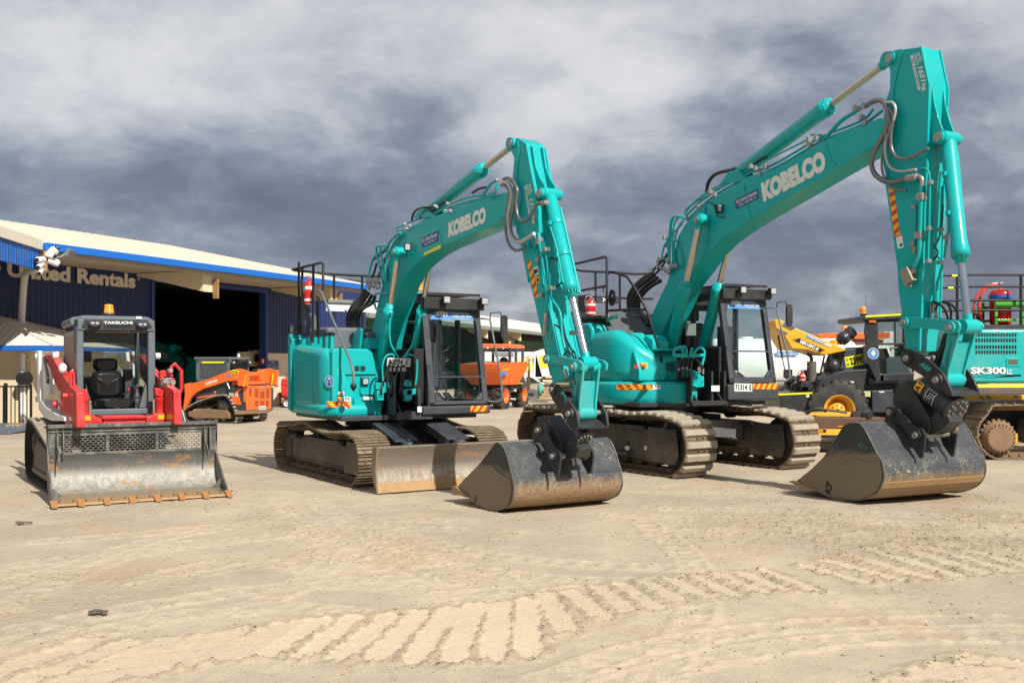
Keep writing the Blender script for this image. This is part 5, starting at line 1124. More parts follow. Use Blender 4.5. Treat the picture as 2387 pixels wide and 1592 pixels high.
mb = MB();p = ry([(770,850)],.98);mb.bx(p[0].x-.28,p[0].x+.42,.97,1.0,p[0].z-.10,p[0].z+.04,0);mb.bx(p[0].x-.26,p[0].x+.4,.93,1.04,p[0].z+.04,p[0].z+.09,1);mb.build('rail_plate',[M['letter'],M['zinc']],X1)
rail(X1,E1,[[(.75,.6,2.5),(.75,.6,3.02),(.70,.5,3.10),(.62,.3,3.10)]],.02,'cab_rail')
fx = fthing('fire_extinguisher','red fire extinguisher with white band strapped to the rail of the smaller excavator','extinguisher',E1,'fire extinguishers on the excavators')
c0_,c1_ = r1([(335,830),(335,520)],-.9) if False else (r1([(335,835)],-1.02)[0],r1([(335,520)],-1.02)[0]);c1_.y = c0_.y = (c0_.y+c1_.y)/2
def extinguisher(o,c0,c1,r):
    h = c1.z-c0.z;b = MB();b.lathe((c0.x,c0.y,c0.z),(0,0,1),[(0,r*.92),(.02,r),(h*.88,r),(h*.97,r*.7),(h,r*.35),(h+.03,r*.3)],22);bd = b.build('cylinder_body',M['red2'],o)
    b = MB();b.lathe((c0.x,c0.y,c0.z+h*.60),(0,0,1),[(0,r*1.01),(h*.13,r*1.01)],22,cap=False);b.lathe((c0.x,c0.y,c0.z+h*.12),(0,0,1),[(0,r*1.01),(h*.10,r*1.01)],22,cap=False);b.build('label_band',M['letter'],bd)
    b = MB();t_ = V((c0.x,c0.y,c1.z+.03));b.cyl(t_,t_+V((0,0,.03)),r*.4,n=10);b.slab([t_+V((0,-.01,.05)),t_+V((0,.01,.05)),t_+V((.13,.01,.11)),t_+V((.13,-.01,.11))],.006);b.slab([t_+V((0,-.01,.03)),t_+V((0,.01,.03)),t_+V((.10,.01,.05)),t_+V((.10,-.01,.05))],.006);b.tube([t_+V((-.02,0,.03)),t_+V((-r*1.2,0,.0)),t_+V((-r*1.3,0,-h*.4)),t_+V((-r*1.1,0,-h*.55))],.009,6);b.build('valve_and_hose',[M['zinc']],bd)
extinguisher(fx,c0_,c1_,.072)
bc = thing('amber_beacon','small amber beacon on the roof behind the smaller excavator boom','beacon',(E1.ox,E1.oy,0),E1.deg)
p = E1.u(979,667,x=.5);MB().lathe(p-V((0,0,.07)),(0,0,1),[(0,.06),(.02,.06),(.03,.05),(.13,.045),(.15,.02)],16).build('beacon_lens',M['amber'],bc)

# boom and arm
c3,c7,c8 = Cv(840,300,.3189),Cv(1160,320,.2424),Cv(1230,640,.268)
K8 = Cv(1040,980,.18716)
CFG1 = dict(xb=.0,wb=.16,wa=.135,gw=.075,
    boom=c3([(1100,462),(1085,560),(1065,620),(990,695),(900,735),(750,796),(590,865),(500,915),(440,960),(385,1010),(330,1085),(290,1165)])+[(926,695),(909,740),(896,795),(890,850),(882,868),(868,850),(858,812),(868,764),(882,700),(893,655),(903,615),(914,572),(927,548),(950,531),(985,515),(1031,498),(1090,476),(1146,458),(1170,450)],
    arm=c7([(160,12),(190,8),(270,58),(278,85),(305,250),(345,450),(385,650),(395,820),(405,1000),(440,1400)])+c8([(185,150),(212,400),(258,620),(300,790),(325,920),(215,945),(190,800),(130,560),(60,240),(0,10)])+c7([(290,1400),(240,1130),(190,920),(150,740),(158,560),(150,400),(165,200),(128,120),(130,50)]),
    doubler=c7([(165,30),(205,40),(215,150),(195,300),(200,420),(232,520),(238,600),(215,720),(205,860),(195,930),(155,745),(158,560),(152,400),(168,200),(130,120),(130,50)]),
    armfront=c7([(278,85),(305,250),(345,450),(385,650),(395,820),(405,1000),(440,1400)])+c8([(212,400),(258,620),(300,790)]),
    gusset=c7([(300,75),(345,95),(370,280),(410,390),(455,460),(475,520),(475,570),(440,600),(380,640),(350,450)]),
    bco=.115,bcr=.082,bc_top=(929,588),bc_gland=(910,717),bc_bot=(883,888),
    ac0=c3([(500,612)])[0],acg=c3([(905,345)])[0],ac1=c3([(1128,112)])[0],acr=.088,acear=c3([(440,660),(500,585),(550,600),(620,650)]),acpin=c3([(1122,108)])[0],
    kc0=c7([(500,548)])[0],kcg=c7([(722,1500)])[0],kc1=c8([(520,770)])[0],kcr=.078,
    idler=c8([(155,735),(170,700),(195,690),(440,745),(475,775),(470,830),(430,845),(390,820),(330,795),(210,775),(180,780),(160,765)]),ip=c8([(172,738)])[0],up=c8([(405,803)])[0],lp=c8([(375,1208)])[0],lr=.052,
    hitch=c8([(205,980),(225,940),(275,955),(330,1040),(400,1120),(450,1210),(462,1330),(430,1350),(380,1300),(340,1230),(285,1160),(240,1100),(205,1030)]),hb=(6,7,9),hp1=c8([(228,1000)])[0],
    sw0=c8([(300,1010)])[0],sw1=c8([(490,1425)])[0],swr=.098,qw=.12,
    qh=K8([(1225,-40),(1330,-70),(1430,60),(1525,230),(1545,340),(1540,480),(1440,440),(1340,250),(1265,90)]),mount=K8([(1535,340),(1590,270),(1680,260),(1745,350),(1690,460),(1540,480)]),
    hook=K8([(1650,300),(1700,310),(1750,380),(1760,440),(1720,490),(1660,480),(1690,420)]),
    x0=-.70,x1=.85,mat='bkt1',side='bside1',ew=.22,
    shell=K8([(655,300),(720,365),(770,500),(805,640),(838,760),(850,870),(842,960),(800,1060),(740,1130),(620,1175),(500,1150),(400,1090),(290,1000),(190,945)]),
    open=K8([(130,860),(215,760),(330,650),(430,540),(510,440),(560,370),(610,300)]),
    heel=K8([(290,990),(400,840),(600,610),(740,735),(800,745),(830,870),(800,1040),(740,1120),(620,1160),(500,1140),(400,1080)]),
    lip=K8([(80,870),(130,858),(275,985),(270,1005),(150,960)]),
    strips=[(.30,'bkt1',.018),(.62,'edge2',.008)],
    ears=K8([(1120,110),(1160,50),(1215,32),(1262,60),(1292,180),(1352,320),(1432,395),(1442,470),(1425,600),(1412,690),(1375,690),(1310,560),(1260,380),(1240,290),(1120,270),(1085,210)]),epins=[K8([(1182,120)])[0],K8([(1362,445)])[0]])
boom1,arm1,hitch1,bk1 = excavator_front(E1,X1,CFG1)
xb = -.165
P3 = lambda pts,x=xb:[E1.u(*p,x=x) for p in c3(pts)]
P7 = lambda pts,x=-.15:[E1.u(*p,x=x) for p in c7(pts)]
P8 = lambda pts,x=-.15:[E1.u(*p,x=x) for p in c8(pts)]
PZ = lambda pts,x=-.2:[E1.u(*p,x=x) for p in Cz(pts)]
# lettering and stickers on the boom
nx = V((-1,0,0));SX = -.1635
def bl_(F,conv,x):return lambda p:F.u(*conv([p])[0],x=x)
b3 = bl_(E1,c3,SX)
mb = MB();p0,p1,pu = b3((645,800)),b3((919,688)),b3((645,685));letter(mb,"KOBELCO",p0,p1,(pu-p0),0,.075,0,.002,nx);mb.build('boom_lettering',M['letter'],boom1)
def rental_sticker(par,f,q_,T_,Bt):
    """q: bl br tr tl"""
    mb = MB();a,b_,c,d = [f(p) for p in q_];mb.add([a,b_,c,d],[(0,1,2,3)],0)
    L_ = lambda s,t:a.lerp(b_,s).lerp(d.lerp(c,s),t)
    letter(mb,T_,L_(.22,.58),L_(.95,.58),L_(.22,.86)-L_(.22,.58),1,.03,.2,.002,nx);letter(mb,"O",L_(.05,.56),L_(.17,.56),L_(.05,.88)-L_(.05,.56),1,.04,0,.002,nx)
    letter(mb,Bt,L_(.15,.14),L_(.90,.14),L_(.15,.34)-L_(.15,.14),1,.02,0,.002,nx)
    pts = [L_(.05,.46)+nx*.002,L_(.95,.46)+nx*.002,L_(.95,.49)+nx*.002,L_(.05,.49)+nx*.002];mb.add(pts,[(0,1,2,3)],1)
    return mb.build('hire_sticker',[M['dblue'],M['letter']],par)
rental_sticker(boom1,b3,[(452,873),(570,822),(568,745),(447,800)],"United Rentals","CALL 1800 786 121")
mb = MB();mb.add([b3(p) for p in [(463,930),(588,874),(588,848),(465,908)]],[(0,1,2,3)]);mb.build('reflective_tape',M['lime'],boom1)
f7 = bl_(E1,c7,-.1385)
mb = MB();q_ = [f7(p) for p in [(355,1545),(395,1535),(315,1180),(280,1195)]];stripes(mb,q_[0],q_[3],q_[2],q_[1],9,0,1,.9,.001)
mb.build('hazard_tape',[M['hyel'],M['hred']],arm1)
mb = MB();mb.add([f7(p) for p in [(358,1335),(395,1310),(385,1240),(345,1255)]],[(0,1,2,3)],0);mb.add([f7(p)+nx*.002 for p in [(357,1320),(388,1300),(380,1262),(350,1275)]],[(0,1,2,3)],1);mb.add([f7(p) for p in [(372,1412),(405,1385),(397,1330),(362,1350)]],[(0,1,2,3)],2);mb.add([f7(p)+nx*.002 for p in [(374,1398),(402,1375),(380,1345)]],[(0,1,2)],1)
mb.build('warning_labels',[M['letter'],M['ink'],M['hyel']],arm1)
mb = MB();f = f7
def vtext(mb,f,txt,a,b_,u_,bold=.03,mi=0):a,b_,u_ = f(a),f(b_),f(u_);letter(mb,txt,a,b_,u_-a,mi,bold,0,.002,nx)
mb.add([f7(p) for p in [(257,478),(272,466),(318,730),(300,745)]],[(0,1,2,3)],0);vtext(mb,f7,"LESS ATTACHMENTS",(262,495),(305,735),(273,490),.03,1)
vtext(mb,f7,"CAPACITY",(276,455),(296,560),(296,452));vtext(mb,f7,"RATED",(300,452),(316,530),(320,450))
vtext(mb,f7,"1215",(312,600),(330,740),(340,598));vtext(mb,f7,"kg",(325,760),(335,840),(358,755))
mb.build('capacity_lettering',[M['letter'],T],arm1)
# pipes and hoses
hs = MB()
for pts in ([(262,750),(330,742),(420,700),(500,650),(560,615),(640,560),(800,500),(900,490),(985,468)],[(258,722),(300,712),(400,670),(500,640),(620,588),(750,545),(930,498)],[(660,590),(760,560),(900,510),(960,480)]):hs.tube(P3(pts,-.10),.015)
for pts in ([(900,480),(950,410),(985,385),(1000,375)],[(930,500),(985,470),(1000,400)],[(290,760),(240,800),(215,830),(180,880),(100,940),(75,1020),(55,1110)],[(300,770),(250,830),(215,900),(190,960),(180,1050)],[(165,1130),(140,1000),(118,890),(122,862),(190,855),(205,868)],[(182,1125),(165,1000),(148,890),(155,858),(200,852)],[(200,870),(185,1000),(190,1120)],[(100,1290),(108,1220),(130,1205),(210,1203)],[(105,1280),(120,1320),(180,1325)]):hs.tube(P3(pts,-.20),.018,curve=len(pts) > 2)
hs.build('boom_pipes',T,boom1)
mb = MB()
for x,y,s_ in ((548,568,14),(560,575,10),(640,550,10),(662,604,10),(625,600,10),(330,700,12),(365,712,12),(345,735,9),(968,478,14),(1005,380,12),(100,1130,14),(70,1140,14),(125,1150,16),(210,850,14),(55,1130,10),(140,1135,12)):
    p = P3([(x,y)],-.19)[0];mb.box(p,(.035,.035,.035));mb.cyl(p-V((.025,0,.0)),p+V((.0,0,.02)),.012,n=8)
mb.build('pipe_clamps',M['zinc'],boom1,bevel=.004)
mb = MB()
for pts in ([(375,672),(392,615),(440,582),(530,572)],[(438,655),(470,605),(540,590),(620,525)],[(820,470),(870,440),(920,430)],[(395,740),(395,800),(415,870),(380,915),(340,900)]):mb.tube(P3(pts,-.12),.017 if pts[0][0] != 395 else .008)
mb.build('boom_hose',M['hose'],boom1)
mb = MB();p = P3([(347,868)],-.24)[0];mb.box(p,(.09,.07,.11),0);mb.box(p+V((-.02,-.037,0)),(.075,.01,.085),1);mb.build('boom_lamp',[M['dark'],M['lamp']],boom1,bevel=.006)
for pts,r,m,rib in (([(50,412),(90,392),(140,412),(172,470),(185,560),(180,640),(190,740),(230,808),(290,790),(340,710),(372,655),(430,628)],.020,'spiral',.02),([(50,430),(92,442),(125,490),(135,560),(120,660),(103,760),(112,880),(150,975),(210,1008),(290,972),(352,928)],.026,'braid',0),([(30,462),(70,468),(108,510),(108,600),(86,720),(76,860),(92,980),(130,1060),(190,1090),(272,1052)],.019,'spiral',.02),([(110,402),(160,450),(190,520),(168,640),(132,760),(128,880),(150,960),(200,1000)],.022,'spiral',.02)):
    MB().tube(P7(pts,-.22),r,9,rib=rib).build('hose',M[m],arm1)
mb = MB()
for pts,r in (([(395,915),(402,980),(437,1200),(468,1400),(478,1560)],.024),([(440,1000),(470,1200),(492,1400),(520,1568)],.011),([(380,1090),(392,1220),(427,1440)],.009),([(355,940),(370,1010),(350,1080),(310,1070),(290,1020)],.012),([(505,860),(570,1080),(630,1400)],.010)):mb.tube(P7(pts,-.155 if r < .02 else -.17),r)
for pts,r in (([(178,-10),(182,80),(168,200),(158,330)],.024),([(186,150),(210,210),(270,300),(290,380),(300,520),(325,640)],.013),([(330,205),(310,270),(300,330)],.013),([(300,800),(330,920)],.009),([(355,820),(370,920)],.009)):mb.tube(P8(pts,-.16 if pts[0][0] < 200 else .0),r)
mb.build('arm_pipes',T,arm1)
mb = MB()
for x,y in ((402,985),(398,1012),(465,1078),(395,1175),(520,1450),(425,1520),(460,628),(415,640)):mb.box(P7([(x,y)],-.17)[0],(.07,.06,.045))
for a,b_ in (((158,335),(150,440)),((150,440),(142,530)),((322,830),(345,900))):q_ = P8([a,b_],-.17);mb.cyl(q_[0],q_[1],.028,.02,n=10)
q_ = P8([(170,490),(160,560),(178,600),(190,560),(192,490)],-.17);mb.tube(q_,.006,6);mb.box(P8([(325,512)],.0)[0]+V((0,-.17,0)),(.09,.05,.05))
mb.build('pipe_fittings',M['zinc'],arm1,bevel=.003)
mb = MB()
for pts in ([(470,1195),(520,1165),(580,1182)],[(500,1400),(550,1442),(610,1402),(632,1350)]):mb.tube(P7(pts,-.0),.010)
for pts in ([(185,500),(200,452),(240,438),(290,480),(340,570),(395,680)],[(312,705),(340,672),(380,690),(405,730)],[(395,660),(420,720),(400,850),(420,960)]):mb.tube(P8(pts,-.12),.011)
mb.build('arm_hose',M['hose'],arm1)
# hoses at the boom foot
mb = MB()
for pts in ([(1060,650),(1000,760),(900,860),(842,1000),(845,1140),(900,1230),(1000,1330),(1040,1400)],[(1090,670),(1010,800),(905,920),(870,1050),(890,1160),(960,1260),(1045,1390)],[(1120,690),(1040,810),(950,900),(905,1020),(920,1130),(1000,1240),(1062,1390)],[(1160,720),(1080,840),(990,900),(950,1000),(955,1110),(1030,1240),(1085,1390)],[(1200,740),(1150,830),(1050,890),(990,980),(990,1130),(1060,1260),(1100,1385)],[(1075,655),(1010,780),(920,890),(858,1030),(865,1150),(940,1250),(1020,1370)]):mb.tube(PZ(pts,-.22),.027)
for pts in ([(1370,60),(1350,120),(1250,210),(1180,260)],[(1220,300),(1190,420),(1150,500),(1110,620)],[(1330,230),(1300,330),(1240,480),(1180,620)]):mb.tube(PZ(pts,-.1),.018)
mb.build('foot_hoses',M['hose'],X1)
mb = MB();rs = random.Random(4)
for k in range(16):p = PZ([(1090+rs.random()*180,540+rs.random()*110)],-.22)[0];mb.cyl(p,p+V((0,.04,.07)),.022,n=8)
mb.build('hose_couplings',M['zinc'],X1)
# number plate on the boom foot, hoses below it
cc_ = Cv(640,560,.42105)
yy = -.98;f = lambda p:E1.u(*cc_([p])[0],y=yy);npl = MB();a,b_,c,d = f((622,697)),f((750,700)),f((754,655)),f((627,650));npl.prism([a,b_,c,d],(0,.012,0),0)
P_ = lambda s,t:a.lerp(b_,s).lerp(d.lerp(c,s),t)+V((0,-.004,0));letter(npl,"80094",P_(.04,.18),P_(.66,.18),P_(.04,.86)-P_(.04,.18),1,.02,0,.001,V((0,-1,0)));letter(npl,"E",P_(.80,.18),P_(.95,.18),P_(.8,.86)-P_(.8,.18),1,.02,0,.001,V((0,-1,0)));letter(npl,"-",P_(.70,.48),P_(.75,.48),(P_(.7,.55)-P_(.7,.48)),1,.0,0,.001,V((0,-1,0)))
npl.build('number_plate',[M['plate'],M['ink']],X1)
mb = MB()
for x0_,x1_,x2_ in ((632,600,590),(640,622,640),(660,640,655),(685,668,660),(705,700,690),(718,712,700)):mb.tube([f((x0_,690)),f((x1_,790)),f((x2_,850))]+[E1.u(*cc_([(x2_+10,900)])[0],y=-.7)],.017)
mb.tube([f((735,720)),f((760,760)),f((770,820))],.01)
mb.build('foot_hose',M['hose'],X1)
mb = MB()
for pts in ([(600,780),(598,690),(620,640),(655,632),(662,650)],[(640,430),(640,560),(680,640),(680,652)],[(770,640),(740,632),(722,655)],[(710,650),(760,580),(800,440)],[(790,660),(788,740),(780,800)]):mb.tube([f(p) for p in pts],.014)
mb.build('foot_pipes',T,X1)
mb = MB();rs = random.Random(8)
for (cx_,cy_) in ((600,830),(748,830)):
    for k in range(9):p = f((cx_+rs.uniform(-22,25),cy_+rs.uniform(-45,45)));mb.box(p+V((0,.05,0)),(.10,.10,.09))
mb.build('valve_block',T,X1,bevel=.01)
mb = MB(); 
for x_ in (640,662,686,708,720):p = f((x_,715));mb.cyl(p+V((0,-.01,-.03)),p+V((0,-.01,.03)),.022,n=8)
mb.build('hose_ends',M['zinc'],X1)
# hitch lettering
c9 = Cv(1230,640,.268);hp_ = lambda p:E1.u(*c9([p])[0],x=-(.135+.05+.036))
mb = MB();mb.add([hp_(p) for p in [(322,1115),(345,1098),(312,1015),(286,1030)]],[(0,1,2,3)],0);a,b_,u_ = hp_((293,1050)),hp_((322,1108)),hp_((306,1030));letter(mb,"A23",a+nx*.002,b_+nx*.002,(u_-a)*.9,1,.05,0,.001,nx);mb.build('hitch_label',[mat('teal_label',(.02,.40,.36),.5),M['ink']],hitch1)
# ================================================================ excavator two (bigger)
E2 = Frame(2.51,17.57,26.5);U2D = 6.5;U2 = Frame(2.51,17.57,33)
X2 = fthing('excavator','biggest teal excavator with number plate 71314, long tall boom and rubber padded tracks','excavator',E2,'teal excavators parked on the yard')
start_objs = set(bpy.data.objects)
TP2 = track_path(-1.85,1.80,.46,.92,[(1.95,.935),(1.45,.93),(.95,.95),(.3,.93),(-.3,.95),(-.9,.92),(-1.5,.94)])
XC = {-1:-1.10,1:1.23}
for s_ in (-1,1):
    xc = XC[s_];track(X2,xc,.62,TP2,.19,'pad')
    mb = MB();xo = xc
    mb.px([(-1.5,.24),(-1.45,.66),(-.9,.74),(1.2,.74),(1.5,.62),(1.5,.28),(1.2,.24)],xo-.17,xo+.17)
    mb.px([(-1.98,.18),(-2.05,.35),(-2.0,.72),(-1.35,.74),(-1.25,.20)],xo-.235,xo-.21);mb.px([(-1.98,.18),(-2.05,.35),(-2.0,.72),(-1.35,.74),(-1.25,.20)],xo+.21,xo+.235)
    mb.bx(xo-.27,xo-.17,-1.25,-.80,.70,.745);mb.bx(xo-.20,xo+.20,-1.3,1.3,.225,.25);mb.bx(xo-.30,xo-.17,-.9,.9,.26,.30)
    mb.build('track_frame',M['under'],X2,bevel=.02)
    wheel_disc('idler',X2,(xc,-1.85,.46),.38,.2,M['under']);wheel_disc('sprocket',X2,(xc,1.80,.46),.35,.25,M['under'],.6,21)
    for k in range(8):wheel_disc('track_roller',X2,(xc,-1.3+k*.37,.22),.11,.25,M['under'],.4)
    for yy in (-.6,.7):wheel_disc('carrier_roller',X2,(xc,yy,.85),.08,.2,M['under'],.4)
mb = MB();mb.add([U2.u(*p,x=-1.10-.19) for p in Cv(1200,900,.21268)([(1208,655),(1255,655),(1255,700),(1208,700)])],[(0,1,2,3)],0);mb.add([U2.u(*p,x=-1.10-.25) for p in Cv(1200,900,.21268)([(1420,655),(1448,655),(1448,697),(1420,697)])],[(0,1,2,3)],0)
mb.add([U2.u(*p,x=-1.285) for p in Cv(1200,900,.21268)([(1215,605),(1250,605),(1250,655),(1215,655)])],[(0,1,2,3)],1);mb.build('track_labels',[M['plate'],M['ink']],X2)
mb = MB();mb.bx(-.8,.9,-.7,.7,.45,.85)
mb.build('car_body',M['under'],X2,bevel=.02)
# angled legs of the car body, all grey
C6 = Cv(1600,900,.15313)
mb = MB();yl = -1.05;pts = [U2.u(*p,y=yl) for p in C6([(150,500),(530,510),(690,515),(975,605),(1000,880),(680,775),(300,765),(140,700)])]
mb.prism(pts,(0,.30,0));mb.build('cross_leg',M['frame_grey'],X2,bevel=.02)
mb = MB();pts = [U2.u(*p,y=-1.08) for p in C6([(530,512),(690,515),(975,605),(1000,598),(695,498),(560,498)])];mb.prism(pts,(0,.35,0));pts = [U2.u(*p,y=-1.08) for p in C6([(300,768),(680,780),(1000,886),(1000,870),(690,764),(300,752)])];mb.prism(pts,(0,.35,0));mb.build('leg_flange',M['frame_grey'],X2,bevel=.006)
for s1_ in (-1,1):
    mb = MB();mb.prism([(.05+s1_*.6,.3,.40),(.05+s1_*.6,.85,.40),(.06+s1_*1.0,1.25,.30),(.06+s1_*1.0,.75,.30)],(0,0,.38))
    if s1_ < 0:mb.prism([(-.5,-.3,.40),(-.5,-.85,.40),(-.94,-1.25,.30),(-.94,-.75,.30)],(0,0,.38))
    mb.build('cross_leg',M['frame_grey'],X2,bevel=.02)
mb = MB();q_ = [U2.u(*p,y=-1.35) for p in C6([(985,565),(1100,600),(1360,625),(1300,655),(1200,655)])];q_ = [V((p.x,p.y,p.z)) for p in q_];mb.slab([q_[0],q_[1],q_[4]],.006,0);mb.slab([q_[1],q_[2],q_[3],q_[4]],.006,1);mb.build('loose_brochure',[M['letter'],M['lblue']],X2)
mb = MB();mb.cyl((0,0,.84),(0,0,1.08),.66,n=40);mb.cyl((0,0,.90),(0,0,1.0),.74,n=40);mb.build('swing_ring',M['black'],X2)
for o in set(bpy.data.objects)-start_objs:
    if o.parent == X2:o.rotation_euler.z = R(U2D)
# upper structure
mb = MB();mb.bx(-1.2,1.35,-1.3,1.2,1.03,1.10)
for x in (-.16,.34):mb.px([(-1.45,1.1),(-.7,1.9),(.2,1.9),(.5,1.1)],x-.02,x+.02)
mb.bx(-.32,-.28,-1.45,-1.2,1.08,1.75);mb.bx(.10,.14,-1.45,-1.35,1.08,1.6);mb.bx(.36,.40,-1.45,-1.35,1.08,1.6);mb.bx(-.3,.42,-1.48,-1.40,1.04,1.12)
mb.build('deck',M['black'],X2,bevel=.01)
D2 = Cv(1320,580,.17857);D5 = Cv(1300,560,.37)
XS = -1.28;yfh = -1.28
fy = lambda p:E2.u(*p,y=yfh)
# hood: outer nose panel with big rounded top edge and the inner stepped box
xl_ = E2.u(1406,900,y=-.50).x
def hx(px_,py_):return E2.u(px_,py_,y=yfh)
hl_,hr_ = -1.30,-.33
z_sk = 1.46
# front silhouette of the nose in the plane of its front (x,z)
front = [fy(p) for p in D5([(290,895),(290,640),(330,560),(400,525),(520,545),(640,590),(700,690),(735,790),(737,895)])]
mb = MB();nose = [(-1.26,-.55),(-1.20,-.80)]
sideP = [(-1.30,.0),(-1.29,-.45),(-1.22,-.75),(-1.05,-1.0),(-.72,-1.16),(-.56,-1.20)]
cp_ = catmull([V((a,b_,0)) for a,b_ in sideP],4);rings = []
n_ = len(cp_)
for i,p in enumerate(cp_):
    f_ = i/(n_-1);a = cp_[max(i-1,0)];b2 = cp_[min(i+1,n_-1)];tg = (b2-a).normalized();nn = V((tg.y,-tg.x,0));nn = nn if nn.dot(p) > 0 or True else nn
    nn = nn if (p+nn).length > p.length else -nn
    top = 2.28-.62*max(0,(f_-.30)/.70)**1.25
    rings.append([p+nn*o_+V((0,0,z_)) for o_,z_ in ((-.25,1.44),(.0,1.44),(.02,1.6),(.02,top-.16),(-.02,top-.05),(-.10,top-.005),(-.25,top))])
mb.loft(rings,0,True);mb.build('side_door',T,X2)
mb = MB();mb.px([(-1.17,1.44),(-1.17,1.62),(-1.02,1.9),(-.75,2.16),(-.55,2.24),(.4,2.26),(.4,1.44)],-1.12,-.62);mb.px([(-1.19,1.44),(-1.19,1.80),(-1.05,1.94),(-.95,1.95),(-.95,2.08),(-.80,2.20),(.4,2.24),(.4,1.44)],-.70,-.37);hood = mb.build('hood',T,X2,bevel=.035,seg=3)
mb = MB();mb.bx(-.78,-.33,-1.24,-1.0,1.93,1.965);mb.px([(-1.21,1.44),(-1.21,1.70),(-1.10,1.86),(-.9,1.9),(-.9,1.44)],-.395,-.365);mb.px([(-1.02,1.94),(-1.02,2.1),(-.8,2.2),(-.8,1.94)],-.76,-.73)
mb.build('step',T,hood,bevel=.006)
mb = MB()
for k in range(5):mb.box((-.535,-1.195,1.60+k*.032),(.17,.02,.014))
mb.build('vent_grille',M['dark'],hood)
# deep skirt with rounded lower front edge
mb = MB();path = [(-1.28,.6),(-1.31,.1),(-1.30,-.45),(-1.22,-.78),(-1.05,-1.06),(-.75,-1.24),(-.10,-1.28)]
cpath = catmull([V((p[0],p[1],0)) for p in path],5);rings = []
for i,p in enumerate(cpath):
    a = cpath[max(i-1,0)];b_ = cpath[min(i+1,len(cpath)-1)];tg = (b_-a).normalized();nn = V((-tg.y,tg.x,0));nn = nn if (p+nn*.1).length > p.length else -nn
    rings.append([p+nn*o_+V((0,0,z_)) for o_,z_ in ((-.12,1.07),(.0,1.06),(.045,1.09),(.055,1.18),(.05,1.36),(.03,1.425),(-.03,1.435),(-.12,1.435))])
mb.loft(rings,0,True);mb.build('skirt',T,X2)
mb = MB();fp2 = lambda px_,py_:E2.u(px_,py_,y=-1.335)
def skp(px_,py_,o_=0):
    """on the curved front of the skirt: walk planes until the point agrees"""
    best = None
    for a,b_ in zip(cpath,cpath[1:]):
        tg = (b_-a).normalized();nn = V((-tg.y,tg.x,0));nn = nn if (a+nn*.1).length > a.length else -nn
        a2,b2 = a+nn*(.056+o_),b_+nn*(.056+o_)
        o = E2.loc(0,0,CH);e = E2.loc((px_-CX)/FX,1.,CH-(py_-HY)/FX);d = e-o
        tx,ty = b2.x-a2.x,b2.y-a2.y;nx_,ny_ = ty,-tx;den = d.x*nx_+d.y*ny_
        if abs(den) < 1e-9:continue
        s_ = ((a2.x-o.x)*nx_+(a2.y-o.y)*ny_)/den;q_ = o+d*s_;k = ((q_.x-a2.x)*tx+(q_.y-a2.y)*ty)/(tx*tx+ty*ty)
        if -.02 <= k <= 1.02 and (best is None or s_ < best[0]):best = (s_,q_)
    return best[1] if best else fp2(px_,py_)
K = D5([(370,905),(597,908),(597,943),(370,942)]);n_ = 9
for i in range(18):
    s0_,s1_ = i/18,(i+1)/18;L_ = lambda s,t:((K[3][0]*(1-s)+K[2][0]*s)*(1-t)+(K[0][0]*(1-s)+K[1][0]*s)*t,(K[3][1]*(1-s)+K[2][1]*s)*(1-t)+(K[0][1]*(1-s)+K[1][1]*s)*t)
    # each slice carries a band of the slanted stripe
    for k in range(6):
        t0_,t1_ = k/6,(k+1)/6;ph = (s0_+s1_)/2*9.0+(t0_+t1_)/2*.95
        mb.add([skp(*L_(s0_,t0_)),skp(*L_(s1_,t0_)),skp(*L_(s1_,t1_)),skp(*L_(s0_,t1_))],[(0,1,2,3)],int(ph) % 2)
mb.build('hazard_tape',[M['hyel'],M['hred']],X2)
mb = MB();mb.add([skp(*p) for p in D5([(600,938),(647,938),(647,910),(600,910)])],[(0,1,2,3)],0)
a,b_ = skp(*D5([(608,930)])[0]),skp(*D5([(640,930)])[0]);letter(mb,"}O{",a,b_,V((0,0,.07)),1,.02,0,.003,V((.2,-1,0)).normalized())
mb.build('warning_label',[M['letter'],M['ink']],X2)
yq = -1.235;qy = lambda p:E2.u(*p,y=-1.02) 
mb = MB();q_ = [E2.u(*p,y=-1.12) for p in D5([(483,806),(522,808),(522,786),(483,784)])];mb.add(q_,[(0,1,2,3)],1);mb.build('red_label',[M['letter'],M['red2']],X2)
mb = MB();c = E2.u(*D5([(538,793)])[0],y=-1.12);mb.box(c,(.12,.07,.10),0);mb.sphere(c+V((-.02,-.06,0)),.04,10,1);mb.build('isolator_switch',[M['hyel'],M['orange']],X2,bevel=.006)
mb = MB();c = E2.u(*D5([(541,834)])[0],y=-1.09);mb.lathe(c,V((-.35,-1,0)),[(0,.09),(.015,.085),(.016,.06),(.005,.055)],16);mb.lathe(c,V((-.35,-1,0)),[(.016,.02),(.03,.015)],8,1);mb.build('door_lock',[M['dark'],M['zinc']],X2)
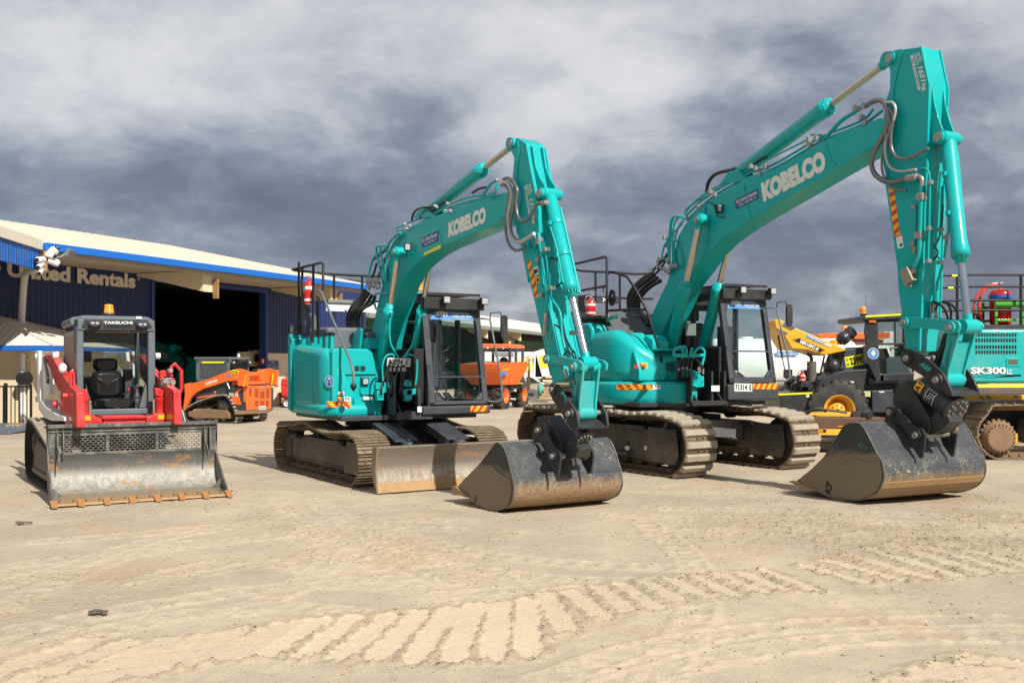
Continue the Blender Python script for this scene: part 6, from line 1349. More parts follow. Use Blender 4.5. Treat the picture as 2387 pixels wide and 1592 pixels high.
# panel further back on the side, engine covers, counterweight
mb = MB();mb.px([(-.08,1.44),(-.05,2.32),(.05,2.42),(1.3,2.42),(1.3,1.44)],-1.33,-1.0);mb.build('rear_side_door',T,X2,bevel=.05,seg=3)
mb = MB();rings = []
for i in range(0,21):
    a = R(195-215*i/20);rr = 1.68;cx_,cy_ = rr*math.cos(a)*.86,rr*math.sin(a);cx_ = max(-1.33,min(1.33,cx_));cy_ = max(cy_,.7)
    o_ = V((cx_,cy_,0));n_ = V((cx_*.75,cy_,0)).normalized();rings.append([o_+n_*d_+V((0,0,z_)) for d_,z_ in ((-.5,1.08),(-.03,1.06),(.0,1.12),(.02,1.6),(.0,2.2),(-.08,2.36),(-.22,2.42),(-.5,2.40))])
mb.loft(rings,0,True);mb.build('counterweight',T,X2)
mb = MB();mb.loft([[V((-1.2,-.1,2.25)),V((-.1,-.1,2.25)),V((.9,1.3,2.35)),V((-1.2,1.3,2.35))],[V((-1.1,.35,2.62)),V((-.1,.35,2.66)),V((.9,1.2,2.68)),V((-1.1,1.2,2.66))]],0,False);mb.bx(-.35,.6,.2,1.2,2.2,2.6);mb.build('engine_cover',mat('grey_cover_large',(.09,.095,.10),.5),X2,bevel=.05,seg=3)
CAB2 = dict(open=1,x0=.44,x1=1.42,yb=-1.50,yt=-1.24,yr=.35,zf=1.12,z0=1.40,zg=1.50,zt=2.78,zr=2.99,zbar=1.93,vx0=.38,rearglass=False)
cab(E2,X2,CAB2)
mb = MB();mb.bx(.33,.39,-1.35,.3,1.12,2.0);mb.build('cab_side_cover',M['dark'],X2,bevel=.02)
mb = MB();f = lambda p:E2.u(*D5([p])[0],y=-1.535);a,b_,c,d = f((1113,952)),f((1226,953)),f((1226,903)),f((1113,901));mb.prism([a,b_,c,d],(0,.004,0),0);P_ = lambda s,t:a.lerp(b_,s).lerp(d.lerp(c,s),t)+V((0,-.004,0))
letter(mb,"71314",P_(.05,.18),P_(.70,.18),P_(.05,.86)-P_(.05,.18),1,.02,0,.001,V((0,-1,0)));letter(mb,"E",P_(.84,.18),P_(.95,.18),P_(.8,.86)-P_(.8,.18),1,.02,0,.001,V((0,-1,0)));letter(mb,"-",P_(.74,.48),P_(.79,.48),(P_(.7,.55)-P_(.7,.48)),1,.0,0,.001,V((0,-1,0)))
mb.build('number_plate',[M['plate'],M['ink']],X2)
mb = MB();stripes(mb,f((1230,938)),f((1386,938)),f((1386,903)),f((1230,903)),9,0,1,.9,.002);mb.build('hazard_tape',[M['hyel'],M['hred']],X2)
mb = MB();mb.add([E2.u(*p,y=-1.505) for p in D5([(968,952),(1020,952),(1020,915),(968,915)])],[(0,1,2,3)]);mb.build('label',M['plate'],X2)
# handrails
q1 = lambda p,x=-1.2:E2.u(*D2([p])[0],x=x);q2 = lambda p,y=1.3:E2.u(*D2([p])[0],y=y)
rail(X2,E2,[[q1((528,960)),q1((530,150)),q1((520,115)),q1((490,110)),q1((90,205))],[q2((100,265)),q2((200,290)),q2((700,315)),q2((900,332)),q2((1100,325))],[q1((528,485)),q1((180,548))],
    [q2((380,300)),q2((385,700))],[q2((698,340)),q2((700,790))],[q2((130,620)),q2((680,640)),q2((820,648))],[q2((975,652)),q2((1130,655))],
    [q1((540,808),-1.0),q1((700,798),-.95),q1((1040,795),-.85)]],.022)
rail(X2,E2,[[q1((545,330),-1.15),q1((560,300),-1.12),q1((620,305),-1.1),q1((790,365),-1.02),q1((900,520),-.95),q1((1060,820),-.85),q1((1240,1420),-.72)]+[E2.u(*p,x=-.66) for p in D5([(655,790),(653,885)])]],.021,'ladder_rail')
mb = MB();a_,b_ = q2((390,710),1.25),q2((690,645),1.25);mb.bx(a_.x,b_.x,1.24,1.26,a_.z,b_.z,0);c_ = q2((480,695),1.23);letter(mb,"NTA",(c_.x,1.23,c_.z),(c_.x+.26,1.23,c_.z),(0,0,.08),1,.03,0,.0,V((0,-1,0)));mb.build('name_board',[M['char'],M['letter']],X2)
mb = MB();c = q1((610,640),-1.15);mb.lathe(c,V((-.9,.12,.0)),[(0,.13),(.02,.14),(.025,.13)],26,0);mb.lathe(c,V((-.9,.12,.0)),[(.020,.12),(.030,.001)],26,1);mb.tube([c,q1((545,640),-1.15)],.012);mb.box(q1((493,535),-1.18),(.02,.07,.08),2);mb.build('round_mirror',[M['ink'],M['mirror'],M['zinc']],X2)
for v_ in mb.v[:1]:pass
mb = MB();mb.loft([[q1((525,945),-1.15)+V((0,0,z_)),q1((660,875),-1.1)+V((0,0,z_)),q1((640,905),-1.05)+V((0,0,z_)),q1((560,950),-1.1)+V((0,0,z_))] for z_ in (0,.03)],0,False);mb.build('mirror_bracket',T,X2)
mb = MB();mb.tube([q1((560,900),-1.15),q1((540,870),-1.15)],.03);mb.build('bracket_bolt',M['zinc'],X2)
mb = MB();a_,b_ = q1((150,905),-1.2),q1((445,890),-1.2);mb.box(((a_.x)+.15,(a_.y+b_.y)/2,a_.z-.01),(.4,abs(a_.y-b_.y),.05));a2 = q1((205,780),-1.05);mb.box(a2+V((.1,.1,.06)),(.04,.4,.38));mb.build('extinguisher_tray',M['black'],X2,bevel=.01)
fx = fthing('fire_extinguisher','red fire extinguisher with white label standing on the rear platform of the biggest excavator','extinguisher',E2,'fire extinguishers on the excavators')
c0_,c1_ = q1((318,875),-1.1),q1((318,660),-1.1);extinguisher(fx,c0_,c1_,.085)
# boom, arm
c6 = Cv(1500,80,.35714);c4 = Cv(2040,80,.21675);c5 = Cv(2040,380,.2423);cb6 = Cv(2040,680,.21676);c7b = Cv(1820,960,.21268)
XB = .12
CFG2 = dict(xb=XB,wb=.21,wa=.165,gw=.095,
    boom=c6([(1600,545),(1590,640),(1530,715),(1440,770),(1370,810),(1200,910),(1000,1030),(830,1130),(700,1208),(600,1272),(500,1345),(400,1440),(330,1545)])+[(1592,665),(1571,714),(1548,765),(1538,800),(1525,790),(1514,760),(1516,740),(1536,697),(1556,655)]+c6([(190,1500),(205,1400),(225,1320),(265,1250),(340,1160),(470,1058),(640,960),(720,920),(850,882),(1000,800),(1170,702),(1300,640),(1450,580),(1540,548)]),
    arm=c4([(490,137),(575,545),(570,800),(560,1150),(552,1450)])+c5([(480,200),(468,700),(455,1100),(440,1480)])+cb6([(482,450),(478,645),(325,605),(310,400),(250,0)])+c5([(210,1000),(150,580),(95,200),(100,60)])+c4([(95,1400),(70,1200),(95,900),(125,705),(165,590),(165,400),(135,300),(140,225),(165,190),(205,175)]),
    doubler=c4([(205,180),(300,160),(280,310),(240,430),(205,600),(212,740),(245,830),(285,930),(280,1040),(230,1150),(190,1220),(150,1400),(135,1560),(100,1440),(75,1200),(100,900),(130,705),(168,590),(168,400),(140,300),(142,225),(165,192)]),
    armfront=c4([(490,137),(575,545),(570,800),(560,1150),(552,1450)])+c5([(480,200),(468,700),(455,1100),(440,1480)]),
    gusset=c4([(600,560),(625,590),(642,740),(690,920),(735,1040),(742,1110),(700,1165),(640,1180),(575,1150),(585,800)]),
    bco=.13,bcr=.098,bc_top=(1633,512),bc_gland=(1602,664),bc_bot=(1556,845),
    ac0=c6([(618,915)])[0],acg=c6([(1222,502)])[0],ac1=c6([(1612,168)])[0],acr=.115,acear=c6([(540,985),(600,900),(660,890),(700,930),(720,960)]),acpin=c4([(178,262)])[0],
    kc0=c4([(780,1120)])[0],kcg=c5([(805,930)])[0],kc1=cb6([(1005,375)])[0],kcr=.092,
    idler=cb6([(290,330),(300,295),(335,268),(400,270),(640,292),(890,318),(912,365),(880,440),(835,452),(740,420),(600,402),(480,388),(390,405),(330,398),(295,370)]),ip=cb6([(320,332)])[0],up=cb6([(812,388)])[0],lp=cb6([(672,948)])[0],lr=.066,
    hitch=cb6([(290,720),(305,660),(345,628),(400,628),(480,665),(620,750),(740,865),(800,970),(845,1080),(845,1125),(790,1115),(720,1040),(640,1000),(560,930),(440,850),(380,820),(320,780)]),hb=(8,9,12),hp1=cb6([(352,716)])[0],
    sw0=cb6([(520,1000)])[0],sw1=cb6([(872,1275)])[0],swr=.165,qw=.15,
    qh=cb6([(330,980),(420,950),(540,1130),(660,1330),(690,1440),(640,1545),(560,1480),(420,1340),(300,1240),(270,1160)]),mount=cb6([(620,1400),(720,1290),(860,1300),(880,1400),(780,1500),(650,1540)]),
    hook=cb6([(780,1400),(800,1380),(870,1440),(880,1480),(850,1520),(800,1500),(830,1460)]),
    x0=-.72,x1=1.06,mat='bkt2',side='bside2',ew=.26,
    shell=c7b([(820,125),(880,150),(950,250),(1000,350),(1060,470),(1110,560),(1132,680),(1125,770),(1080,870),(1000,932),(870,987),(740,992),(600,977),(480,932),(390,885),(330,865)]),
    open=c7b([(170,765),(330,640),(470,500),(600,300),(680,165),(750,130)]),
    heel=c7b([(400,870),(545,705),(700,560),(800,520),(960,560),(1095,545),(1118,680),(1110,770),(1060,870),(1000,915),(870,970),(740,975),(600,960),(480,918)]),
    lip=c7b([(95,780),(150,765),(380,872),(375,890),(300,868)]),
    strips=[(.24,'bkt2',.02),(.50,'edge',.045),(.585,'edge2',.010)],
    ears=c7b([(1140,130),(1160,40),(1200,-45),(1275,-50),(1330,10),(1400,100),(1500,168),(1565,185),(1602,260),(1590,350),(1565,505),(1535,505),(1450,380),(1400,235),(1330,150),(1250,140)]),epins=[c7b([(1222,0)])[0],c7b([(1505,255)])[0]])
boom2,arm2,hitch2,bk2 = excavator_front(E2,X2,CFG2)
SX2 = XB-.2135;g6 = lambda p,x=SX2:E2.u(*c6([p])[0],x=x);AX = XB-.1685
g4 = lambda p,x=AX:E2.u(*c4([p])[0],x=x);g5 = lambda p,x=AX:E2.u(*c5([p])[0],x=x);gb = lambda p,x=AX:E2.u(*cb6([p])[0],x=x)
mb = MB();p0,p1,pu = g6((785,1099)),g6((1198,885)),g6((765,975));letter(mb,"KOBELCO",p0,p1,(pu-p0),0,.075,0,.002,nx);mb.build('boom_lettering',M['letter'],boom2)
rental_sticker(boom2,g6,[(602,1145),(752,1072),(748,1008),(598,1080)],"United Rentals","CALL 1800 786 121")
mb = MB();q_ = [g5(p) for p in [(182,700),(238,690),(186,262),(128,246)]];stripes(mb,q_[0],q_[3],q_[2],q_[1],10,0,1,.9,.001);mb.build('hazard_tape',[M['hyel'],M['hred']],arm2)
mb = MB();mb.add([g5(p) for p in [(218,830),(273,812),(258,686),(200,706)]],[(0,1,2,3)],0);mb.add([g5(p)+nx*.002 for p in [(203,718),(260,698),(258,686),(200,706)]],[(0,1,2,3)],2);mb.add([g5(p)+nx*.002 for p in [(235,808),(262,798),(258,770),(238,780)]],[(0,1,2,3)],1);mb.build('warning_labels',[M['letter'],M['ink'],M['orange']],arm2)
mb = MB();mb.add([g4(p) for p in [(378,238),(408,225),(490,590),(462,606)]],[(0,1,2,3)],0)
vtext(mb,g4,"LESS ATTACHMENTS",(390,262),(462,575),(410,257),.03,1);vtext(mb,g4,"CAPACITY",(412,215),(445,340),(440,205));vtext(mb,g4,"RATED",(448,210),(478,300),(480,200));vtext(mb,g4,"1651",(455,358),(495,512),(515,350));vtext(mb,g4,"kg",(492,540),(505,615),(545,525))
mb.build('capacity_lettering',[M['letter'],T],arm2)
hs = MB()
for pts,r in (([(1430,470),(1395,500),(1300,560),(1230,632),(1175,695)],.028),([(1500,490),(1430,562),(1200,655),(1110,700),(850,850),(700,905),(600,950),(470,1022),(370,1095),(265,1200)],.018),([(1560,500),(1430,590),(1200,680),(1120,722),(870,868),(740,920),(640,955),(480,1045),(385,1120),(285,1215)],.020),([(1090,658),(1170,662),(1150,690)],.014),([(700,880),(560,955),(420,1030),(340,1090),(275,1150),(275,1200)],.014),([(640,935),(520,990),(400,1060),(300,1130),(280,1180),(250,1192)],.014),([(730,860),(850,800),(1090,680)],.014)):hs.tube([g6(p,XB-.10) for p in pts],r)
for pts,r in (([(270,1200),(205,1190),(182,1250),(170,1480),(200,1512)],.022),([(255,1188),(215,1210),(192,1300),(190,1500)],.016),([(250,1240),(170,1330),(130,1400),(118,1480)],.016),([(200,1310),(258,1492),(200,1530)],.012),([(265,1215),(228,1260),(200,1380),(205,1500)],.016),([(150,1330),(160,1420),(130,1460)],.014),([(180,1200),(165,1330),(160,1500)],.014)):hs.tube([g6(p,XB-.24) for p in pts],r)
hs.build('boom_pipes',T,boom2)
mb = MB();rs = random.Random(3)
for x,y in ((1385,485),(1440,470),(1425,545),(1080,690),(1130,682),(1085,720),(735,880),(765,915),(800,868),(700,865),(468,1048),(435,1030),(275,1200),(360,1130),(1450,580),(150,1380),(140,1330)):p = g6((x,y),XB-.20);mb.box(p,(.07,.06,.06));mb.cyl(p,p+V((-.02,0,.045)),.02,n=8)
for k in range(16):p = g6((60+rs.random()*160,1480+rs.random()*90),XB-.26);mb.cyl(p,p+V((0,.05,.06)),.03,n=8)
mb.build('pipe_clamps',M['zinc'],boom2,bevel=.004)
mb = MB()
for pts,r in (([(412,1035),(425,965),(475,912),(560,890),(640,872),(700,850)],.030),([(520,975),(560,945),(620,935)],.025),([(700,870),(760,820),(800,808)],.02)):mb.tube([g6(p,XB-.08) for p in pts],r)
mb.tube([g6(p,SX2-.01) for p in [(415,1100),(440,1100),(465,1130),(480,1185),(530,1195)]],.008);mb.tube([g6(p,SX2-.01) for p in [(400,1110),(405,1160),(395,1190)]],.006)
mb.build('boom_hose',M['hose'],boom2)
mb = MB();p = g6((493,1140),SX2-.05);mb.box(p,(.08,.10,.13),0);mb.box(p+V((-.025,-.052,0)),(.07,.01,.10),1);mb.build('boom_lamp',[M['dark'],M['lamp']],boom2,bevel=.006)
for pts,r,m,rib in (([(1450,468),(1490,445),(1535,432),(1578,458),(1597,540),(1580,630),(1520,740),(1488,830),(1508,910),(1570,958),(1640,965),(1720,942),(1775,932)],.036,'spiral',.03),([(1600,480),(1630,540),(1618,640),(1618,740),(1650,800),(1710,815),(1780,788),(1860,745)],.024,'spiral',.022),([(1590,446),(1628,450),(1645,500),(1620,600),(1582,700),(1582,800),(1612,870),(1680,895),(1780,884)],.018,'braid',0),([(1595,590),(1575,700),(1556,820),(1560,900),(1592,972),(1640,1010),(1720,1020)],.018,'spiral',.02),([(1570,470),(1600,520),(1610,600),(1590,700)],.022,'spiral',.02)):
    MB().tube([g6(p,XB-.26) for p in pts],r,9,rib=rib).build('hose',M[m],arm2)
mb = MB();mb.tube([g6(p,XB-.25) for p in [(1770,932),(1805,932),(1818,950),(1815,990)]],.026);mb.cyl(g6((1720,940),XB-.26),g6((1785,930),XB-.26),.045,n=14)
for x,y in ((1812,1062),(1800,1312)):mb.box(g6((x,y),XB-.20),(.09,.10,.09))
for x,y in ((1770,1128),(1760,1365),(1872,968),(1862,1268),(1858,1480),(1940,1275),(1935,1490),(1972,1325),(1925,740)):mb.box(g6((x,y),XB-.18 if x < 1900 else XB+.02),(.06,.06,.05))
mb.cyl(g6((1772,1385),XB-.19),g6((1768,1430),XB-.19),.03,n=10)
mb.box(g5((370,1040),AX-.03),(.05,.06,.07));mb.build('pipe_fittings',M['zinc'],arm2,bevel=.005)
mb = MB();p = g5((315,1090),AX-.06);mb.box(p,(.08,.14,.20),0,Matrix.Rotation(-.5,3,'X'));mb.cyl(g5((290,1170),AX-.06),g5((345,1180),AX-.06),.02,n=8);mb.build('stop_valve',weather(mat('raw_steel_valve',(.38,.33,.26),.45,metal=.6),(.2,.15,.1),.3,5),arm2,bevel=.01)
mb = MB()
for pts,r,x in (([(1812,985),(1812,1100),(1806,1300),(1800,1430),(1768,1520)],.034,AX-.035),([(1778,1130),(1776,1250),(1768,1380)],.014,AX-.02),([(1800,880),(1845,880),(1868,940),(1866,1200),(1858,1480)],.012,AX-.015),([(1780,1022),(1810,1040)],.01,AX-.02)):mb.tube([g6(p,x) for p in pts],r)
for pts,r in (([(620,230),(610,500),(600,700)],.016),([(670,400),(680,640),(655,800),(640,920)],.016),([(480,980),(500,1060),(530,1180),(535,1380)],.018),([(625,980),(590,1100),(570,1180),(568,1370)],.018),([(510,640),(505,900)],.012)):mb.tube([E2.u(*c5([p])[0],x=XB+.05)+V((0,-.04,0)) for p in pts],r)
mb.build('arm_pipes',T,arm2)
mb = MB()
for pts in ([(630,680),(600,760),(545,835),(520,900),(535,942),(590,900),(602,850),(575,820),(535,860),(528,930)],[(540,940),(590,905),(625,925)],[(655,400),(645,560),(630,620)]):mb.tube([E2.u(*c5([p])[0],x=XB+.02) for p in pts],.009)
for pts in ([(540,245),(548,165),(600,118),(680,125),(750,200),(785,300)],[(575,250),(580,190),(620,140),(690,130)],[(650,240),(662,160),(700,128)],[(715,110),(780,135),(815,210),(812,300)],[(740,105),(830,150),(880,220),(890,300)],[(780,450),(730,600),(690,720),(670,800)],[(760,460),(700,640),(655,760)]):mb.tube([E2.u(*cb6([p])[0],x=XB-.02) for p in pts],.014 if pts[0][1] < 400 else .03)
mb.build('arm_hose',M['hose'],arm2)
mb = MB()
for x,y in ((552,250),(598,255),(645,250),(662,270),(630,175),(600,170)):p = E2.u(*cb6([(x,y)])[0],x=XB-.02);mb.cyl(p-V((0,0,.06)),p+V((0,0,.06)),.018,n=8)
mb.build('hose_ends',M['zinc'],arm2)
mb = MB();pz_ = lambda p:E2.u(*D2([p])[0],x=XB-.25)
for pts in ([(1110,325),(1000,390),(880,505),(818,620),(815,760),(870,870),(960,990)],[(1150,345),(1030,430),(920,530),(868,640),(868,780),(920,880),(1010,1000)],[(1190,380),(1080,450),(970,560),(910,660),(910,790),(960,890),(1040,1000)],[(1230,420),(1120,480),(1010,580),(950,680),(950,800),(1010,900),(1070,1000)],[(1130,335),(1015,410),(900,520),(843,630),(842,770),(895,875),(985,995)]):mb.tube([pz_(p) for p in pts],.036)
for pts in ([(1320,60),(1280,140),(1180,230),(1110,320)],[(1300,150),(1230,260),(1150,340)]):mb.tube([pz_(p) for p in pts],.02)
mb.build('foot_hoses',M['hose'],X2)
# front of the boom foot: pipes, short hoses, valve cluster
E8 = Cv(1500,780,.17014);f = lambda p,y=-1.42:E2.u(*E8([p])[0],y=y)
mb = MB()
for pts in ([(410,290),(420,220),(480,170),(530,190),(540,260),(520,330)],[(500,175),(560,165),(590,220),(570,320)],[(620,320),(645,260),(668,180)],[(680,320),(700,240),(770,180),(830,220),(830,300),(800,420)]):mb.tube([f(p) for p in pts],.022)
mb.tube([f((410,285)),f((595,290))],.035,curve=False);mb.tube([f((640,290)),f((820,285))],.03,curve=False);mb.build('foot_pipes',T,X2)
mb = MB()
for x,y in ((495,380),(548,365),(605,365),(655,385)):a,b_ = f((x+14,y-60)),f((x-14,y+85));mb.cyl(a,b_,.024,n=10,mi=0);mb.cyl(b_+(b_-a)*.0,b_+(b_-a)*.18,.027,n=10,mi=1);mb.tube([b_,f((x-30,y+200)),f((x-25,y+300),-1.2)],.02,mi=0)
mb.tube([f((470,300)),f((445,400)),f((450,480))],.012);mb.tube([f((700,320)),f((770,400)),f((750,500))],.02);mb.tube([f((720,330)),f((800,430)),f((790,520))],.02);mb.build('foot_hose',[M['hose'],M['zinc']],X2)
mb = MB();rs = random.Random(2)
for k in range(16):p = f((725+rs.uniform(-85,80),600+rs.uniform(-70,80)));mb.box(p+V((0,.08,0)),(.12,.14,.11))
mb.build('valve_block',T,X2,bevel=.012)
mb = MB()
for x,y in ((750,520),(770,520),(815,540)):p = f((x,y));mb.cyl(p,p+V((0,0,.09)),.018,n=8)
mb.build('hose_ends',M['zinc'],X2)
mb = MB();mb.add([E2.u(*p,y=-.9) for p in D5([(805,600),(872,600),(872,525),(805,525)])],[(0,1,2,3)]);mb.build('data_plate',mat('dull_plate',(.13,.17,.16),.5),X2)
# hitch lettering
HX = XB-(.165+.05+.036);gh = lambda p:E2.u(*cb6([p])[0],x=HX)
mb = MB();a,b_,u_ = gh((470,785)),gh((570,860)),gh((510,752));letter(mb,"A23",a,b_,u_-a,0,.06,0,.001,nx);mb.build('hitch_label',mat('teal_label_large',(.02,.42,.38),.5),hitch2)
s0,s1 = E2.u(*CFG2['sw0'],x=XB),E2.u(*CFG2['sw1'],x=XB);e = (s1-s0).normalized()
def on_cyl(t,ang,r):   # wraps text round the housing
    n1_ = V((-1,0,0));n2_ = e.cross(n1_);return s0+e*t+(n1_*math.cos(ang)+n2_*math.sin(ang))*r
def wrap_text(mb,txt,t0,t1,a0,a1,r,mi,bold=.05):
    vs,fs = text_mesh(txt,bold);X0,X1_ = min(v[0] for v in vs),max(v[0] for v in vs);Y0,Y1 = min(v[1] for v in vs),max(v[1] for v in vs)
    mb.add([on_cyl(t0+(t1-t0)*(v[1]-Y0)/(Y1-Y0),a0+(a1-a0)*(v[0]-X0)/(X1_-X0),r) for v in vs],fs,mi)
def cyl_patch(mb,t0,t1,a0,a1,r,mi):
    for k in range(6):b0_,b1_ = a0+(a1-a0)*k/6,a0+(a1-a0)*(k+1)/6;mb.add([on_cyl(t0,b0_,r),on_cyl(t1,b0_,r),on_cyl(t1,b1_,r),on_cyl(t0,b1_,r)],[(0,1,2,3)],mi)
sl2 = (s1-s0).length;rr = .165*.95
mb = MB();sg = 1 if e.cross(V((-1,0,0))).z < 0 else -1
cyl_patch(mb,sl2*.34,sl2*.60,-.55,.55,rr+.006,0);wrap_text(mb,"ELITE",sl2*.57,sl2*.37,.5,-.5,rr+.009,1);cyl_patch(mb,sl2*.02,sl2*.22,-.5,.3,rr+.006,2);wrap_text(mb,"A !",sl2*.18,sl2*.05,.25,-.42,rr+.009,1)
mb.build('housing_labels',[mat('silver_label',(.40,.41,.41),.4),M['ink'],M['hyel']],hitch2)
e_ = [E1.u(*CFG1['sw0'],x=0),E1.u(*CFG1['sw1'],x=0)];s0,s1 = e_;e = (s1-s0).normalized();sl2 = (s1-s0).length;rr = .115*.95
mb = MB();cyl_patch(mb,sl2*.34,sl2*.60,-.55,.55,rr+.005,0);wrap_text(mb,"ELITE",sl2*.57,sl2*.37,.5,-.5,rr+.008,1);cyl_patch(mb,sl2*.02,sl2*.20,-.5,.3,rr+.005,2);mb.build('housing_labels',[bpy.data.materials['silver_label'],M['ink'],M['hyel']],hitch1)
# letters on the bucket side plates
mb = MB();f = lambda p:E2.u(*c7b([p])[0],x=-.72-.016);letter(mb,"K7",f((545,915)),f((575,790)),f((480,870))-f((545,915)),0,.06,0,.001,nx)
f = lambda p:E2.u(*c7b([p])[0],x=-.72-.002);letter(mb,"A23",f((835,370)),f((920,440)),f((865,315))-f((835,370)),1,.02,0,.002,nx);mb.build('bucket_lettering',[M['ink'],mat('faded_teal',(.04,.16,.15),.6)],bk2)
mb = MB();f = lambda p:E1.u(*K8([p])[0],x=-.716);letter(mb,"K7",f((375,1020)),f((380,940)),f((352,1000))-f((375,1020)),0,.06,0,.001,nx)
f = lambda p:E1.u(*K8([p])[0],x=-.702);letter(mb,"A23",f((630,600)),f((700,700)),f((660,555))-f((630,600)),1,.02,0,.002,nx);mb.build('bucket_lettering',[M['ink'],bpy.data.materials['faded_teal']],bk1)
# ================================================================ red and white tracked loader
TK = Frame(-5.907,14.563,33);LX = fthing('track_loader','red, white and grey tracked loader with a wide toothed bucket facing the camera','track loader',TK,'compact track loaders')
KP = [(-1.15+.28*i,0) for i in range(8)]+[(1.02,.02),(1.22,.12),(1.30,.32),(1.28,.60),(1.15,.82),(.90,.90),(.5,.87),(.0,.78),(-.5,.68),(-1.0,.57),(-1.28,.44),(-1.36,.26),(-1.28,.08)]
for s_ in (-1,1):
    xc = s_*.70;track(LX,xc,.40,KP,.105,'rubber')
    mb = MB();mb.px([(-1.1,.12),(-1.1,.42),(.6,.62),(.9,.5),(.95,.12)],xc-.12,xc+.12);mb.bx(xc-.15,xc+.15,-1.0,.9,.12,.2);mb.build('track_frame',M['under'],LX,bevel=.02)
    wheel_disc('idler',LX,(xc,-1.08,.27),.20,.2,M['under']);wheel_disc('sprocket',LX,(xc,1.0,.55),.27,.2,M['under'],.5,13);wheel_disc('idler',LX,(xc,.98,.22),.16,.2,M['under'])
    for k in range(5):wheel_disc('track_roller',LX,(xc,-.7+k*.33,.14),.09,.2,M['under'],.4)
mb = MB();mb.bx(-.52,.52,-1.0,1.1,.25,.95);mb.build('chassis',M['black'],LX,bevel=.03)
t3,t2,t4 = Cv(60,700,.19130),Cv(0,760,.17225),Cv(40,960,.22118)
yf = -.98;f = lambda p,y=yf:TK.u(*t3([p])[0],y=y)
# cab shell
a,b_ = f((622,600)),f((1580,600));XL,XR = a.x,b_.x;zt_ = f((1000,232)).z;zr_ = f((1000,188)).z;zb_ = f((1000,1400)).z
ol,orr,ot,ob = f((706,800)).x,f((1492,800)).x,f((1000,372)).z,f((1000,1325)).z
G = M['cabgrey'];mb = MB()
mb.bx(XL,ol,yf,yf+.12,zb_,zt_-.10);mb.bx(orr,XR,yf,yf+.12,zb_,zt_-.10);mb.bx(ol,orr,yf,yf+.10,zb_,ob);mb.bx(XL+.01,XR-.01,yf-.02,yf+.10,ot,zt_)
mb.bx(XL,XL+.05,yf+.12,yf+.24,.95,zt_-.1);mb.bx(XR-.05,XR,yf+.12,yf+.24,.95,zt_-.1)
YR = TK.u(148,820,x=XL).y;mb.bx(XL,XL+.05,YR-.1,YR,.95,zt_-.12);mb.bx(XR-.05,XR,YR-.1,YR,.95,zt_-.12);mb.bx(XL,XR,YR-.05,YR,.95,1.35);mb.bx(XL,XR,YR-.05,YR,zt_-.3,zt_-.1)
for xx in (ol+.03,orr-.03):mb.prism([(xx,yf,ob),(xx+(.09 if xx < 0 else -.09),yf,ob),(xx,yf,ob+.35)],(0,.08,0))
cb = mb.build('cab',G,LX,bevel=.018,seg=3)
mb = MB();mb.loft([[V((XL+.02,yf-.02,zt_)),V((XR-.02,yf-.02,zt_)),V((XR-.02,YR,zt_-.02)),V((XL+.02,YR,zt_-.02))],[V((XL+.08,yf+.04,zr_+.0)),V((XR-.10,yf+.04,zr_)),V((XR-.10,YR-.1,zr_)),V((XL+.08,YR-.1,zr_))]],0,False);mb.cyl((XL+.03,yf+.3,zt_-.02),(XL+.03,YR,zt_-.05),.06,n=12);mb.build('roof',G,cb,bevel=.02)
mb = MB();mb.slab([f(p,yf-.03) for p in ((720,225),(1480,235),(1545,330),(1440,372),(820,372),(680,335))],.05,0);mb.build('visor',M['black'],cb,bevel=.01)
mb = MB();q_ = [f(p,yf-.045) for p in ((1345,228),(1415,228),(1415,197),(1345,197))];mb.add(q_,[(0,1,2,3)]);mb.build('label',M['plate'],cb)
mb = MB();a,b_,c = f((950,288),yf-.085),f((1300,290),yf-.085),f((950,255),yf-.085);letter(mb,"TAKEUCHI",a,b_,c-a,0,.03,0,.0,V((0,-1,0)));mb.build('visor_lettering',M['letter'],cb)
for p in ((838,280),(1418,295)):
    c = f(p,yf-.06);mb = MB();mb.lathe(c+V((0,.02,0)),(0,-1,0),[(0,.072),(.05,.068),(.06,.055)],20,0);[mb.lathe(c+V((s_*.024,-.035,0)),(0,-1,0),[(0,.024),(.012,.018)],12,1) for s_ in (-1,1)]
    for i in range(len(mb.v)):v_ = V(mb.v[i]);mb.v[i] = (c.x+(v_.x-c.x)*1.2,v_.y,c.z+(v_.z-c.z)*.8)
    mb.build('headlamp',[M['char'],M['lamp']],cb)
mb = MB();c = f((1013,175),yf+.5);mb.lathe(c,(0,0,1),[(0,.085),(.02,.08)],16,0);mb.lathe(c+V((0,0,.02)),(0,0,1),[(0,.066),(.03,.07),(.035,.06),(.06,.066),(.065,.058),(.09,.062),(.12,.055),(.125,.03)],18,1);mb.build('beacon',[M['char'],M['amber']],cb)
# side mesh guard with window
mb = MB();x = XL+.01;y0_,y1_ = yf+.24,YR-.1;z0_,z1_ = 1.0,zt_-.16
mb.bx(x-.01,x,y0_,y1_,z1_-.07,z1_);mb.bx(x-.01,x,y0_,y1_,z0_,z0_+.04);k = -1.0
while k < (y1_-y0_)+1.4:
    # diagonal bars clipped to the rectangle
    ya,za,yb_,zb2 = y0_+k,z0_,y0_+k-1.3*.75,z0_+1.3
    t0_ = max(0,(ya-y1_)/(.975) if ya > y1_ else 0);t1_ = min(1,(ya-y0_)/.975,(z1_-z0_)/1.3)
    if t1_ > t0_+.02:
        P_ = lambda t:V((x-.005,ya-.975*t,za+1.3*t));mb.tube([P_(t0_),P_(t1_)],.010,4,curve=False)
    k += .075
mb.build('side_guard',weather(mat('pale_guard',(.30,.30,.27),.5),(.2,.18,.14),.2,3),cb)
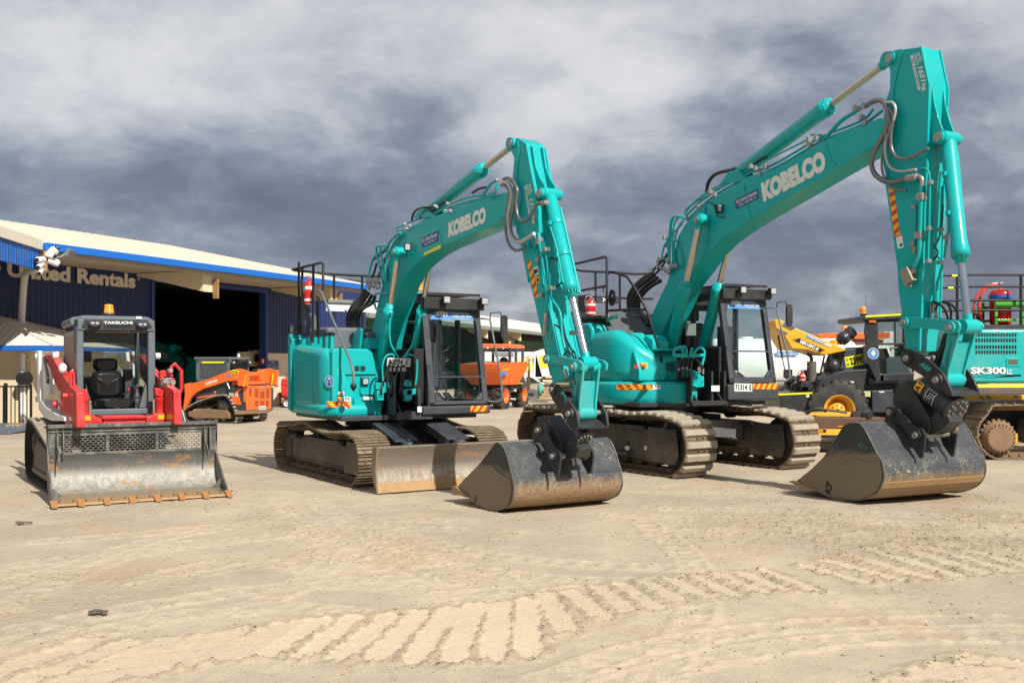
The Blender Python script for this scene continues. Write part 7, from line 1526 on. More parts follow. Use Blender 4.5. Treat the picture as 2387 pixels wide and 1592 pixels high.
mb = MB();mb.add([(x+.02,y0_,z0_),(x+.02,y1_,z0_),(x+.02,y1_,z1_),(x+.02,y0_,z1_)],[(0,1,2,3)]);mb.add([(XR-.02,y0_,z0_),(XR-.02,y1_,z0_),(XR-.02,y1_,z1_),(XR-.02,y0_,z1_)],[(0,1,2,3)]);mb.add([(XL+.05,YR-.02,1.35),(XR-.05,YR-.02,1.35),(XR-.05,YR-.02,zt_-.3),(XL+.05,YR-.02,zt_-.3)],[(0,1,2,3)]);mb.build('window',M['glass2'],cb)
# seat
mb = MB();ys = -.35;s = lambda p:TK.u(*t3([p])[0],y=ys)
def blob(q0,q1,yc_,dy,ex=.75):
    c,d = s(q0),s(q1);cx_,cz_ = (c.x+d.x)/2,(c.z+d.z)/2;hx_,hz_ = abs(d.x-c.x)/2,abs(d.z-c.z)/2;R_ = []
    for (k,sc) in ((-1,.72),(-.75,.93),(-.2,1),(.5,1),(1,.8)):
        R_.append([V((cx_+hx_*sc*math.copysign(abs(math.cos(t))**.45,math.cos(t)),yc_+dy*k,cz_+hz_*sc*math.copysign(abs(math.sin(t))**.45,math.sin(t)))) for t in [j*math.tau/28 for j in range(28)]])
    mb.loft(R_,0,True)
blob((822,705),(1118,860),ys,.07);blob((800,850),(1168,1195),ys-.02,.09);blob((815,1185),(1240,1300),ys-.22,.28)
for i in range(3):
    for sg in (-1,1):mb.tube([s((980+sg*(18+i*32),1165-i*4))+V((0,-.115,0)),s((980+sg*(18+i*32),1060-i*12))+V((0,-.12,0)),s((980+sg*(60+i*30),990-i*15))+V((0,-.118,0)),s((980+sg*(100+i*22),955-i*12))+V((0,-.10,0))],.008,5)
mb.build('seat',M['seat'],cb)
mb = MB();x_ = s((1360,1100)).x;z_ = s((1360,1100)).z;g_ = lambda p,y=-.6:TK.u(*t3([p])[0],y=y)
mb.bx(g_((1300,1200)).x,g_((1400,1200)).x,-.75,-.4,.95,g_((1300,1225)).z);mb.bx(g_((1200,900),-.2).x,g_((1290,900),-.2).x,-.25,-.1,1.0,g_((1200,840),-.2).z);mb.bx(g_((710,700),-.1).x,g_((800,700),-.1).x,-.12,-.08,g_((710,750),-.1).z,g_((710,620),-.1).z)
mb.lathe(g_((1355,1220)),(0,0,1),[(0,.06),(.03,.05),(.06,.055),(.09,.035),(.12,.03),(.18,.018)],12);mb.tube([g_((1355,1120)),g_((1362,1060))],.016);mb.sphere(g_((1362,1050)),.035,10)
mb.bx(ol,orr,yf+.1,YR,.93,.97);mb.bx(XL+.05,ol+.1,-.5,YR-.05,.97,1.3);mb.bx(orr-.08,XR-.05,-.5,YR-.05,.97,1.4);mb.build('controls',M['char'],cb,bevel=.01)
mb = MB();mb.tube([g_((1180,1150)),g_((1220,1130)),g_((1250,1095))],.014,mi=0);mb.sphere(g_((1252,1092)),.022,8,1);mb.tube([f((850,385),-.8),f((1450,388),-.8)],.012,mi=2);mb.tube([f((1180,390),-.85),f((1185,345),-.85),f((1320,350),-.85),f((1320,395),-.85)],.018,mi=2);mb.build('lap_bar',[M['dark'],M['red2'],M['zinc']],cb)
mb = MB();q_ = [TK.u(*t3([p])[0],y=YR-.03) for p in ((805,750),(1240,745),(1250,620),(805,612))]
# loader arms
AXL = -.64;aL = [TK.u(*p,x=AXL-.06) for p in t2([(548,405),(590,385),(700,388),(745,490),(850,665),(935,805),(1000,860),(1030,900),(1040,1375),(885,1375),(868,1220),(815,1160),(795,1050),(800,900),(712,705),(688,610),(640,510),(585,430)])]
for xx in (AXL-.06,.50):
    mb = MB();mb.prism([(xx,p.y,p.z) for p in aL],(.10,0,0));mb.build('lift_arm',M['red'],LX,bevel=.012)
# white rear towers
tw = [TK.u(*p,x=AXL-.1) for p in t2([(485,335),(525,335),(530,600),(548,990),(610,1090),(760,1190),(870,1230),(875,1285),(700,1282),(600,1240),(545,1150),(515,1000),(500,600)])]
for xx in (-.745,.60):mb = MB();mb.prism([(xx,p.y,p.z) for p in tw],(.05,0,0));mb.build('tower_plate',M['white'],LX,bevel=.008)
tw2 = [TK.u(*p,x=-.56) for p in t2([(525,345),(760,345),(770,480),(740,500),(700,400),(600,385),(560,420),(640,520),(690,620),(700,900),(600,990),(540,860),(530,600)])]
for xx in (-.57,.42):mb = MB();mb.prism([(xx,p.y,p.z) for p in tw2],(.05,0,0));mb.build('tower_plate',M['white'],LX,bevel=.008)
rp = TK.u(*t2([(590,1080)])[0],x=-.8)
mb = MB();mb.px([(rp.y+.5,.85),(rp.y+.5,1.45),(rp.y-.1,1.55),(.2,1.3),(.1,.95)],-.50,.50);mb.build('engine_cover',M['white'],LX,bevel=.06,seg=3)
mb = MB();fp_ = [TK.u(*p,x=-.72) for p in t2([(535,1000),(620,1050),(760,1180),(870,1225),(880,1288),(700,1280),(600,1240),(530,1130)])]
for xx in (-.73,.43):mb.prism([(xx,p.y,p.z) for p in fp_],(.30,0,0))
mb.build('fender',weather(mat('pale_grey_paint',(.38,.39,.38),.45),(.35,.3,.22),.2,3),LX,bevel=.02)
for p,r,m in (((500,410),.05,'white'),((740,400),.05,'white'),((735,1060),.06,'red'),((505,985),.05,'white'),((875,945),.045,'red')):
    for xs_ in (-1,1):c = TK.u(*t2([p])[0],x=AXL-.1);mb = MB();mb.cyl((xs_*.765-.05*(xs_+1),c.y,c.z),(xs_*.70-.05*(xs_+1),c.y,c.z),r*.9,n=18);mb.build('pivot',M[m],LX,bevel=.006)
a,b_ = TK.u(*t2([(600,430)])[0],x=-.7),TK.u(*t2([(600,960)])[0],x=-.7);mb = MB();mb.tube([a,TK.u(*t2([(640,640)])[0],x=-.78),TK.u(*t2([(650,780)])[0],x=-.78)],.02);mb.build('hose',M['hose'],LX)
c = TK.u(*t2([(850,570)])[0],x=-.70);mb = MB();mb.sphere(c,.055,10,0,(1,1,1.3));mb.build('mirror',M['white'],LX)
f2 = lambda p:TK.u(*t2([p])[0],x=AXL-.063)
mb = MB();a,b_ = f2((805,1050)),f2((805,1050));p0,p1,pu = f2((800,1055)),f2((825,880)),f2((780,1050));letter(mb,"TL12",f2((822,1040)),f2((828,880)),f2((790,1040))-f2((822,1040)),0,.04,0,.002,nx);mb.build('arm_lettering',M['letter'],LX)
# front uprights, cylinders and crossmember
yu = -1.30;g = lambda p,y=yu:TK.u(*t3([p])[0],y=y)
Rd = M['red']
for pts in ([(510,1090),(600,1075),(640,1240),(645,1540),(545,1560),(530,1300)],[(1730,1095),(1810,1100),(1845,1300),(1865,1500),(1790,1515),(1740,1330)]):
    mb = MB();mb.prism([g(p) for p in pts],(0,.16,0));mb.build('arm_upright',Rd,LX,bevel=.012)
for pts in ([(600,1075),(755,1085),(765,1185),(640,1230)],[(1568,1070),(1690,1070),(1730,1190),(1590,1165)]):
    mb = MB();mb.prism([g(p,yu-.02) for p in pts],(0,.14,0));mb.build('cylinder_cover',Rd,LX,bevel=.015)
for x0_,x1_ in (((715,1180),(715,1400)),((1632,1180),(1632,1400))):
    a,b_ = g(x0_,yu),g(x1_,yu);mb = MB();mb.lathe(b_,a-b_,[(0,.062),(.02,.065),((a-b_).length-.05,.065),((a-b_).length-.04,.075),((a-b_).length,.075)],20);mb.build('tilt_cylinder',Rd,LX)
for x0_,x1_ in (((782,1250),(785,1385)),((1558,1240),(1562,1380))):
    a,b_ = g(x0_,yu-.05),g(x1_,yu-.05);mb = MB();mb.cyl(b_,a,.016,n=8);mb.cyl(a,a+(a-b_)*.2,.022,n=8);mb.build('tube',M['zinc'],LX)
mb = MB();mb.prism([g(p,yu-.12) for p in ((650,1390),(800,1385),(930,1440),(940,1530),(660,1535),(560,1540),(560,1430))],(0,.3,0));mb.prism([g(p,yu-.12) for p in ((1470,1430),(1600,1375),(1730,1370),(1800,1420),(1810,1510),(1480,1520))],(0,.3,0))
mb.prism([g(p,yu-.10) for p in ((930,1410),(1460,1400),(1465,1440),(935,1452))],(0,.3,0));mb.prism([g(p,yu-.14) for p in ((935,1480),(1470,1468),(1475,1530),(940,1540))],(0,.32,0));mb.prism([g(p,yu-.05) for p in ((945,1440),(1455,1435),(1460,1480),(950,1490))],(0,.1,0))
xm = mb.build('coupler_frame',Rd,LX,bevel=.012)
mb = MB()
for p in ((962,1500),(1200,1498),(1435,1492)):c = g(p,yu-.15);mb.sphere(c,.028,10)
mb.build('coupler_bolts',Rd,xm)
for q_ in ([(672,1462),(792,1462),(790,1408),(670,1410)],[(1612,1448),(1722,1448),(1718,1392),(1610,1394)]):
    P_ = [g(p,yu-.125) for p in q_];mb = MB();mb.add(P_,[(0,1,2,3)],0);L_ = lambda s,t:P_[0].lerp(P_[1],s).lerp(P_[3].lerp(P_[2],s),t);letter(mb,"!  /\\  !",L_(.15,.3),L_(.85,.3),L_(.15,.7)-L_(.15,.3),1,.0,0,.0,V((0,-1,0)));mb.build('yellow_label',[M['hyel'],M['ink']],xm)
mb = MB();mb.tube([g(p,yu-.05) for p in ((575,1320),(590,1290),(592,1000),(585,900),(565,845),(548,860),(548,1080))],.018,8,curve=False);mb.build('grab_handle',Rd,LX)
mb = MB();mb.tube([g(p,yu) for p in ((1770,880),(1775,810),(1812,772),(1895,860),(1898,1075),(1868,1155),(1745,1175))],.026,10,curve=False);mb.prism([g(p,yu) for p in ((1640,870),(1690,850),(1790,890),(1800,930),(1680,930),(1640,960))],(0,.12,0));mb.prism([g(p,yu+.03) for p in ((1780,930),(1820,960),(1815,1040),(1780,1080))],(0,.08,0));mb.build('hose_guard',Rd,LX,bevel=.006)
mb = MB();rs = random.Random(6)
for k in range(12):c = g((1715+rs.uniform(-45,55),990+rs.uniform(-55,60)),yu-.04);mb.box(c,(.055,.08,.05),0)
for p in ((1755,855),(1770,1060),(1785,1000),(1690,985)):c = g(p,yu-.06);mb.cyl(c+V((0,-.06,0)),c+V((0,.05,0)),.032,n=14)
mb.build('couplers',M['zinc'],LX,bevel=.006)
mb = MB();mb.tube([g(p,yu-.07) for p in ((1712,1080),(1700,1150),(1712,1230),(1740,1330),(1790,1430),(1820,1500))],.02);mb.tube([g(p,yu-.07) for p in ((1725,1080),(1722,1180),(1745,1280),(1790,1370),(1830,1480))],.018);mb.build('coupler_hose',M['hose'],LX)
mb = MB();mb.prism([g(p,yu+.2) for p in ((1830,1230),(1880,1260),(1950,1390),(1880,1450),(1860,1350))],(0,.1,0));mb.build('side_step',G,LX,bevel=.01)
mb = MB();mb.tube([g(p,yu+.1) for p in ((1905,1340),(1930,1420),(1948,1500))],.007);mb.build('white_cord',M['white'],LX)
mb = MB()
for p,c_ in (((95,1490),0),):pass
# bucket, turned a few degrees with its own frame
TB = Frame(-5.76,14.65,29);off = TK.loc(-5.76,14.65,0)
h = lambda p,**k:TB.u(*t4([p])[0],**k)
WB = 1.045
ztop = .915;yk = -1.66
bk = MB();shell = [(-2.38,.015),(-2.10,.03),(-1.98,.045),(-1.84,.10),(-1.72,.20),(-1.655,.33),(-1.64,.46),(-1.65,.56)]
cs_ = catmull([V((0,*p)) for p in shell[1:]],5);n_ = len(cs_)
bk.add([(-WB,p.y,p.z) for p in cs_]+[(WB,p.y,p.z) for p in cs_],[(i,n_+i,n_+i+1,i+1) for i in range(n_-1)],0,True)
bk.add([(-WB,p.y+.03,p.z-.02) for p in cs_]+[(WB,p.y+.03,p.z-.02) for p in cs_],[(i,i+1,n_+i+1,n_+i) for i in range(n_-1)],0,True)
bko = bk.build('bucket',M['lbkt'],LX)
mb = MB();yp = -1.655  # upper plate with three openings
zw0,zw1 = .615,.775
zw0 = h((1200,405),y=yp).z;zw1 = h((1200,235),y=yp).z;zz_ = h((1200,150),y=yp).z
xs_ = [-WB,h((440,330),y=yp).x,h((938,330),y=yp).x,h((972,330),y=yp).x,h((1458,330),y=yp).x,h((1490,330),y=yp).x,h((1940,330),y=yp).x,WB]
zlow = .55
mb.bx(-WB,WB,yp,yp+.025,zw1,zz_);mb.bx(-WB,WB,yp,yp+.025,zlow,zw0)
for a,b_ in ((0,1),(2,3),(4,5),(6,7)):mb.bx(xs_[a],xs_[b_],yp,yp+.025,zw0,zw1)
mb.bx(-WB-.01,WB+.01,yp-.05,yp+.03,zz_,zz_+.045);mb.bx(-WB,WB,yp-.02,yp,zw1+.05,zw1+.07)
mb.build('top_plate',M['lbkt2'],bko,bevel=.004)
mb = MB();nr = 7
for wi in (1,3,5):
    a,b_ = xs_[wi],xs_[wi+1];hz = (zw1-zw0)/nr;nc_ = 9
    for r_ in range(nr+1):mb.bx(a,b_,yp+.005,yp+.015,zw0+r_*hz-.004,zw0+r_*hz+.004)
    for r_ in range(nr):
        for c_ in range(nc_+1):
            x = a+(b_-a)*(c_+(.5 if r_ % 2 else 0))/nc_
            if x < b_:mb.bx(x-.006,x+.006,yp+.006,yp+.014,zw0+r_*hz,zw0+(r_+1)*hz)
mb.build('grille',M['lbkt2'],bko)
for sx in (-WB,WB):
    pr = [TB.u(*p,x=WB) for p in t4([(2075,118),(2090,250),(2100,425),(2150,600),(2225,855)])]
    pts = [(p.y,max(p.z,.01)) for p in pr];pts = [(-1.66,zz_+.03)]+[(pts[0][0],zz_+.03)]+pts[1:-1]+[(-2.40,.02),(-2.1,.0),(-1.95,.02),(-1.80,.08),(-1.68,.18),(-1.61,.33),(-1.60,.6)]
    mb = MB();mb.px(pts,sx-.012,sx+.012);mb.build('side_plate',M['lbkt2'],bko,bevel=.004)
    mb = MB();s_ = -1 if sx < 0 else 1
    for dx in (.10,.17):mb.px([(-1.66,.90),(-1.74,.86),(-1.76,.66),(-1.70,.52),(-1.66,.60)],sx-s_*dx-.008,sx-s_*dx+.008)
    mb.px([(-1.74,.70),(-1.88,.56),(-1.92,.50),(-1.86,.50),(-1.72,.62)],sx-s_*.13-.03,sx-s_*.13-.018);mb.build('bracket',M['lbkt2'],bko,bevel=.003)
    mb = MB();mb.prism([(sx-s_*.012,-2.0,.05),(sx-s_*.16,-2.0,.05),(sx-s_*.012,-2.0,.2)],(0,-.012,0));mb.prism([(sx-s_*.012,-2.36,.03),(sx-s_*.012,-1.95,.04),(sx-s_*.10,-2.1,.035)],(0,0,.02));mb.build('corner_gusset',M['lbkt2'],bko)
mb = MB();mb.px([(-2.42,.005),(-2.40,.03),(-2.14,.052),(-2.10,.045),(-2.10,.01)],-WB-.02,WB+.02);lip = mb.build('floor_edge',M['edge'],bko,bevel=.003)
mb = MB();mb.px([(-2.13,.048),(-1.90,.085),(-1.90,.075),(-2.13,.035)],-WB+.02,WB-.02);mb.build('bolt_strip',M['edge2'],bko)
mb = MB()
for k in range(14):x = -WB+.12+k*(2*WB-.24)/13;mb.lathe((x,-2.00,.068),(0,-.15,1),[(0,.014),(.008,.012)],10)
mb.build('bolts',M['zinc'],bko)
for k in range(8):
    x = -WB+.01+k*(2*WB-.02)/7;mb = MB();mb.prism([(x-.04,-2.34,.025),(x+.04,-2.34,.025),(x+.03,-2.52,.0),(x-.03,-2.52,.0)],(0,0,.012));mb.loft([[(x-.042,-2.36,.015),(x+.042,-2.36,.015),(x+.042,-2.36,.075),(x-.042,-2.36,.075)],[(x-.034,-2.50,.0),(x+.034,-2.50,.0),(x+.034,-2.50,.022),(x-.034,-2.50,.022)]],0,False);mb.box((x-.07,-2.30,.055),(.02,.05,.01),1);mb.box((x+.07,-2.30,.055),(.02,.05,.01),1);mb.build('tooth',[M['tooth'],M['under']],bko)
bko.location = off;bko.rotation_euler.z = R(29-33)

# ================================================================ orange track loader in the middle distance (lateral = x, rear door at low y)
KB = Frame(-8.09,28.93,71);k5 = Cv(400,780,.14029);kf = lambda p,**k:KB.u(*k5([p])[0],**k);ks = lambda pts,x:[kf(p,x=x) for p in pts]
OX = fthing('track_loader','orange compact track loader seen from behind, in front of the dark shed doorway','track loader',KB,'compact track loaders')
Og = M['orange']
tp = [kf(p,x=0) for p in [(228,1262),(350,1180),(500,1115),(680,1055),(800,1035),(885,1040),(950,1100),(1020,1240),(1065,1400),(1030,1478),(900,1495),(700,1495),(500,1490),(300,1480),(205,1430),(185,1340)]]
zmn = min(p.z for p in tp);tpp = [(p.y,p.z-zmn) for p in tp]
for xc in (.19,1.45):track(OX,xc,.36,tpp,.11,'rubber')
for xc in (.19,1.45):
    mb = MB();mb.px([(kf(p,x=0).y,kf(p,x=0).z-zmn) for p in [(240,1310),(450,1260),(880,1285),(940,1330),(950,1425),(400,1420),(260,1390)]],xc-.13,xc+.13);mb.build('track_frame',M['mud'],OX,bevel=.02)
    c = kf((820,1165),x=0);wheel_disc('sprocket',OX,(xc,c.y,c.z),.20,.2,M['under'],.5,11)
    for k in range(4):c = kf((480+k*115,1430),x=0);wheel_disc('track_roller',OX,(xc,c.y,c.z-zmn+.02),.09,.2,M['under'],.5)
mb = MB();pr = ks([(390,960),(700,862),(920,790),(1060,862),(1190,870),(1245,900),(1245,1265),(1180,1325),(1080,1325),(1040,1200),(960,1030),(880,990),(700,1050),(560,1100),(400,1190)],.12);mb.prism(pr,(1.42,0,0));mb.build('body',M['char'],OX,bevel=.02)
arm_p = ks([(205,820),(300,800),(420,795),(600,738),(850,640),(1010,580),(1120,563),(1200,588),(1280,618),(1240,862),(1180,862),(1100,855),(1082,770),(920,775),(700,850),(520,902),(380,980),(310,1062),(215,1262),(190,1262),(192,1180),(215,1000),(210,880)],0)
for xx in (.0,1.52):mb = MB();mb.prism([(xx,p.y,p.z) for p in arm_p],(.12,0,0));mb.build('lift_arm',Og,OX,bevel=.02)
mb = MB();mb.prism([(.12,p.y,p.z) for p in ks([(1290,640),(1290,690),(1500,770),(1500,640)],.12)],(.0,0,0)) if False else None
ry_ = kf((1250,1050),x=.14).y;q = lambda p:KB.u(*k5([p])[0],y=ry_-.02)
mb = MB();dr = [q(p) for p in ((1255,1258),(1662,1240),(1660,842),(1250,850))];mb.prism(dr,(0,.14,0));mb.prism([q(p)+V((0,.02,0)) for p in ((1250,840),(1600,822),(1560,770),(1260,780))],(0,.5,0));door = mb.build('rear_door',Og,OX,bevel=.03)
mb = MB()
for x0_,x1_,y0_,y1_ in ((1382,1442,900,1068),(1468,1545,945,1065),(1570,1628,892,1066),(1385,1442,1100,1210),(1470,1540,1100,1200),(1562,1620,1095,1205)):
    n_ = int((y1_-y0_)/17)
    for i in range(n_):ya = y0_+i*17;mb.prism([q(p)-V((0,.005,0)) for p in ((x0_,ya+9),(x1_,ya+9),(x1_,ya),(x0_,ya))],(0,.01,0))
mb.prism([q(p)-V((0,.005,0)) for p in ((1295,1015),(1320,1015),(1320,895),(1295,895))],(0,.01,0));mb.build('grille_slots',mat('dark_red_slots',(.22,.03,.01),.6),door)
mb = MB();c = q((1508,888));mb.lathe(c-V((0,.004,0)),(0,-1,0),[(0,.055),(.008,.05)],18);P_ = [q(p)-V((0,.006,0)) for p in ((1445,1248),(1560,1245),(1560,1182),(1445,1186))];mb.add(P_,[(0,1,2,3)],1);letter(mb,"1YAV",P_[0]+V((.02,-.003,.02)),P_[1]+V((-.02,-.003,.02)),V((0,0,.06)),2,.02,0,0,V((0,-1,0)));mb.build('badge',[M['zinc'],M['plate'],M['ink']],door)
mb = MB();mb.prism([q(p) for p in ((1200,1325),(1250,1262),(1668,1242),(1580,1310))],(0,.35,0));mb.build('bumper',M['mud'],OX,bevel=.02)
for xx,pts in ((1.42,[(1500,640),(1520,575),(1620,578),(1690,625),(1640,830),(1560,800),(1490,760)]),):mb = MB();pr = [KB.u(*k5([p])[0],y=ry_+.1) for p in pts];mb.prism(pr,(0,.2,0));mb.build('arm_tower',Og,OX,bevel=.02)
mb = MB();a,b_ = KB.u(*k5([(1275,665)])[0],y=ry_+.25),KB.u(*k5([(1500,665)])[0],y=ry_+.25);mb.cyl(a,b_,.08,n=16);mb.build('cross_tube',Og,OX)
mb = MB()
for dz in (0,.03,.06):mb.tube([KB.u(*k5([p])[0],y=ry_+.3)+V((0,0,-dz)) for p in ((1290,630),(1370,580),(1450,562),(1510,590))],.014)
mb.build('hoses',M['hose'],OX)
cy_ = kf((960,500),x=.35).y
mb = MB();cs = ks([(400,440),(430,415),(960,405),(985,430),(985,640),(870,640),(600,740),(400,790)],.32)
mb.prism([(.32,p.y,p.z) for p in cs[:3]+[cs[3]]+[ks([(985,470)],.32)[0],ks([(400,485)],.32)[0]]],(.04,0,0));zt_k = cs[2].z;zb_k = cs[-1].z
ya_,yb_ = cs[2].y,cs[0].y
mb.bx(.32,.36,yb_-.12,yb_,zb_k,zt_k);mb.bx(.32,.36,ya_,ya_+.12,zb_k+.3,zt_k);mb.bx(.32,.36,ya_,yb_,zb_k-.05,zb_k+.10)
mb.bx(.30,1.32,ya_-.02,yb_+.05,zt_k-.02,zt_k+.06);mb.bx(1.28,1.32,ya_,ya_+.1,.9,zt_k);mb.bx(1.28,1.32,yb_-.1,yb_,.9,zt_k);mb.bx(.32,1.32,yb_-.05,yb_,zb_k-.2,zb_k+.1)
kc = mb.build('cab',M['cabgrey'],OX,bevel=.02)
mb = MB();za,zb2 = zb_k+.1,ks([(600,488)],.32)[0].z
for i in range(22):y = ya_+.1+(yb_-ya_-.2)*i/21;mb.bx(.335,.345,y-.008,y+.008,za,zb2)
for i in range(12):z = za+(zb2-za)*i/11;mb.bx(.33,.34,ya_+.1,yb_-.1,z-.007,z+.007)
mb.build('side_guard',M['cabgrey'],kc)
mb = MB();mb.add([(.31,p.y,p.z) for p in ks([(505,478),(870,476),(870,446),(505,446)],.31)],[(0,1,2,3)]);mb.build('reflective_tape',M['lime'],kc)
mb = MB();mb.bx(.40,.44,ya_+.1,yb_-.1,zb_k,zt_k-.05);mb.bx(.4,1.28,ya_+.02,ya_+.03,zb_k,zt_k-.05);mb.build('window',M['glass2'],kc)
for xx in (.40,1.22):mb = MB();mb.box((xx,ya_-.06,zt_k-.10),(.12,.08,.08),0);mb.box((xx,ya_-.105,zt_k-.10),(.10,.01,.06),1);mb.build('lamp',[M['char'],M['lamp']],kc,bevel=.008)
mb = MB();mb.lathe((1.0,ya_+.15,zt_k+.06),(0,0,1),[(0,.07),(.03,.06),(.09,.055),(.11,.03)],14);mb.build('beacon',M['zinc'],kc)
k0 = lambda p:kf(p,x=-.004)
mb = MB();p0,p1 = k0((565,838)),k0((760,775));letter(mb,"kubota",p0,p1,k0((560,790))-k0((565,838)),0,.04,.2,.002,nx);mb.add([k0(p) for p in ((592,862),(745,812),(745,800),(592,850))],[(0,1,2,3)],1)
mb.add([k0(p) for p in ((995,640),(1110,650),(1118,598),(1000,585))],[(0,1,2,3)],2);letter(mb,"D145",k0((1008,632)),k0((1100,642)),k0((1008,600))-k0((1008,632)),3,.05,0,.003,nx)
mb.add([k0(p) for p in ((892,690),(1000,698),(1000,670),(892,660))],[(0,1,2,3)],4);mb.add([k0(p) for p in ((1182,860),(1210,860),(1255,645),(1235,640))],[(0,1,2,3)],1);mb.add([k0(p) for p in ((1060,715),(1095,715),(1095,685),(1060,685))],[(0,1,2,3)],1)
mb.build('arm_stickers',[M['letter'],M['hyel'],M['lime'],M['ink'],M['lblue']],OX)
k1 = lambda p:kf(p,x=.112)
mb = MB();mb.slab([k1(p) for p in ((1000,1150),(1160,1170),(1110,980),(1000,1020))],.01,0);mb.slab([k1(p) for p in ((1050,980),(1090,975),(1180,900),(1170,888),(1100,910))],.01,0);mb.slab([k1(p) for p in ((440,1060),(735,1012),(735,985),(440,1035))],.02,0);mb.add([k1((712,968)),k1((738,968)),k1((738,940)),k1((712,940))],[(0,1,2,3)],1);letter(mb,"SVL75",k1((955,1020)),k1((1110,1030)),k1((955,965))-k1((955,1020)),2,.03,.2,.012,nx);mb.build('body_stickers',[Og,M['hyel'],M['letter']],OX)
mb = MB();a,b_ = kf((915,785),x=.06),kf((965,900),x=.06);mb.cyl(a,b_,.025,n=10);mb.build('lift_rod',M['chrome'],OX)
mb = MB();mb.prism([KB.u(*k5([p])[0],y=ry_+.06)-V((0,.1,0)) for p in ((1605,830),(1625,830),(1655,640),(1635,636))],(0,.01,0));mb.build('reflective_tape',M['hyel'],OX)

# teal excavator boom inside the shed
SB = Frame(-11.9,33.5,65);s4 = Cv(340,780,.11475)
IX = fthing('parked_excavator','dark teal excavator standing in the gloom just inside the shed doorway','excavator',SB)
sp_ = lambda pts,x:[SB.u(*s4([p])[0],x=x) for p in pts]
SS = Frame(-11.0,41.5,0);sf = lambda p,y=0:SS.u(*s4([p])[0],y=y)
IX.location = (SS.ox,SS.oy,0);IX.rotation_euler = (0,0,0)
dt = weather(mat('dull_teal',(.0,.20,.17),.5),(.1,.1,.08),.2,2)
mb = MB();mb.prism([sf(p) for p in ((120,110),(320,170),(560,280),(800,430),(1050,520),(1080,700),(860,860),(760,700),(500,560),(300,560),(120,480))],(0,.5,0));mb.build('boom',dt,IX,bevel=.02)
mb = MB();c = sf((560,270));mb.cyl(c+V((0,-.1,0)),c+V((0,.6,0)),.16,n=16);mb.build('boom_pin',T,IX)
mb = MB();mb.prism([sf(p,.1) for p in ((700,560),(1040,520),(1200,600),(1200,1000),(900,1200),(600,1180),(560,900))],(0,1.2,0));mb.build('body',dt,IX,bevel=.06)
mb = MB();p0,p1 = sf((-60,330),-.01),sf((440,520),-.01);letter(mb,"KOBELCO",p0,p1,sf((-60,200))-sf((-60,330)),0,.07,0,.0,V((0,-1,0)));mb.build('boom_lettering',mat('dim_letters',(.35,.37,.36),.6),IX)
mb = MB();mb.tube([sf(p,-.1) for p in ((600,350),(760,440),(830,560),(780,680))],.06);mb.bx(sf((500,0)).x,sf((1200,0)).x,.2,1.2,.0,1.0);mb.build('hose',M['dark'],IX)

# ================================================================ red wheeled plant by the cream wall
RW = Frame(-8.9,39.6,0);r6 = Cv(640,860,.0638);rf = lambda p,y=0:RW.u(*r6([p])[0],y=y)
o = fthing('welder_trailer','faded red wheeled plant unit with grey cap half hidden behind the smaller excavator','plant unit',RW)
mb = MB();mb.prism([rf(p) for p in ((245,350),(600,340),(760,350),(770,1060),(560,1080),(240,980),(228,600))],(0,1.2,0));mb.build('body',M['red'],o,bevel=.04)
mb = MB();mb.prism([rf(p,-.02) for p in ((225,540),(330,540),(600,625),(600,645),(330,560),(225,560))],(0,.03,0));mb.build('body_crease',M['red'],o)
mb = MB();mb.prism([rf(p) for p in ((230,1040),(380,1080),(390,1300),(300,1320),(235,1230))],(0,1.1,0));mb.build('skirt',weather(mat('pink_red',(.42,.12,.11),.6),(.3,.2,.15),.3,3),o,bevel=.02)
mb = MB();mb.prism([rf(p,.2) for p in ((80,870),(240,860),(240,1350),(75,1350))],(0,.8,0));mb.build('rear_tank',M['brown'],o,bevel=.05)
mb = MB();c = rf((495,330),.3);mb.lathe(c,(0,0,1),[(0,.11),(.08,.09)],16,0);mb.lathe(c+V((0,0,.08)),(0,0,1),[(0,.07),(.12,.07)],14,1);mb.build('filler_cap',[M['red'],M['zinc']],o)
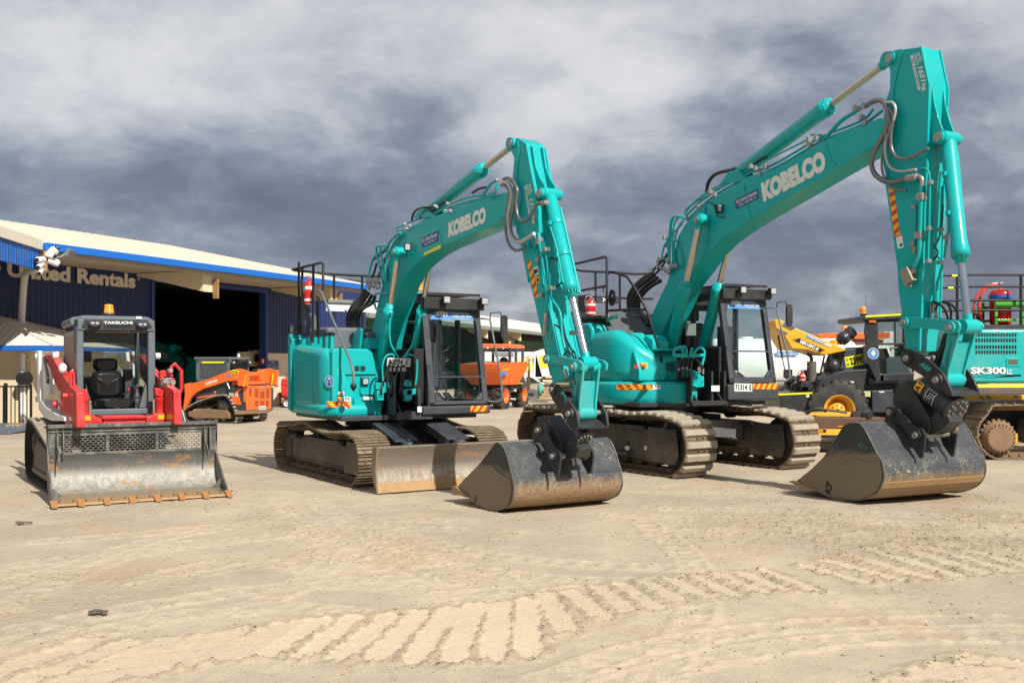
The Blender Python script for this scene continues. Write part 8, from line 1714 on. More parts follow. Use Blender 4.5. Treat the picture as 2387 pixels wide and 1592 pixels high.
def road_wheel(par,c,r,w,mt,mr,ax=V((0,-1,0)),hub=.55,lugs=0,name='wheel',lugh=.03):
    c = V(c);b = MB();b.lathe(c-ax*w/2,ax,[(0,r*hub),(0,r*.88),(w*.10,r*.97),(w*.3,r),(w*.7,r),(w*.9,r*.97),(w,r*.88),(w,r*hub)],36,cap=False)
    a1 = ax.cross(V((0,0,1))).normalized();a2 = ax.cross(a1)
    for i in range(lugs):
        for s_ in (-1,1):
            t_ = (i+(.5 if s_ > 0 else 0))*math.tau/lugs;e_ = a1*math.cos(t_)+a2*math.sin(t_);g_ = -a1*math.sin(t_)+a2*math.cos(t_)
            p_in,p_out = c+ax*(s_*w*.02)+e_*r,c+ax*(s_*w*.50)+e_*r*.95+g_*r*.20;hw = r*.045
            b.loft([[p_in-g_*hw-e_*.01,p_in+g_*hw-e_*.01,p_in+g_*hw+e_*lugh,p_in-g_*hw+e_*lugh],[p_out-g_*hw-e_*.03,p_out+g_*hw-e_*.03,p_out+g_*hw+e_*lugh,p_out-g_*hw+e_*lugh]],0,False)
    t_ = b.build(name,mt,par)
    b = MB();b.lathe(c+ax*(w*.5),-ax,[(-.012,r*hub*1.03),(-.012,r*hub*.95),(w*.08,r*hub*.90),(w*.10,r*hub*.80),(w*.55,r*hub*.74),(w*.57,r*hub*.52),(w*.22,r*hub*.48),(w*.20,r*.05)],30,cap=False)
    b.lathe(c-ax*(w*.5),ax,[(-.01,r*hub*1.02),(w*.2,r*hub*.9),(w*.22,r*.05)],24)
    for k in range(8):a = k*math.tau/8;p = c+ax*(w*.5-w*.20)+(a1*math.cos(a)+a2*math.sin(a))*r*hub*.38;b.cyl(p,p+ax*.02,r*.03,n=6)
    b.build('rim',mr,t_);return t_
c = rf((470,1250));road_wheel(o,(c.x,-.05,c.z),abs(rf((470,1250)).z-rf((470,1400)).z)+.02,.2,M['rubber'],M['white'],hub=.62)

# ================================================================ orange site dumper
DF = Frame(-.45,38.2,-23);d6 = Cv(1080,720,.16582);df = lambda p,y=0.:DF.u(*d6([p])[0],y=y)
DX = fthing('site_dumper','orange articulated site dumper with chunky tyres seen past the smaller excavator cab','dumper',DF)
wc = df((528,1250),y=0);rw = .50
ax = V((1,0,0))
for (x,y) in ((wc.x-.0,0),(wc.x,1.85),(wc.x-1.55,0),(wc.x-1.55,1.85)):road_wheel(DX,(x,y,rw),rw,.42,M['rubber'],Og,ax if x == wc.x else -ax,.55,16,'wheel',.055)
db = lambda pts,y:[df(p,y=y) for p in pts]
mb = MB()
fr_ = db([(345,778),(520,780),(652,802),(655,852),(622,990),(585,1068),(510,1072),(485,920),(345,900)],-.35)
fl_ = [(-.15,0)]
bt = [df((-180,800),-.75),df((520,778),-.75),df((655,805),.35),df((-120,800),.55)]
z1 = df((520,779),-.75).z;zm = df((490,915),-.75).z;z0 = df((510,1070),-.55).z
xl2,xr2 = df((-20,900),-.75).x,df((515,850),-.75).x
mb.loft([[V((xl2+.25,-.45,z0)),V((xr2-.1,-.45,z0)),V((xr2+.20,.5,z0)),V((xl2+.25,.5,z0))],[V((xl2,-.85,zm)),V((xr2,-.85,zm)),V((xr2+.45,.75,zm+.1)),V((xl2,.75,zm+.1))],[V((xl2-.05,-.95,z1)),V((xr2+.05,-.95,z1)),V((xr2+.5,.75,z1+.1)),V((xl2-.05,.75,z1+.1))]],0,False)
skip = mb.build('skip',Og,DX,bevel=.02)
mb = MB();P_ = [df(p,-.6) for p in ((488,925),(492,890),(600,835),(645,825),(648,850),(600,865))];mb.prism(P_,(0,-.03,0));P_ = [df(p,-.45) for p in ((565,950),(622,925),(620,880),(568,890))]
mb.build('reflective_tape',M['hyel'],skip);mb = MB();mb.prism(P_,(0,-.25,0));mb.build('hire_sticker',M['lblue'],skip)
mb = MB();mb.prism(db([(590,1060),(640,1030),(830,1040),(825,1085),(700,1110),(670,1140),(600,1130)],.9),(0,.6,0));mb.bx(wc.x-1.2,wc.x-.3,-.2,2.1,.45,.75);mb.build('chassis',M['char'],DX,bevel=.03)
mb = MB();mb.prism(db([(775,1058),(835,1052),(835,1035),(775,1038)],.85),(0,.02,0));mb.build('reflective_tape',M['lime'],DX)
rz1,rz0 = df((500,490),1.0).z,df((500,552),1.0).z;cx0,cx1 = df((335,600),1.0).x-.15,df((742,600),1.0).x
mb = MB();mb.loft([[V((cx0-.05,.4,rz0)),V((cx1+.02,.4,rz0)),V((cx1+.02,1.9,rz0)),V((cx0-.05,1.9,rz0))],[V((cx0,.42,rz1-.04)),V((cx1-.02,.42,rz1-.06)),V((cx1,1.85,rz1-.06)),V((cx0,1.85,rz1-.04))],[V((cx0+.1,.55,rz1)),V((cx1-.15,.55,rz1-.02)),V((cx1-.15,1.75,rz1-.02)),V((cx0+.1,1.75,rz1))]],0,False);mb.build('roof',Og,DX,bevel=.03)
mb = MB()
for x,y in ((cx0,.5),(cx1-.10,.5),(cx0,1.8),(cx1-.10,1.8),(cx1-.1,1.1)):mb.bx(x,x+.09,y-.04,y+.05,.8,rz0)
mb.bx(cx0,cx1,.5,.55,.7,df((500,775),.5).z);mb.bx(cx0,cx1,1.75,1.8,.7,1.25);mb.bx(cx1-.12,cx1-.02,.5,1.8,.7,1.1);mb.build('cab_frame',M['char'],DX,bevel=.012)
mb = MB();mb.add([(cx0,.52,1.1),(cx1,.52,1.1),(cx1,.52,rz0),(cx0,.52,rz0)],[(0,1,2,3)]);mb.add([(cx1,.5,1.1),(cx1,1.8,1.1),(cx1,1.8,rz0),(cx1,.5,rz0)],[(0,1,2,3)]);mb.build('cab_window',M['glass'],DX)
mb = MB();c = df((570,740),1.3);mb.sphere(c,.20,12,0,(1,.5,.9));mb.bx(c.x-.22,c.x+.22,1.25,1.4,.9,c.z);mb.build('seat',M['seat'],DX)
for p in ((342,550),(558,552)):c = df(p,.36);mb = MB();mb.sphere(c,.055,10,1);mb.box(c+V((0,.05,.02)),(.08,.06,.08),0);mb.build('lamp',[M['char'],M['lamp']],DX)
mb = MB();c = df((652,478),1.1);mb.lathe(c-V((0,0,.05)),(0,0,1),[(0,.06),(.10,.05),(.12,.03)],12);mb.build('beacon',M['amber'],DX)
mb = MB();a,b_ = df((620,1145),.9),df((740,1148),.9);mb.cyl(a,b_,.05,n=10);a,b_ = df((630,1265),.9),df((730,1270),.9);mb.cyl(a,b_,.04,n=10);mb.build('steering_ram',M['white'],DX)

# ================================================================ background clutter left of the bigger excavator
b9 = Cv(1190,760,.1084);BG = Frame(1.2,52,0);bgf = lambda p,y=0.:BG.u(*b9([p])[0],y=y)
o = fthing('curtain_trailer','white trailer body with yellow and green graphics and an open flap','trailer',BG)
mb = MB();P_ = [bgf(p) for p in ((-560,560),(520,550),(500,1100),(500,1200),(-560,1200))];mb.bx(P_[0].x,P_[1].x,0,2.4,P_[2].z,(P_[0].z+P_[1].z)/2);mb.build('box_body',M['white'],o,bevel=.02)
mb = MB();sl_y = mat('graphic_yellow',(.80,.62,.03),.5);sl_p = mat('graphic_pale_yellow',(.80,.70,.25),.5);sl_g = mat('graphic_green',(.01,.18,.08),.5);sl_o = mat('graphic_orange',(.82,.42,.10),.5)
for pts,mi in (([(130,700),(500,690),(490,960),(340,960),(350,870),(130,860)],1),([(220,790),(260,665),(410,645),(360,840),(225,800)],3),([(340,960),(345,880),(430,790),(490,800),(490,965)],0),([(130,900),(330,840),(345,965),(130,965)],2),([(255,770),(290,690),(330,690),(310,790)],4),([(-560,760),(-200,760),(-200,960),(-560,960)],2)):mb.add([bgf(p)-V((0,.02+.004*mi,0)) for p in pts],[list(range(len(pts)))],mi)
a,b_ = bgf((-330,650),-.03),bgf((60,655),-.03);letter(mb,"REDUCE-REUSE-RECYCLE",a,b_,V((0,0,.22)),5,.02,0,.0,V((0,-1,0)));mb.build('graphics',[sl_y,sl_p,sl_g,sl_o,M['letter'],M['ink']],o)
mb = MB();mb.prism([bgf(p,-.3) for p in ((530,545),(720,485),(860,1100),(690,1115))],(0,.08,0));flap = mb.build('flap',M['white'],o)
mb = MB();mb.add([bgf(p,-.32) for p in ((598,660),(745,615),(810,880),(655,925))],[(0,1,2,3)],0);mb.build('flap_panel',sl_y,flap)
mb = MB();mb.prism([bgf(p,.02) for p in ((530,590),(545,590),(680,1100),(520,1100))],(0,.02,0));mb.build('opening',M['dark'],o)
mb = MB();mb.tube([bgf(p,-.4) for p in ((520,545),(512,1110))],.05,curve=False);mb.tube([bgf(p,-.4) for p in ((500,1118),(690,1118))],.05,curve=False);mb.tube([bgf(p,-.5) for p in ((440,1080),(880,1360))],.05,curve=False);mb.tube([bgf(p,-.4) for p in ((415,800),(510,600))],.04,curve=False);mb.build('frame',M['white'],o)
o = fthing('white_container','ribbed white container end standing below the yellow graphics','container',BG);a,b_ = bgf((135,975),-1.5),bgf((345,1365),-1.5);mb = MB();mb.bx(a.x,b_.x,-1.5,.0-.1,0,a.z);mb.build('container_body',M['wallw'],o)
o = fthing('steel_post','rusty brown steel post in front of the white container','post',BG);a,b_ = bgf((370,975),-1.9),bgf((422,1365),-1.9);mb = MB();mb.bx(a.x,b_.x,-2.0,-1.8,0,a.z);mb.bx(a.x,b_.x,-2.0,-1.97,a.z,a.z+.02);mb.build('upright',M['brown'],o,bevel=.02)
G2 = Frame(1.8,45,0);gf = lambda p,y=0.:G2.u(*b9([p])[0],y=y)
o = fthing('steel_skip','low grey steel box with a square opening lying beyond the dumper','skip',G2);a,b_ = gf((285,1380)),gf((590,1540));mb = MB();mb.bx(a.x,b_.x,0,1.2,0,a.z);mb.prism([gf(p,-.01) for p in ((440,1400),(560,1400),(520,1365),(450,1368))],(0,1,0));bd = mb.build('box_body',M['frame_grey'],o,bevel=.02);mb = MB();a,b_ = gf((400,1440),-.02),gf((500,1500),-.02);mb.bx(a.x,b_.x,-.02,.0,b_.z,a.z);mb.build('opening',M['dark'],bd)
o = fthing('pallet_stack','stack of pale timber pallets beside the grey steel box','pallets',G2);a,b_ = gf((620,1470)),gf((900,1560));mb = MB()
for i in range(4):
    z = max(0,b_.z)+i*.12;mb.bx(a.x+.1*i,b_.x,.1*i,1.1,z+.08,z+.11)
    for k in range(4):mb.bx(a.x+.1*i+k*(b_.x-a.x-.2)/3.5,a.x+.1*i+k*(b_.x-a.x-.2)/3.5+.12,.1*i,1.1,z,z+.08)
mb.build('pallet',M['wood'],o)
o = fthing('pipe_rack','long low rack of brown steel lengths behind the pallets','rack',G2);mb = MB();rs = random.Random(11)
for k in range(16):x0_ = rs.uniform(0,1.5);z = .15+rs.random()*.9;mb.bx(G2.u(1258,900,y=2).x+x0_*.2,G2.u(1900,900,y=2).x-x0_,2+k*.05,2.04+k*.05,z,z+rs.uniform(.04,.12),rs.choice((0,0,1)))
mb.build('steel_lengths',[M['brown'],M['cream']],o)
o = fthing('teal_drum','small pale green drum among the stacked steel','drum',G2);c = gf((645,1320),1.2);mb = MB();mb.lathe((c.x,1.2,c.z-.5),(0,0,1),[(0,.14),(.25,.14),(.26,.15),(.5,.14),(.62,.13)],18);mb.build('drum_body',mat('pale_teal',(.12,.5,.38),.5),o)
# ================================================================ soil roller with raised yellow hood
RL = Frame(7.5,23.0,0);c7c = Cv(1780,700,.24235);rl = lambda p,y=-.95:RL.u(*c7c([p])[0],y=y)
RX = fthing('road_roller','black road roller with its yellow engine hood tipped up and number 23993','roller',RL)
pl_ = lambda pts,y=-.95:[rl(p,y) for p in pts]
wc = rl((728,1062),-.95);rw = wc.z
for yy in (-.72,1.0):road_wheel(RX,(wc.x,yy,rw),rw-.005,.46,M['rubber'],M['yellow'],V((0,-1,0)) if yy < 0 else V((0,1,0)),.50,22,'wheel',.02)
hood_p = [(105,190),(150,182),(185,195),(300,262),(560,370),(800,470),(780,492),(585,532),(420,480),(275,470),(200,350),(120,290)]
mb = MB();mb.prism(pl_(hood_p,-.62),(0,1.25,0));mb.build('engine_hood',M['yellow'],RX,bevel=.03)
hy = -.628;H = lambda p:rl(p,hy)
mb = MB();mb.add([H(p) for p in ((175,245),(205,205),(305,268),(265,290),(210,262))],[list(range(5))],0);mb.add([H(p) for p in ((120,262),(240,318),(205,335),(215,350),(190,330),(180,300),(150,320))],[list(range(7))],0)
mb.build('hood_grille',M['frame_grey'],RX)
mb = MB();mb.add([H(p)-V((0,.002,0)) for p in ((295,388),(335,362),(590,478),(545,500))],[(0,1,2,3)],0);p0,p1,pu = H((345,408)),H((520,487)),H((358,378));letter(mb,"SSR150C-8",p0,p1,pu-p0,1,.05,0,.006,V((0,-1,0)))
mb.add([H(p)-V((0,.002,0)) for p in ((280,378),(300,365),(308,370),(288,384))],[(0,1,2,3)],0);mb.add([H(p)-V((0,.004,0)) for p in ((535,498),(580,470),(590,475),(548,500))],[(0,1,2,3)],3)
mb.add([H(p)-V((0,.002,0)) for p in ((405,352),(425,325),(585,398),(572,428))],[(0,1,2,3)],2);letter(mb,"United Rentals",H((420,345)),H((572,412)),H((428,330))-H((420,345)),1,.03,.2,.006,V((0,-1,0)));letter(mb,"CALL 1800 786 121",H((440,365)),H((562,422)),H((445,356))-H((440,365)),1,.0,.0,.006,V((0,-1,0)))
mb.add([H(p)-V((0,.002,0)) for p in ((582,425),(600,412),(655,432),(640,448))],[(0,1,2,3)],1);mb.build('hood_stickers',[M['ink'],M['letter'],M['lblue'],M['red2']],RX)
mb = MB()
for a,b_,r in (((585,532),(545,710),.022),((628,538),(595,700),.022),((685,520),(685,580),.06),((140,340),(180,560),.02),((180,560),(210,690),.012)):mb.cyl(rl(a,-.4),rl(b_,-.4),r,n=10)
c = rl((672,635),-.5);mb.sphere(c,.17,14,0,(.9,.8,1));mb.prism(pl_([(640,600),(720,590),(725,690),(640,690)],-.55),(0,.5,0));mb.build('air_cleaner',M['black'],RX)
mb = MB();a,b_ = rl((720,400),-.5),rl((810,330),-.5);e2 = (b_-a).normalized();mb.lathe(a,e2,[(0,.09),(.05,.10),(.06,.15),(.20,.15),(.22,.12),(.26,.12),(.30,.15),(.42,.13)],16);mb.prism(pl_([(660,400),(700,380),(735,420),(700,440)],-.55),(0,.4,0),1);mb.build('intake',[M['black'],M['yellow']],RX)
mb = MB();c0,c1 = rl((462,780),-.4),rl((462,588),-.4);mb.cyl(c0,c1,.105,n=18);mb.tube([rl((458,588),-.4),rl((460,560),-.4),rl((445,530),-.4),rl((418,515),-.4)],.04,10);mb.build('exhaust_stack',weather(mat('sooty_steel',(.10,.09,.08),.6),(.3,.18,.1),.5,5),RX)
mb = MB();rs = random.Random(12)
for k in range(34):p = rl((rs.uniform(230,560),rs.uniform(700,860)),rs.uniform(-.5,.2));s_ = rs.uniform(.05,.16);mb.box(p,(s_,.2,s_*rs.uniform(.5,1.2)))
mb.prism(pl_([(345,775),(398,775),(398,835),(345,835)],-.6),(0,.2,0));mb.build('engine',[M['under']],RX,bevel=.01)
mb = MB();mb.prism(pl_([(145,905),(475,885),(440,1080),(370,1100),(200,1085),(170,1020)],-.85),(0,1.7,0));mb.build('rear_frame',M['black'],RX,bevel=.03)
mb = MB();mb.prism(pl_([(142,897),(470,883),(470,900),(145,915)],-.87),(0,.02,0));mb.prism(pl_([(980,147),(1320,126),(1322,146),(980,166)],-.88),(0,.01,0));mb.build('reflective_tape',M['lime'],RX)
mb = MB();mb.add(pl_([(408,932),(440,932),(440,908),(408,908)],-.87),[(0,1,2,3)]);mb.add(pl_([(822,795),(870,795),(870,778),(822,778)],-.92),[(0,1,2,3)]);mb.add(pl_([(1112,888),(1160,888),(1160,874),(1112,874)],-.87),[(0,1,2,3)]);mb.build('white_labels',M['plate'],RX)
mb = MB();mb.add(pl_([(975,925),(1028,928),(1028,872),(950,872)],-.88),[(0,1,2,3)]);mb.build('label',mat('pale_yellow_label',(.5,.52,.25),.5),RX)
# fender and body
mb = MB();mb.prism(pl_([(445,1060),(470,930),(560,760),(700,690),(800,670),(990,620),(1080,780),(1440,700),(1480,900),(1480,1130),(1040,1140),(1010,1020),(950,900),(880,830),(760,790),(650,795),(560,850),(500,960),(480,1080)],-.55),(0,1.1,0));mb.prism(pl_([(470,930),(560,760),(700,690),(820,668),(1000,660),(960,900),(880,830),(760,790),(650,795),(560,850),(500,940)],-.90),(0,.36,0));mb.build('body',M['black'],RX,bevel=.03)
mb = MB();mb.prism(pl_([(730,662),(790,480),(975,445),(1090,600),(1100,760),(1000,700)],-.6),(0,1.2,0));mb.build('rear_cover',M['char'],RX,bevel=.02)
mb = MB();q_ = pl_([(795,648),(992,612),(968,510),(778,548)],-.61);mb.add(q_,[(0,1,2,3)],0);L_ = lambda s,t:q_[0].lerp(q_[1],s).lerp(q_[3].lerp(q_[2],s),t);ny_ = V((0,-1,0))
letter(mb,"23993",L_(.22,.14),L_(.95,.14),L_(.22,.86)-L_(.22,.14),1,.045,0,.004,ny_);letter(mb,"O",L_(.06,.56),L_(.16,.56),L_(.06,.86)-L_(.06,.56),1,.03,0,.004,ny_);letter(mb,"H",L_(.06,.12),L_(.16,.12),L_(.06,.42)-L_(.06,.12),1,.03,0,.004,ny_)
mb.build('number_panel',[M['lime'],M['ink']],RX)
mb = MB();mb.prism(pl_([(1040,870),(1250,860),(1250,1080),(1045,1080)],-.86),(0,.4,0));mb.build('battery_box',M['char'],RX,bevel=.02)
cabp = [(985,200),(1330,185),(1400,440),(1440,700),(1440,770),(1085,778),(1000,470),(975,300)]
mb = MB();P = lambda p:rl(p,-.82)
def bar(p,q_,w=.055,y=-.82):a,b_ = rl(p,y),rl(q_,y);d = (b_-a).normalized();n_ = V((-d.z,0,d.x))*w;mb.prism([a-n_,a+n_,b_+n_,b_-n_],(0,.10,0))
for y_ in (-.82,.75):
    mb.prism(pl_([(985,195),(1105,190),(1108,420),(1120,720),(1160,715),(1160,778),(1085,778),(1010,620),(960,600),(960,440),(990,430),(975,300)],y_),(0,.08,0));mb.prism(pl_([(1105,190),(1345,186),(1345,205),(1105,210)],y_),(0,.08,0));mb.prism(pl_([(1105,412),(1380,405),(1380,428),(1105,432)],y_),(0,.08,0));mb.prism(pl_([(1120,712),(1450,698),(1440,770),(1120,778)],y_),(0,.08,0));mb.prism(pl_([(1345,186),(1380,186),(1380,470),(1345,470)],y_),(0,.08,0));mb.prism(pl_([(1258,205),(1275,205),(1275,412),(1258,412)],y_),(0,.05,0))
mb.prism(pl_([(985,195),(1105,190),(1106,204),(986,210)],-.82),(0,1.65,0));cb_ = mb.build('cab',M['black'],RX,bevel=.012)
mb = MB();mb.prism(pl_([(965,150),(1330,118),(1400,122),(1400,180),(980,200),(945,190)],-.87),(0,1.75,0));mb.build('roof',M['black'],cb_,bevel=.03)
mb = MB();mb.add(pl_([(1108,420),(1380,410),(1345,200),(1105,205)],-.80),[(0,1,2,3)]);mb.add(pl_([(1125,715),(1440,700),(1380,425),(1108,430)],-.80),[(0,1,2,3)]);mb.build('window',M['glass2'],cb_)
mb = MB();mb.prism(pl_([(1180,545),(1340,540),(1420,705),(1185,708)],-.3),(0,.6,0),0);mb.prism(pl_([(1150,470),(1185,460),(1215,540),(1180,560)],-.3),(0,.5,0),1);mb.tube(pl_([(1225,490),(1225,462),(1285,462),(1290,495)],-.3),.015,mi=1);mb.build('seat_and_console',[M['cabgrey'],M['seat']],cb_,bevel=.02)
mb = MB();c = rl((955,125),-.6);mb.lathe(c,(0,0,1),[(0,.085),(.03,.07),(.04,.075),(.14,.06),(.16,.03)],16,0);c2 = rl((962,165),-.6);mb.box(c2,(.10,.14,.16),1);mb.tube(pl_([(950,160),(900,172),(868,198)],-.6),.008,5,mi=1);mb.tube([c+V((.06,0,0)),c+V((.07,0,.42))],.005,4,mi=1);mb.build('beacon',[M['amber'],M['dark']],cb_)
mb = MB();mb.box(rl((1045,205),-.84),(.16,.04,.05),0);mb.build('marker_lamp',M['orange'],cb_,bevel=.01)
mb = MB();c = rl((1055,512),-.83);ci = lambda s,o_:[c+V((.125*s*math.cos(a),-o_,.125*s*math.sin(a))) for a in [k*math.tau/28 for k in range(28)]];mb.add(ci(1,.0),[list(range(28))],1);mb.add(ci(.92,.003),[list(range(28))],0)
mb.add([c+V((x*.001,-.006,z*.001)) for x,z in ((-30,30),(-25,60),(0,75),(25,60),(30,30),(45,30),(45,-20),(28,-20),(20,-50),(-20,-50),(-28,-20),(-45,-20),(-45,30))],[list(range(13))],1);mb.build('ear_protection_sign',[M['lblue'],M['letter']],cb_)
# drum end of the machine: front drum to the right, hidden behind the excavator bucket linkage
mb = MB();c = RL.u(2190,980,y=-.9);mb.lathe((c.x+.6,-1.0,.72),(0,1,0),[(0,.68),(.02,.72),(2.0,.72),(2.02,.68)],36);mb.build('drum',M['frame_grey'],RX)
mb = MB();mb.bx(wc.x+1.2,c.x+.8,-.3,.3,.55,.8);mb.build('yoke',M['black'],RX,bevel=.02)
# extinguisher in a clear bag on the frame
o = fthing('fire_extinguisher','dusty red fire extinguisher in a clear cover on the roller frame','extinguisher',RL,'fire extinguishers on the excavators');del o['group']
c0,c1 = rl((372,775),-.7),rl((372,700),-.7);extinguisher(o,c0,c1,.065)

# ================================================================ steel attachment on a dark mat in front of the roller
AT = Frame(6.3,19.2,0);at = lambda p,y=0.:AT.u(*c7c([p])[0],y=y)
o = fthing('hammer_cradle','brown and yellow steel cradle with HAMMER lettering lying in front of the road roller','attachment',AT)
mb = MB();mb.prism([at(p) for p in ((330,1120),(1175,1128),(1175,1185),(700,1210),(700,1250),(400,1250),(340,1200))],(0,1.0,0));mb.build('steel_trough',M['brown'],o,bevel=.02)
mb = MB();mb.prism([at(p,.1) for p in ((415,1118),(445,1088),(848,1075),(850,1122))],(0,.5,0));mb.prism([at(p,-.03) for p in ((430,1238),(900,1242),(880,1300),(440,1298))],(0,.9,0));mb.build('yellow_channel',M['yellow'],o,bevel=.015)
mb = MB();q_ = [at(p,-.035) for p in ((420,1270),(600,1272),(606,1242),(420,1240))];mb.add(q_,[(0,1,2,3)],0);letter(mb,"HAMMER",at((400,1266),-.04),at((575,1268),-.04),V((0,0,.035*1.3)),1,.03,0,.0,ny_);mb.build('name_strip',[M['ink'],M['hyel']],o)
mb = MB();mb.tube([at(p,-.05) for p in ((370,1115),(430,1065),(520,1042),(640,1058),(800,1080))],.022);mb.tube([at(p,-.03) for p in ((400,1115),(470,1060),(560,1050),(600,1075))],.018);mb.build('hydraulic_hose',M['hose'],o)
mb = MB();c = at((985,1100),.1);mb.lathe(c,V((.4,-1,0)),[(0,.11),(.05,.12),(.06,.08),(.12,.07)],18);mb.bx(at((850,1100),.1).x,c.x,.05,.4,c.z-.10,c.z+.06);mb.build('pin_boss',M['black'],o)
mt = Frame(6.3,18.6,0);o = fthing('steel_plate','flat grey steel plate on the ground beneath the yellow and brown cradle','plate',mt)
a,b_ = mt.u(1870,1045,z=.06),mt.u(2040,1045,z=.06);mb = MB();mb.bx(a.x,b_.x+.3,a.y,a.y+1.6,0.01,.16,0);mb.build('plate',weather(mat('grey_plate',(.13,.13,.13),.6),(.35,.3,.22),.5,3),o,bevel=.01)

# ================================================================ white tank trailer
TT = Frame(10,37.5,0);tt = lambda px_,py_,y=0.:TT.u(px_,py_,y=y)
o = fthing('tank_trailer','long white cylindrical tank trailer with blue hire sticker behind the roller','tank trailer',TT,'white tanks at the back of the yard')
zt2,zb3 = tt(1850,789,1.1).z,tt(1850,922,1.1).z;rt = (zt2-zb3)/2;zc_ = (zt2+zb3)/2;xa_,xb_ = tt(1648,850,1.1).x,tt(1990,850,1.1).x
mb = MB();mb.lathe((xa_,1.1,zc_),(1,0,0),[(0,rt*.35),(.06,rt*.72),(.16,rt*.92),(.30,rt),(xb_-xa_-.3,rt),(xb_-xa_-.1,rt*.9),(xb_-xa_,rt*.4)],40);mb.build('tank',M['white'],o)
mb = MB();[mb.lathe((xa_+k,1.1,zc_),(1,0,0),[(0,rt*1.005),(.05,rt*1.005)],40,cap=False) for k in (1.5,3.4)];c = tt(1740,792,1.1);mb.lathe(c-V((0,0,.1)),(0,0,1),[(0,.25),(.2,.25),(.22,.1)],16);mb.build('tank_fittings',M['white'],o)
mb = MB();q_ = [tt(*p,1.1-rt*1.0) for p in ((1810,829),(1861,829),(1861,813),(1810,813))];mb.add(q_,[(0,1,2,3)],0);L_ = lambda s,t:q_[0].lerp(q_[1],s).lerp(q_[3].lerp(q_[2],s),t);letter(mb,"United Rentals",L_(.06,.55),L_(.96,.55),L_(.06,.92)-L_(.06,.55),1,.04,.2,.01,ny_);letter(mb,"CALL 1800 786 121",L_(.04,.10),L_(.92,.10),L_(.04,.36)-L_(.04,.10),1,.02,0,.01,ny_);mb.build('hire_sticker',[M['lblue'],M['letter']],o)
mb = MB();mb.bx(xa_+.2,xb_+1,.3,1.9,.55,zb3+.05);mb.bx(xa_+.2,xb_+.2,.1,.3,zb3-.15,zb3+.02);mb.build('chassis',M['under'],o)
for px_,py_ in ((1728,945),(1850,948),(1900,948)):
    c = tt(px_,py_,.1)
    for y_ in (.1,1.9):road_wheel(o,(c.x,y_,.50),.50,.3,M['rubber'],M['zinc'],V((0,-1,0)) if y_ < 1 else V((0,1,0)),.6,0)
TW = Frame(15.5,42,0);tw_ = lambda px_,py_,y=0.:TW.u(px_,py_,y=y)
o = fthing('water_tanker','white tank with bright orange top rails behind the roller cab','tank',TW,'white tanks at the back of the yard')
a,b_ = tw_(1945,790),tw_(2075,870);mb = MB();mb.lathe((a.x,.9,(a.z+.9)/2),(1,0,0),[(0,.5),(.15,(a.z-.9)/2*.95),(.3,(a.z-.9)/2),(b_.x-a.x,(a.z-.9)/2)],36);mb.build('tank',M['white'],o)
mb = MB();q_ = [tw_(*p) for p in ((1905,781),(1920,777),(1960,776),(2040,775),(2075,774),(2075,788),(1945,790),(1915,790))];mb.prism(q_,(0,1.8,0));mb.build('top_rail',M['orange'],o,bevel=.02)
mb = MB();c = tw_(1969,770);mb.lathe(c,(0,0,1),[(0,.14),(.05,.12),(.15,.12),(.2,.05)],14);mb.build('beacon',M['amber'],o)
mb = MB();q_ = [tw_(*p,-.3) for p in ((1982,800),(1985,775),(1990,775),(1990,830))];mb.tube(q_[:2],.05);mb.bx(a.x,b_.x,.2,1.6,.4,.9);[mb.cyl((x,0,.5),(x,.3,.5),.5,n=20) for x in (a.x+.6,a.x+1.9)];mb.build('chassis',M['under'],o)
# pale cab unit seen through the roller window
CU = Frame(18.5,47,0);cu = lambda p,y=0.:CU.u(*c7c([p])[0],y=y)
o = fthing('site_truck','distant white truck body with an orange stripe glimpsed through the roller cab window','truck',CU)
a,b_ = cu((1155,390)),cu((1258,300));mb = MB();mb.bx(a.x,b_.x,0,2,.6,b_.z);mb.bx(a.x-.9,a.x+.02,0.05,1.9,.6,cu((1180,360)).z);tb_ = mb.build('truck_body',M['white'],o,bevel=.04)
mb = MB();mb.bx(a.x+.05,b_.x-.3,-.01,0,cu((1,358)).z,cu((1,342)).z);mb.build('stripe',M['orange'],tb_);mb = MB();[mb.cyl((x,-.05,.5),(x,.25,.5),.5,n=20) for x in (a.x-.2,b_.x-.5)];mb.build('wheels',M['rubber'],o)

# ================================================================ large excavator cut by the right edge
S3 = Frame(9.1,18.4,0);c8a = Cv(2140,620,.30607);s3 = lambda p,y=0.:S3.u(*c8a([p])[0],y=y)
SX3 = fthing('excavator','weathered teal excavator marked SK300 carrying a red and blue pressure tank','excavator',S3)
xe_ = s3((807,500)).x+2.2
mb = MB();z1,z0 = s3((600,480)).z,s3((600,892)).z;xa3 = S3.u(2205,850,y=0).x;mb.bx(xa3,xe_,0,.95,z0,z1);mb.bx(xa3+2.2,xe_,.9,2.4,z0,z1);bd3 = mb.build('body',M['teal2'],SX3,bevel=.06,seg=3)
mb = MB();mb.bx(s3((440,0)).x,xe_,.05,1.2,z1-.01,s3((600,447)).z);mb.build('top_walkway',M['under'],SX3)
mb = MB()
for (y0_,y1_) in ((512,536),(552,578),(604,628),(643,668)):
    for k in range(15):x = 440+k*21.3;a,b_ = s3((x,y1_),-.008),s3((x+11,y0_),-.008);mb.bx(a.x,b_.x,-.010,.0,a.z,b_.z)
mb.build('vent_grille',M['dark'],bd3)
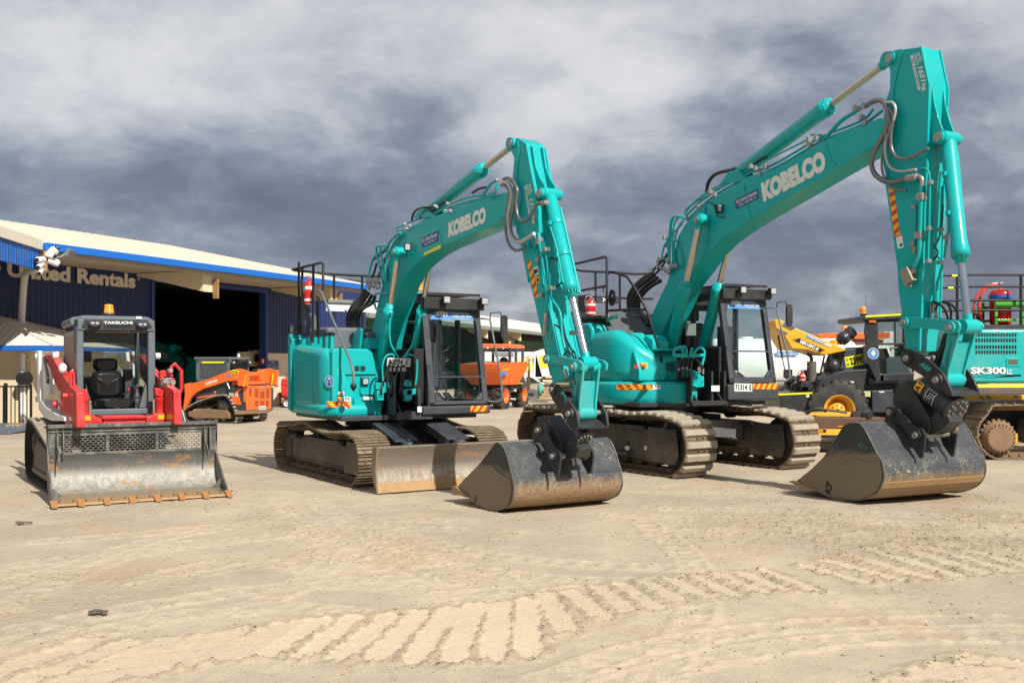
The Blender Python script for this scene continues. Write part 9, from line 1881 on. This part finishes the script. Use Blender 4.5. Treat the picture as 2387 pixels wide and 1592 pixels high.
mb = MB();p0,p1 = s3((400,822),-.012),s3((670,822),-.012);letter(mb,"SK300",p0,p1,V((0,0,s3((400,770)).z-s3((400,822)).z)),0,.085,0,.0,ny_);letter(mb,"SK300",p0-V((0,.004,0)),p1-V((0,.004,0)),V((0,0,s3((400,770)).z-s3((400,822)).z)),1,.045,0,.0,ny_);letter(mb,"LC",s3((678,825),-.012),s3((715,825),-.012),V((0,0,.09)),1,.03,0,.0,ny_)
mb.build('side_lettering',[M['ink'],M['letter']],bd3)
mb = MB();q_ = [s3(p,-.006) for p in ((672,700),(778,700),(778,765),(672,765))];mb.bx(q_[0].x,q_[1].x,-.012,0,q_[2].z,q_[0].z,0);q_ = [s3(p,-.02) for p in ((690,712),(762,712),(762,748),(690,748))];mb.bx(q_[0].x,q_[1].x,-.016,0,q_[2].z,q_[0].z,1);mb.prism([s3(p,-.012) for p in ((410,840),(560,838),(790,838),(780,825),(720,828),(560,848))],(0,.01,0),0);mb.build('door_handle',[T,M['tracksteel']],bd3,bevel=.004)
mb = MB();a,b_ = s3((380,925),-.03),s3((807,900),-.03);mb.bx(a.x,xe_,-.03,.0,a.z,b_.z);mb.build('reflective_tape',weather(mat('worn_lime',(.72,.72,.03),.5),(.3,.3,.2),.3,6),SX3)
mb = MB();a,b_ = s3((430,980),-.02),s3((807,925),-.02);mb.bx(a.x-.2,xe_,-.06,.9,a.z,b_.z);mb.build('side_skirt',weather(mat('rusty_skirt',(.08,.075,.075),.6),(.25,.13,.08),.7,2.5),SX3,bevel=.02)
keys3 = track_path(0,3.6,.44,.9,[(3.7,.95),(2.8,.93),(1.8,.94),(.9,.95),(.2,.95),(-.15,.93)])
SC3 = s3((640,1310),-.35);XF = Frame(9.1,18.4,0)
tr3 = MB();lp = loop_path([(k[0],k[1]*1.04) for k in keys3],.175);n3 = len(lp)
for p,tg in lp:
    nrm = V((tg.z,0,-tg.y));c = V((SC3.x+p.y,-.30,p.z));t3_ = V((tg.y,0,tg.z));n3_ = V((tg.z,0,-tg.y));B_ = Matrix(((t3_.x,0,n3_.x),(0,1,0),(t3_.z,0,n3_.z)))
    tr3.box(c-n3_*.01+V((0,.25,0)),(.165,.60,.03),0,B_);tr3.box(c+n3_*.018+t3_*.05+V((0,.25,0)),(.02,.60,.035),0,B_);tr3.box(c-n3_*.07+V((0,.18,0)),(.18,.04,.09),1,B_);tr3.cyl(c-n3_*.07+t3_*.08+V((0,.14,0)),c-n3_*.07+t3_*.08+V((0,.24,0)),.03,n=8,mi=1)
tr3.build('track',[M['shoe'],M['mud']],SX3)
mb = MB();c = V((SC3.x,-.35,SC3.z));mb.lathe(c+V((0,.02,0)),(0,1,0),[(0,.22),(.01,.26),(.08,.27),(.09,.30),(.28,.30)],34)
for k in range(22):a = k*math.tau/22;p = c+V((.245*math.cos(a),0,.245*math.sin(a)));mb.cyl(p,p+V((0,.04,0)),.014,n=6)
for k in range(21):a = k*math.tau/21;e_ = V((math.cos(a),0,math.sin(a)));t_ = V((-e_.z,0,e_.x));mb.prism([c+V((0,.16,0))+e_*.29+t_*.035,c+V((0,.16,0))+e_*.34+t_*.015,c+V((0,.16,0))+e_*.34-t_*.015,c+V((0,.16,0))+e_*.29-t_*.035],(0,.07,0))
mb.build('final_drive',M['mud'],SX3)
mb = MB();mb.bx(SC3.x+.5,xe_,-.2,.1,.28,.72);mb.bx(SC3.x,xe_,.6,1.8,.4,1.0);mb.build('track_frame',M['under'],SX3,bevel=.02)
for k in range(6):mb = MB();mb.lathe((SC3.x+.75+k*.42,-.18,.20),(0,1,0),[(0,.06),(.0,.11),(.2,.11)],18);mb.build('track_roller',M['mud'],SX3)
mb = MB();zr1,zr2,zr3,zr4 = (s3((500,y),.1).z for y in (68,158,262,338))
xl3 = s3((180,200),.1).x
for z_ in (zr1,zr2,zr3,zr4):mb.tube([(xl3,.1,z_-.02),(xl3+.3,.1,z_),(xe_,.1,z_)],.022,curve=False)
for px_ in (298,783):x = s3((px_,200),.1).x;mb.tube([(x,.1,zr1),(x,.1,z1)],.026,curve=False)
x = s3((168,200),.1).x;mb.tube([(x,.1,zr1-.05),(x,.1,z1)],.018,curve=False)
mb.build('handrail',M['ink'],SX3)
mb = MB()
for p in ((275,75),(247,168)):c = s3(p,.1);mb.cyl(c-V((.05,0,0)),c+V((.05,0,0)),.028,n=10)
mb.build('rail_tape',M['lime'],SX3)
mb = MB();a,b_ = s3((380,400),.6),s3((470,445),.6);mb.tube([V((a.x,.6,z1)),V((a.x+.1,.6,a.z)),V((b_.x,.6,b_.z))],.07);c = s3((540,400),.7);mb.bx(c.x-.35,c.x-.15,.6,.9,z1,c.z+.1);mb.build('intake_hose',M['hose'],SX3)
o = fthing('pressure_tank','red and blue pressure tank held in a bright green frame on the weathered excavator','tank',S3)
c = s3((628,440),.5);zt_p = s3((628,175),.5).z;zb_p = s3((628,447),.5).z;rp_ = (s3((712,300),.5).x-s3((543,300),.5).x)/2
mb = MB();Hh = zt_p-zb_p;mb.lathe((c.x,.5,zb_p),(0,0,1),[(0,rp_*.8),(.04,rp_*.93),(Hh*.70,rp_*.93),(Hh*.71,rp_)],28,0,cap=False);mb.lathe((c.x,.5,zb_p+Hh*.71),(0,0,1),[(0,rp_),(Hh*.11,rp_)],28,1,cap=False);mb.lathe((c.x,.5,zb_p+Hh*.82),(0,0,1),[(0,rp_),(Hh*.08,rp_*.97),(Hh*.14,rp_*.75),(Hh*.18,rp_*.3),(Hh*.18+.01,.02)],28,0);mb.build('tank',[M['red2'],M['blue']],o)
mb = MB();xa_,xb_ = s3((533,0),.5).x,s3((750,0),.5).x;ztf = s3((0,268),.3).z
for x in (xa_,xb_-.05):
    for y in (.22,.74):mb.bx(x,x+.05,y,y+.04,zb_p,ztf)
for z_ in (ztf-.10,s3((0,412),.2).z):mb.bx(xa_,xb_,.20,.24,z_-.02,z_+(.10 if z_ > ztf-.2 else .02));mb.bx(xa_,xb_,.76,.8,z_-.02,z_+.03)
mb.build('frame',M['green'],o,bevel=.004)
mb = MB();mb.tube([s3(p,.5) for p in ((610,150),(560,148),(500,190),(465,270),(470,350),(490,430))],.03);mb.tube([s3(p,.55) for p in ((560,140),(490,170),(440,240),(425,320),(440,410))],.018);mb.build('hose',mat('red_hose',(.62,.05,.03),.4),o)
mb = MB();mb.tube([s3(p,.5) for p in ((565,133),(645,130))],.014);mb.tube([s3(p,.45) for p in ((628,130),(630,165),(585,245))],.012);mb.cyl(s3((618,165),.5),s3((618,128),.5),.03,n=10);mb.build('valve',M['zinc'],o)
# yellow machine behind the big bucket
YM = Frame(9.4,21.6,0);o = fthing('yellow_undercarriage','orange yellow steel frame of a machine parked behind the weathered excavator track','machine',YM);y3 = lambda p,y=0.:YM.u(*c8a([p])[0],y=y)
a,b_ = y3((440,1075)),y3((807,982));mb = MB();mb.bx(a.x-.3,b_.x+2.5,0,1.2,a.z,b_.z);mb.bx(a.x+.5,b_.x+2,.2,1,0,a.z);mb.build('side_frame',M['yellow'],o,bevel=.02)
mb = MB()
for p in ((480,1000),(545,998),(745,995),(755,1055)):c = y3(p);mb.lathe(c,(0,-1,0),[(0,.03),(.03,.025)],10)
mb.tube([y3(p,-.05) for p in ((520,985),(545,1020),(550,1065))],.02);mb.build('bolts',M['mud'],o)
# small dark scraps lying on the sand
for k,(px_,py_,s_,lab) in enumerate(((231,1430,.05,'small dark crumpled scrap lying on open sand in front of the track prints'),(55,1220,.07,'dark flattened rag on the sand in front of the toothed loader bucket'))):
    w = G0.u(px_,py_,z=0);rs = random.Random(k);mb = MB()
    for i in range(9):mb.box((w.x+rs.uniform(-s_,s_),w.y+rs.uniform(-.03,.03),.008+rs.random()*.008),(rs.uniform(.02,.06),.03,.014),0,Matrix.Rotation(rs.random()*3,3,'Z'))
    tag(mb.build('scrap',M['under']),lab,'scrap')
X1['label'] = 'smaller teal excavator with a rusty dozer blade in front and number plate 80094'

# weld seams on the booms
mb = MB();mb.tube([b3((572,742)),b3((590,800)),b3((602,858))],.006,6);mb.tube([b3((330,760)),b3((322,900))],.005,6);mb.build('weld_seam',T,boom1)
mb = MB();mb.tube([g6((655,962)),g6((668,1060)),g6((702,1200))],.008,6);mb.tube([g6((345,1170)),g6((425,1260)),g6((420,1420))],.006,6);mb.tube([g6((1185,705)),g6((1215,790)),g6((1262,868))],.006,6);mb.build('weld_seam',T,boom2)
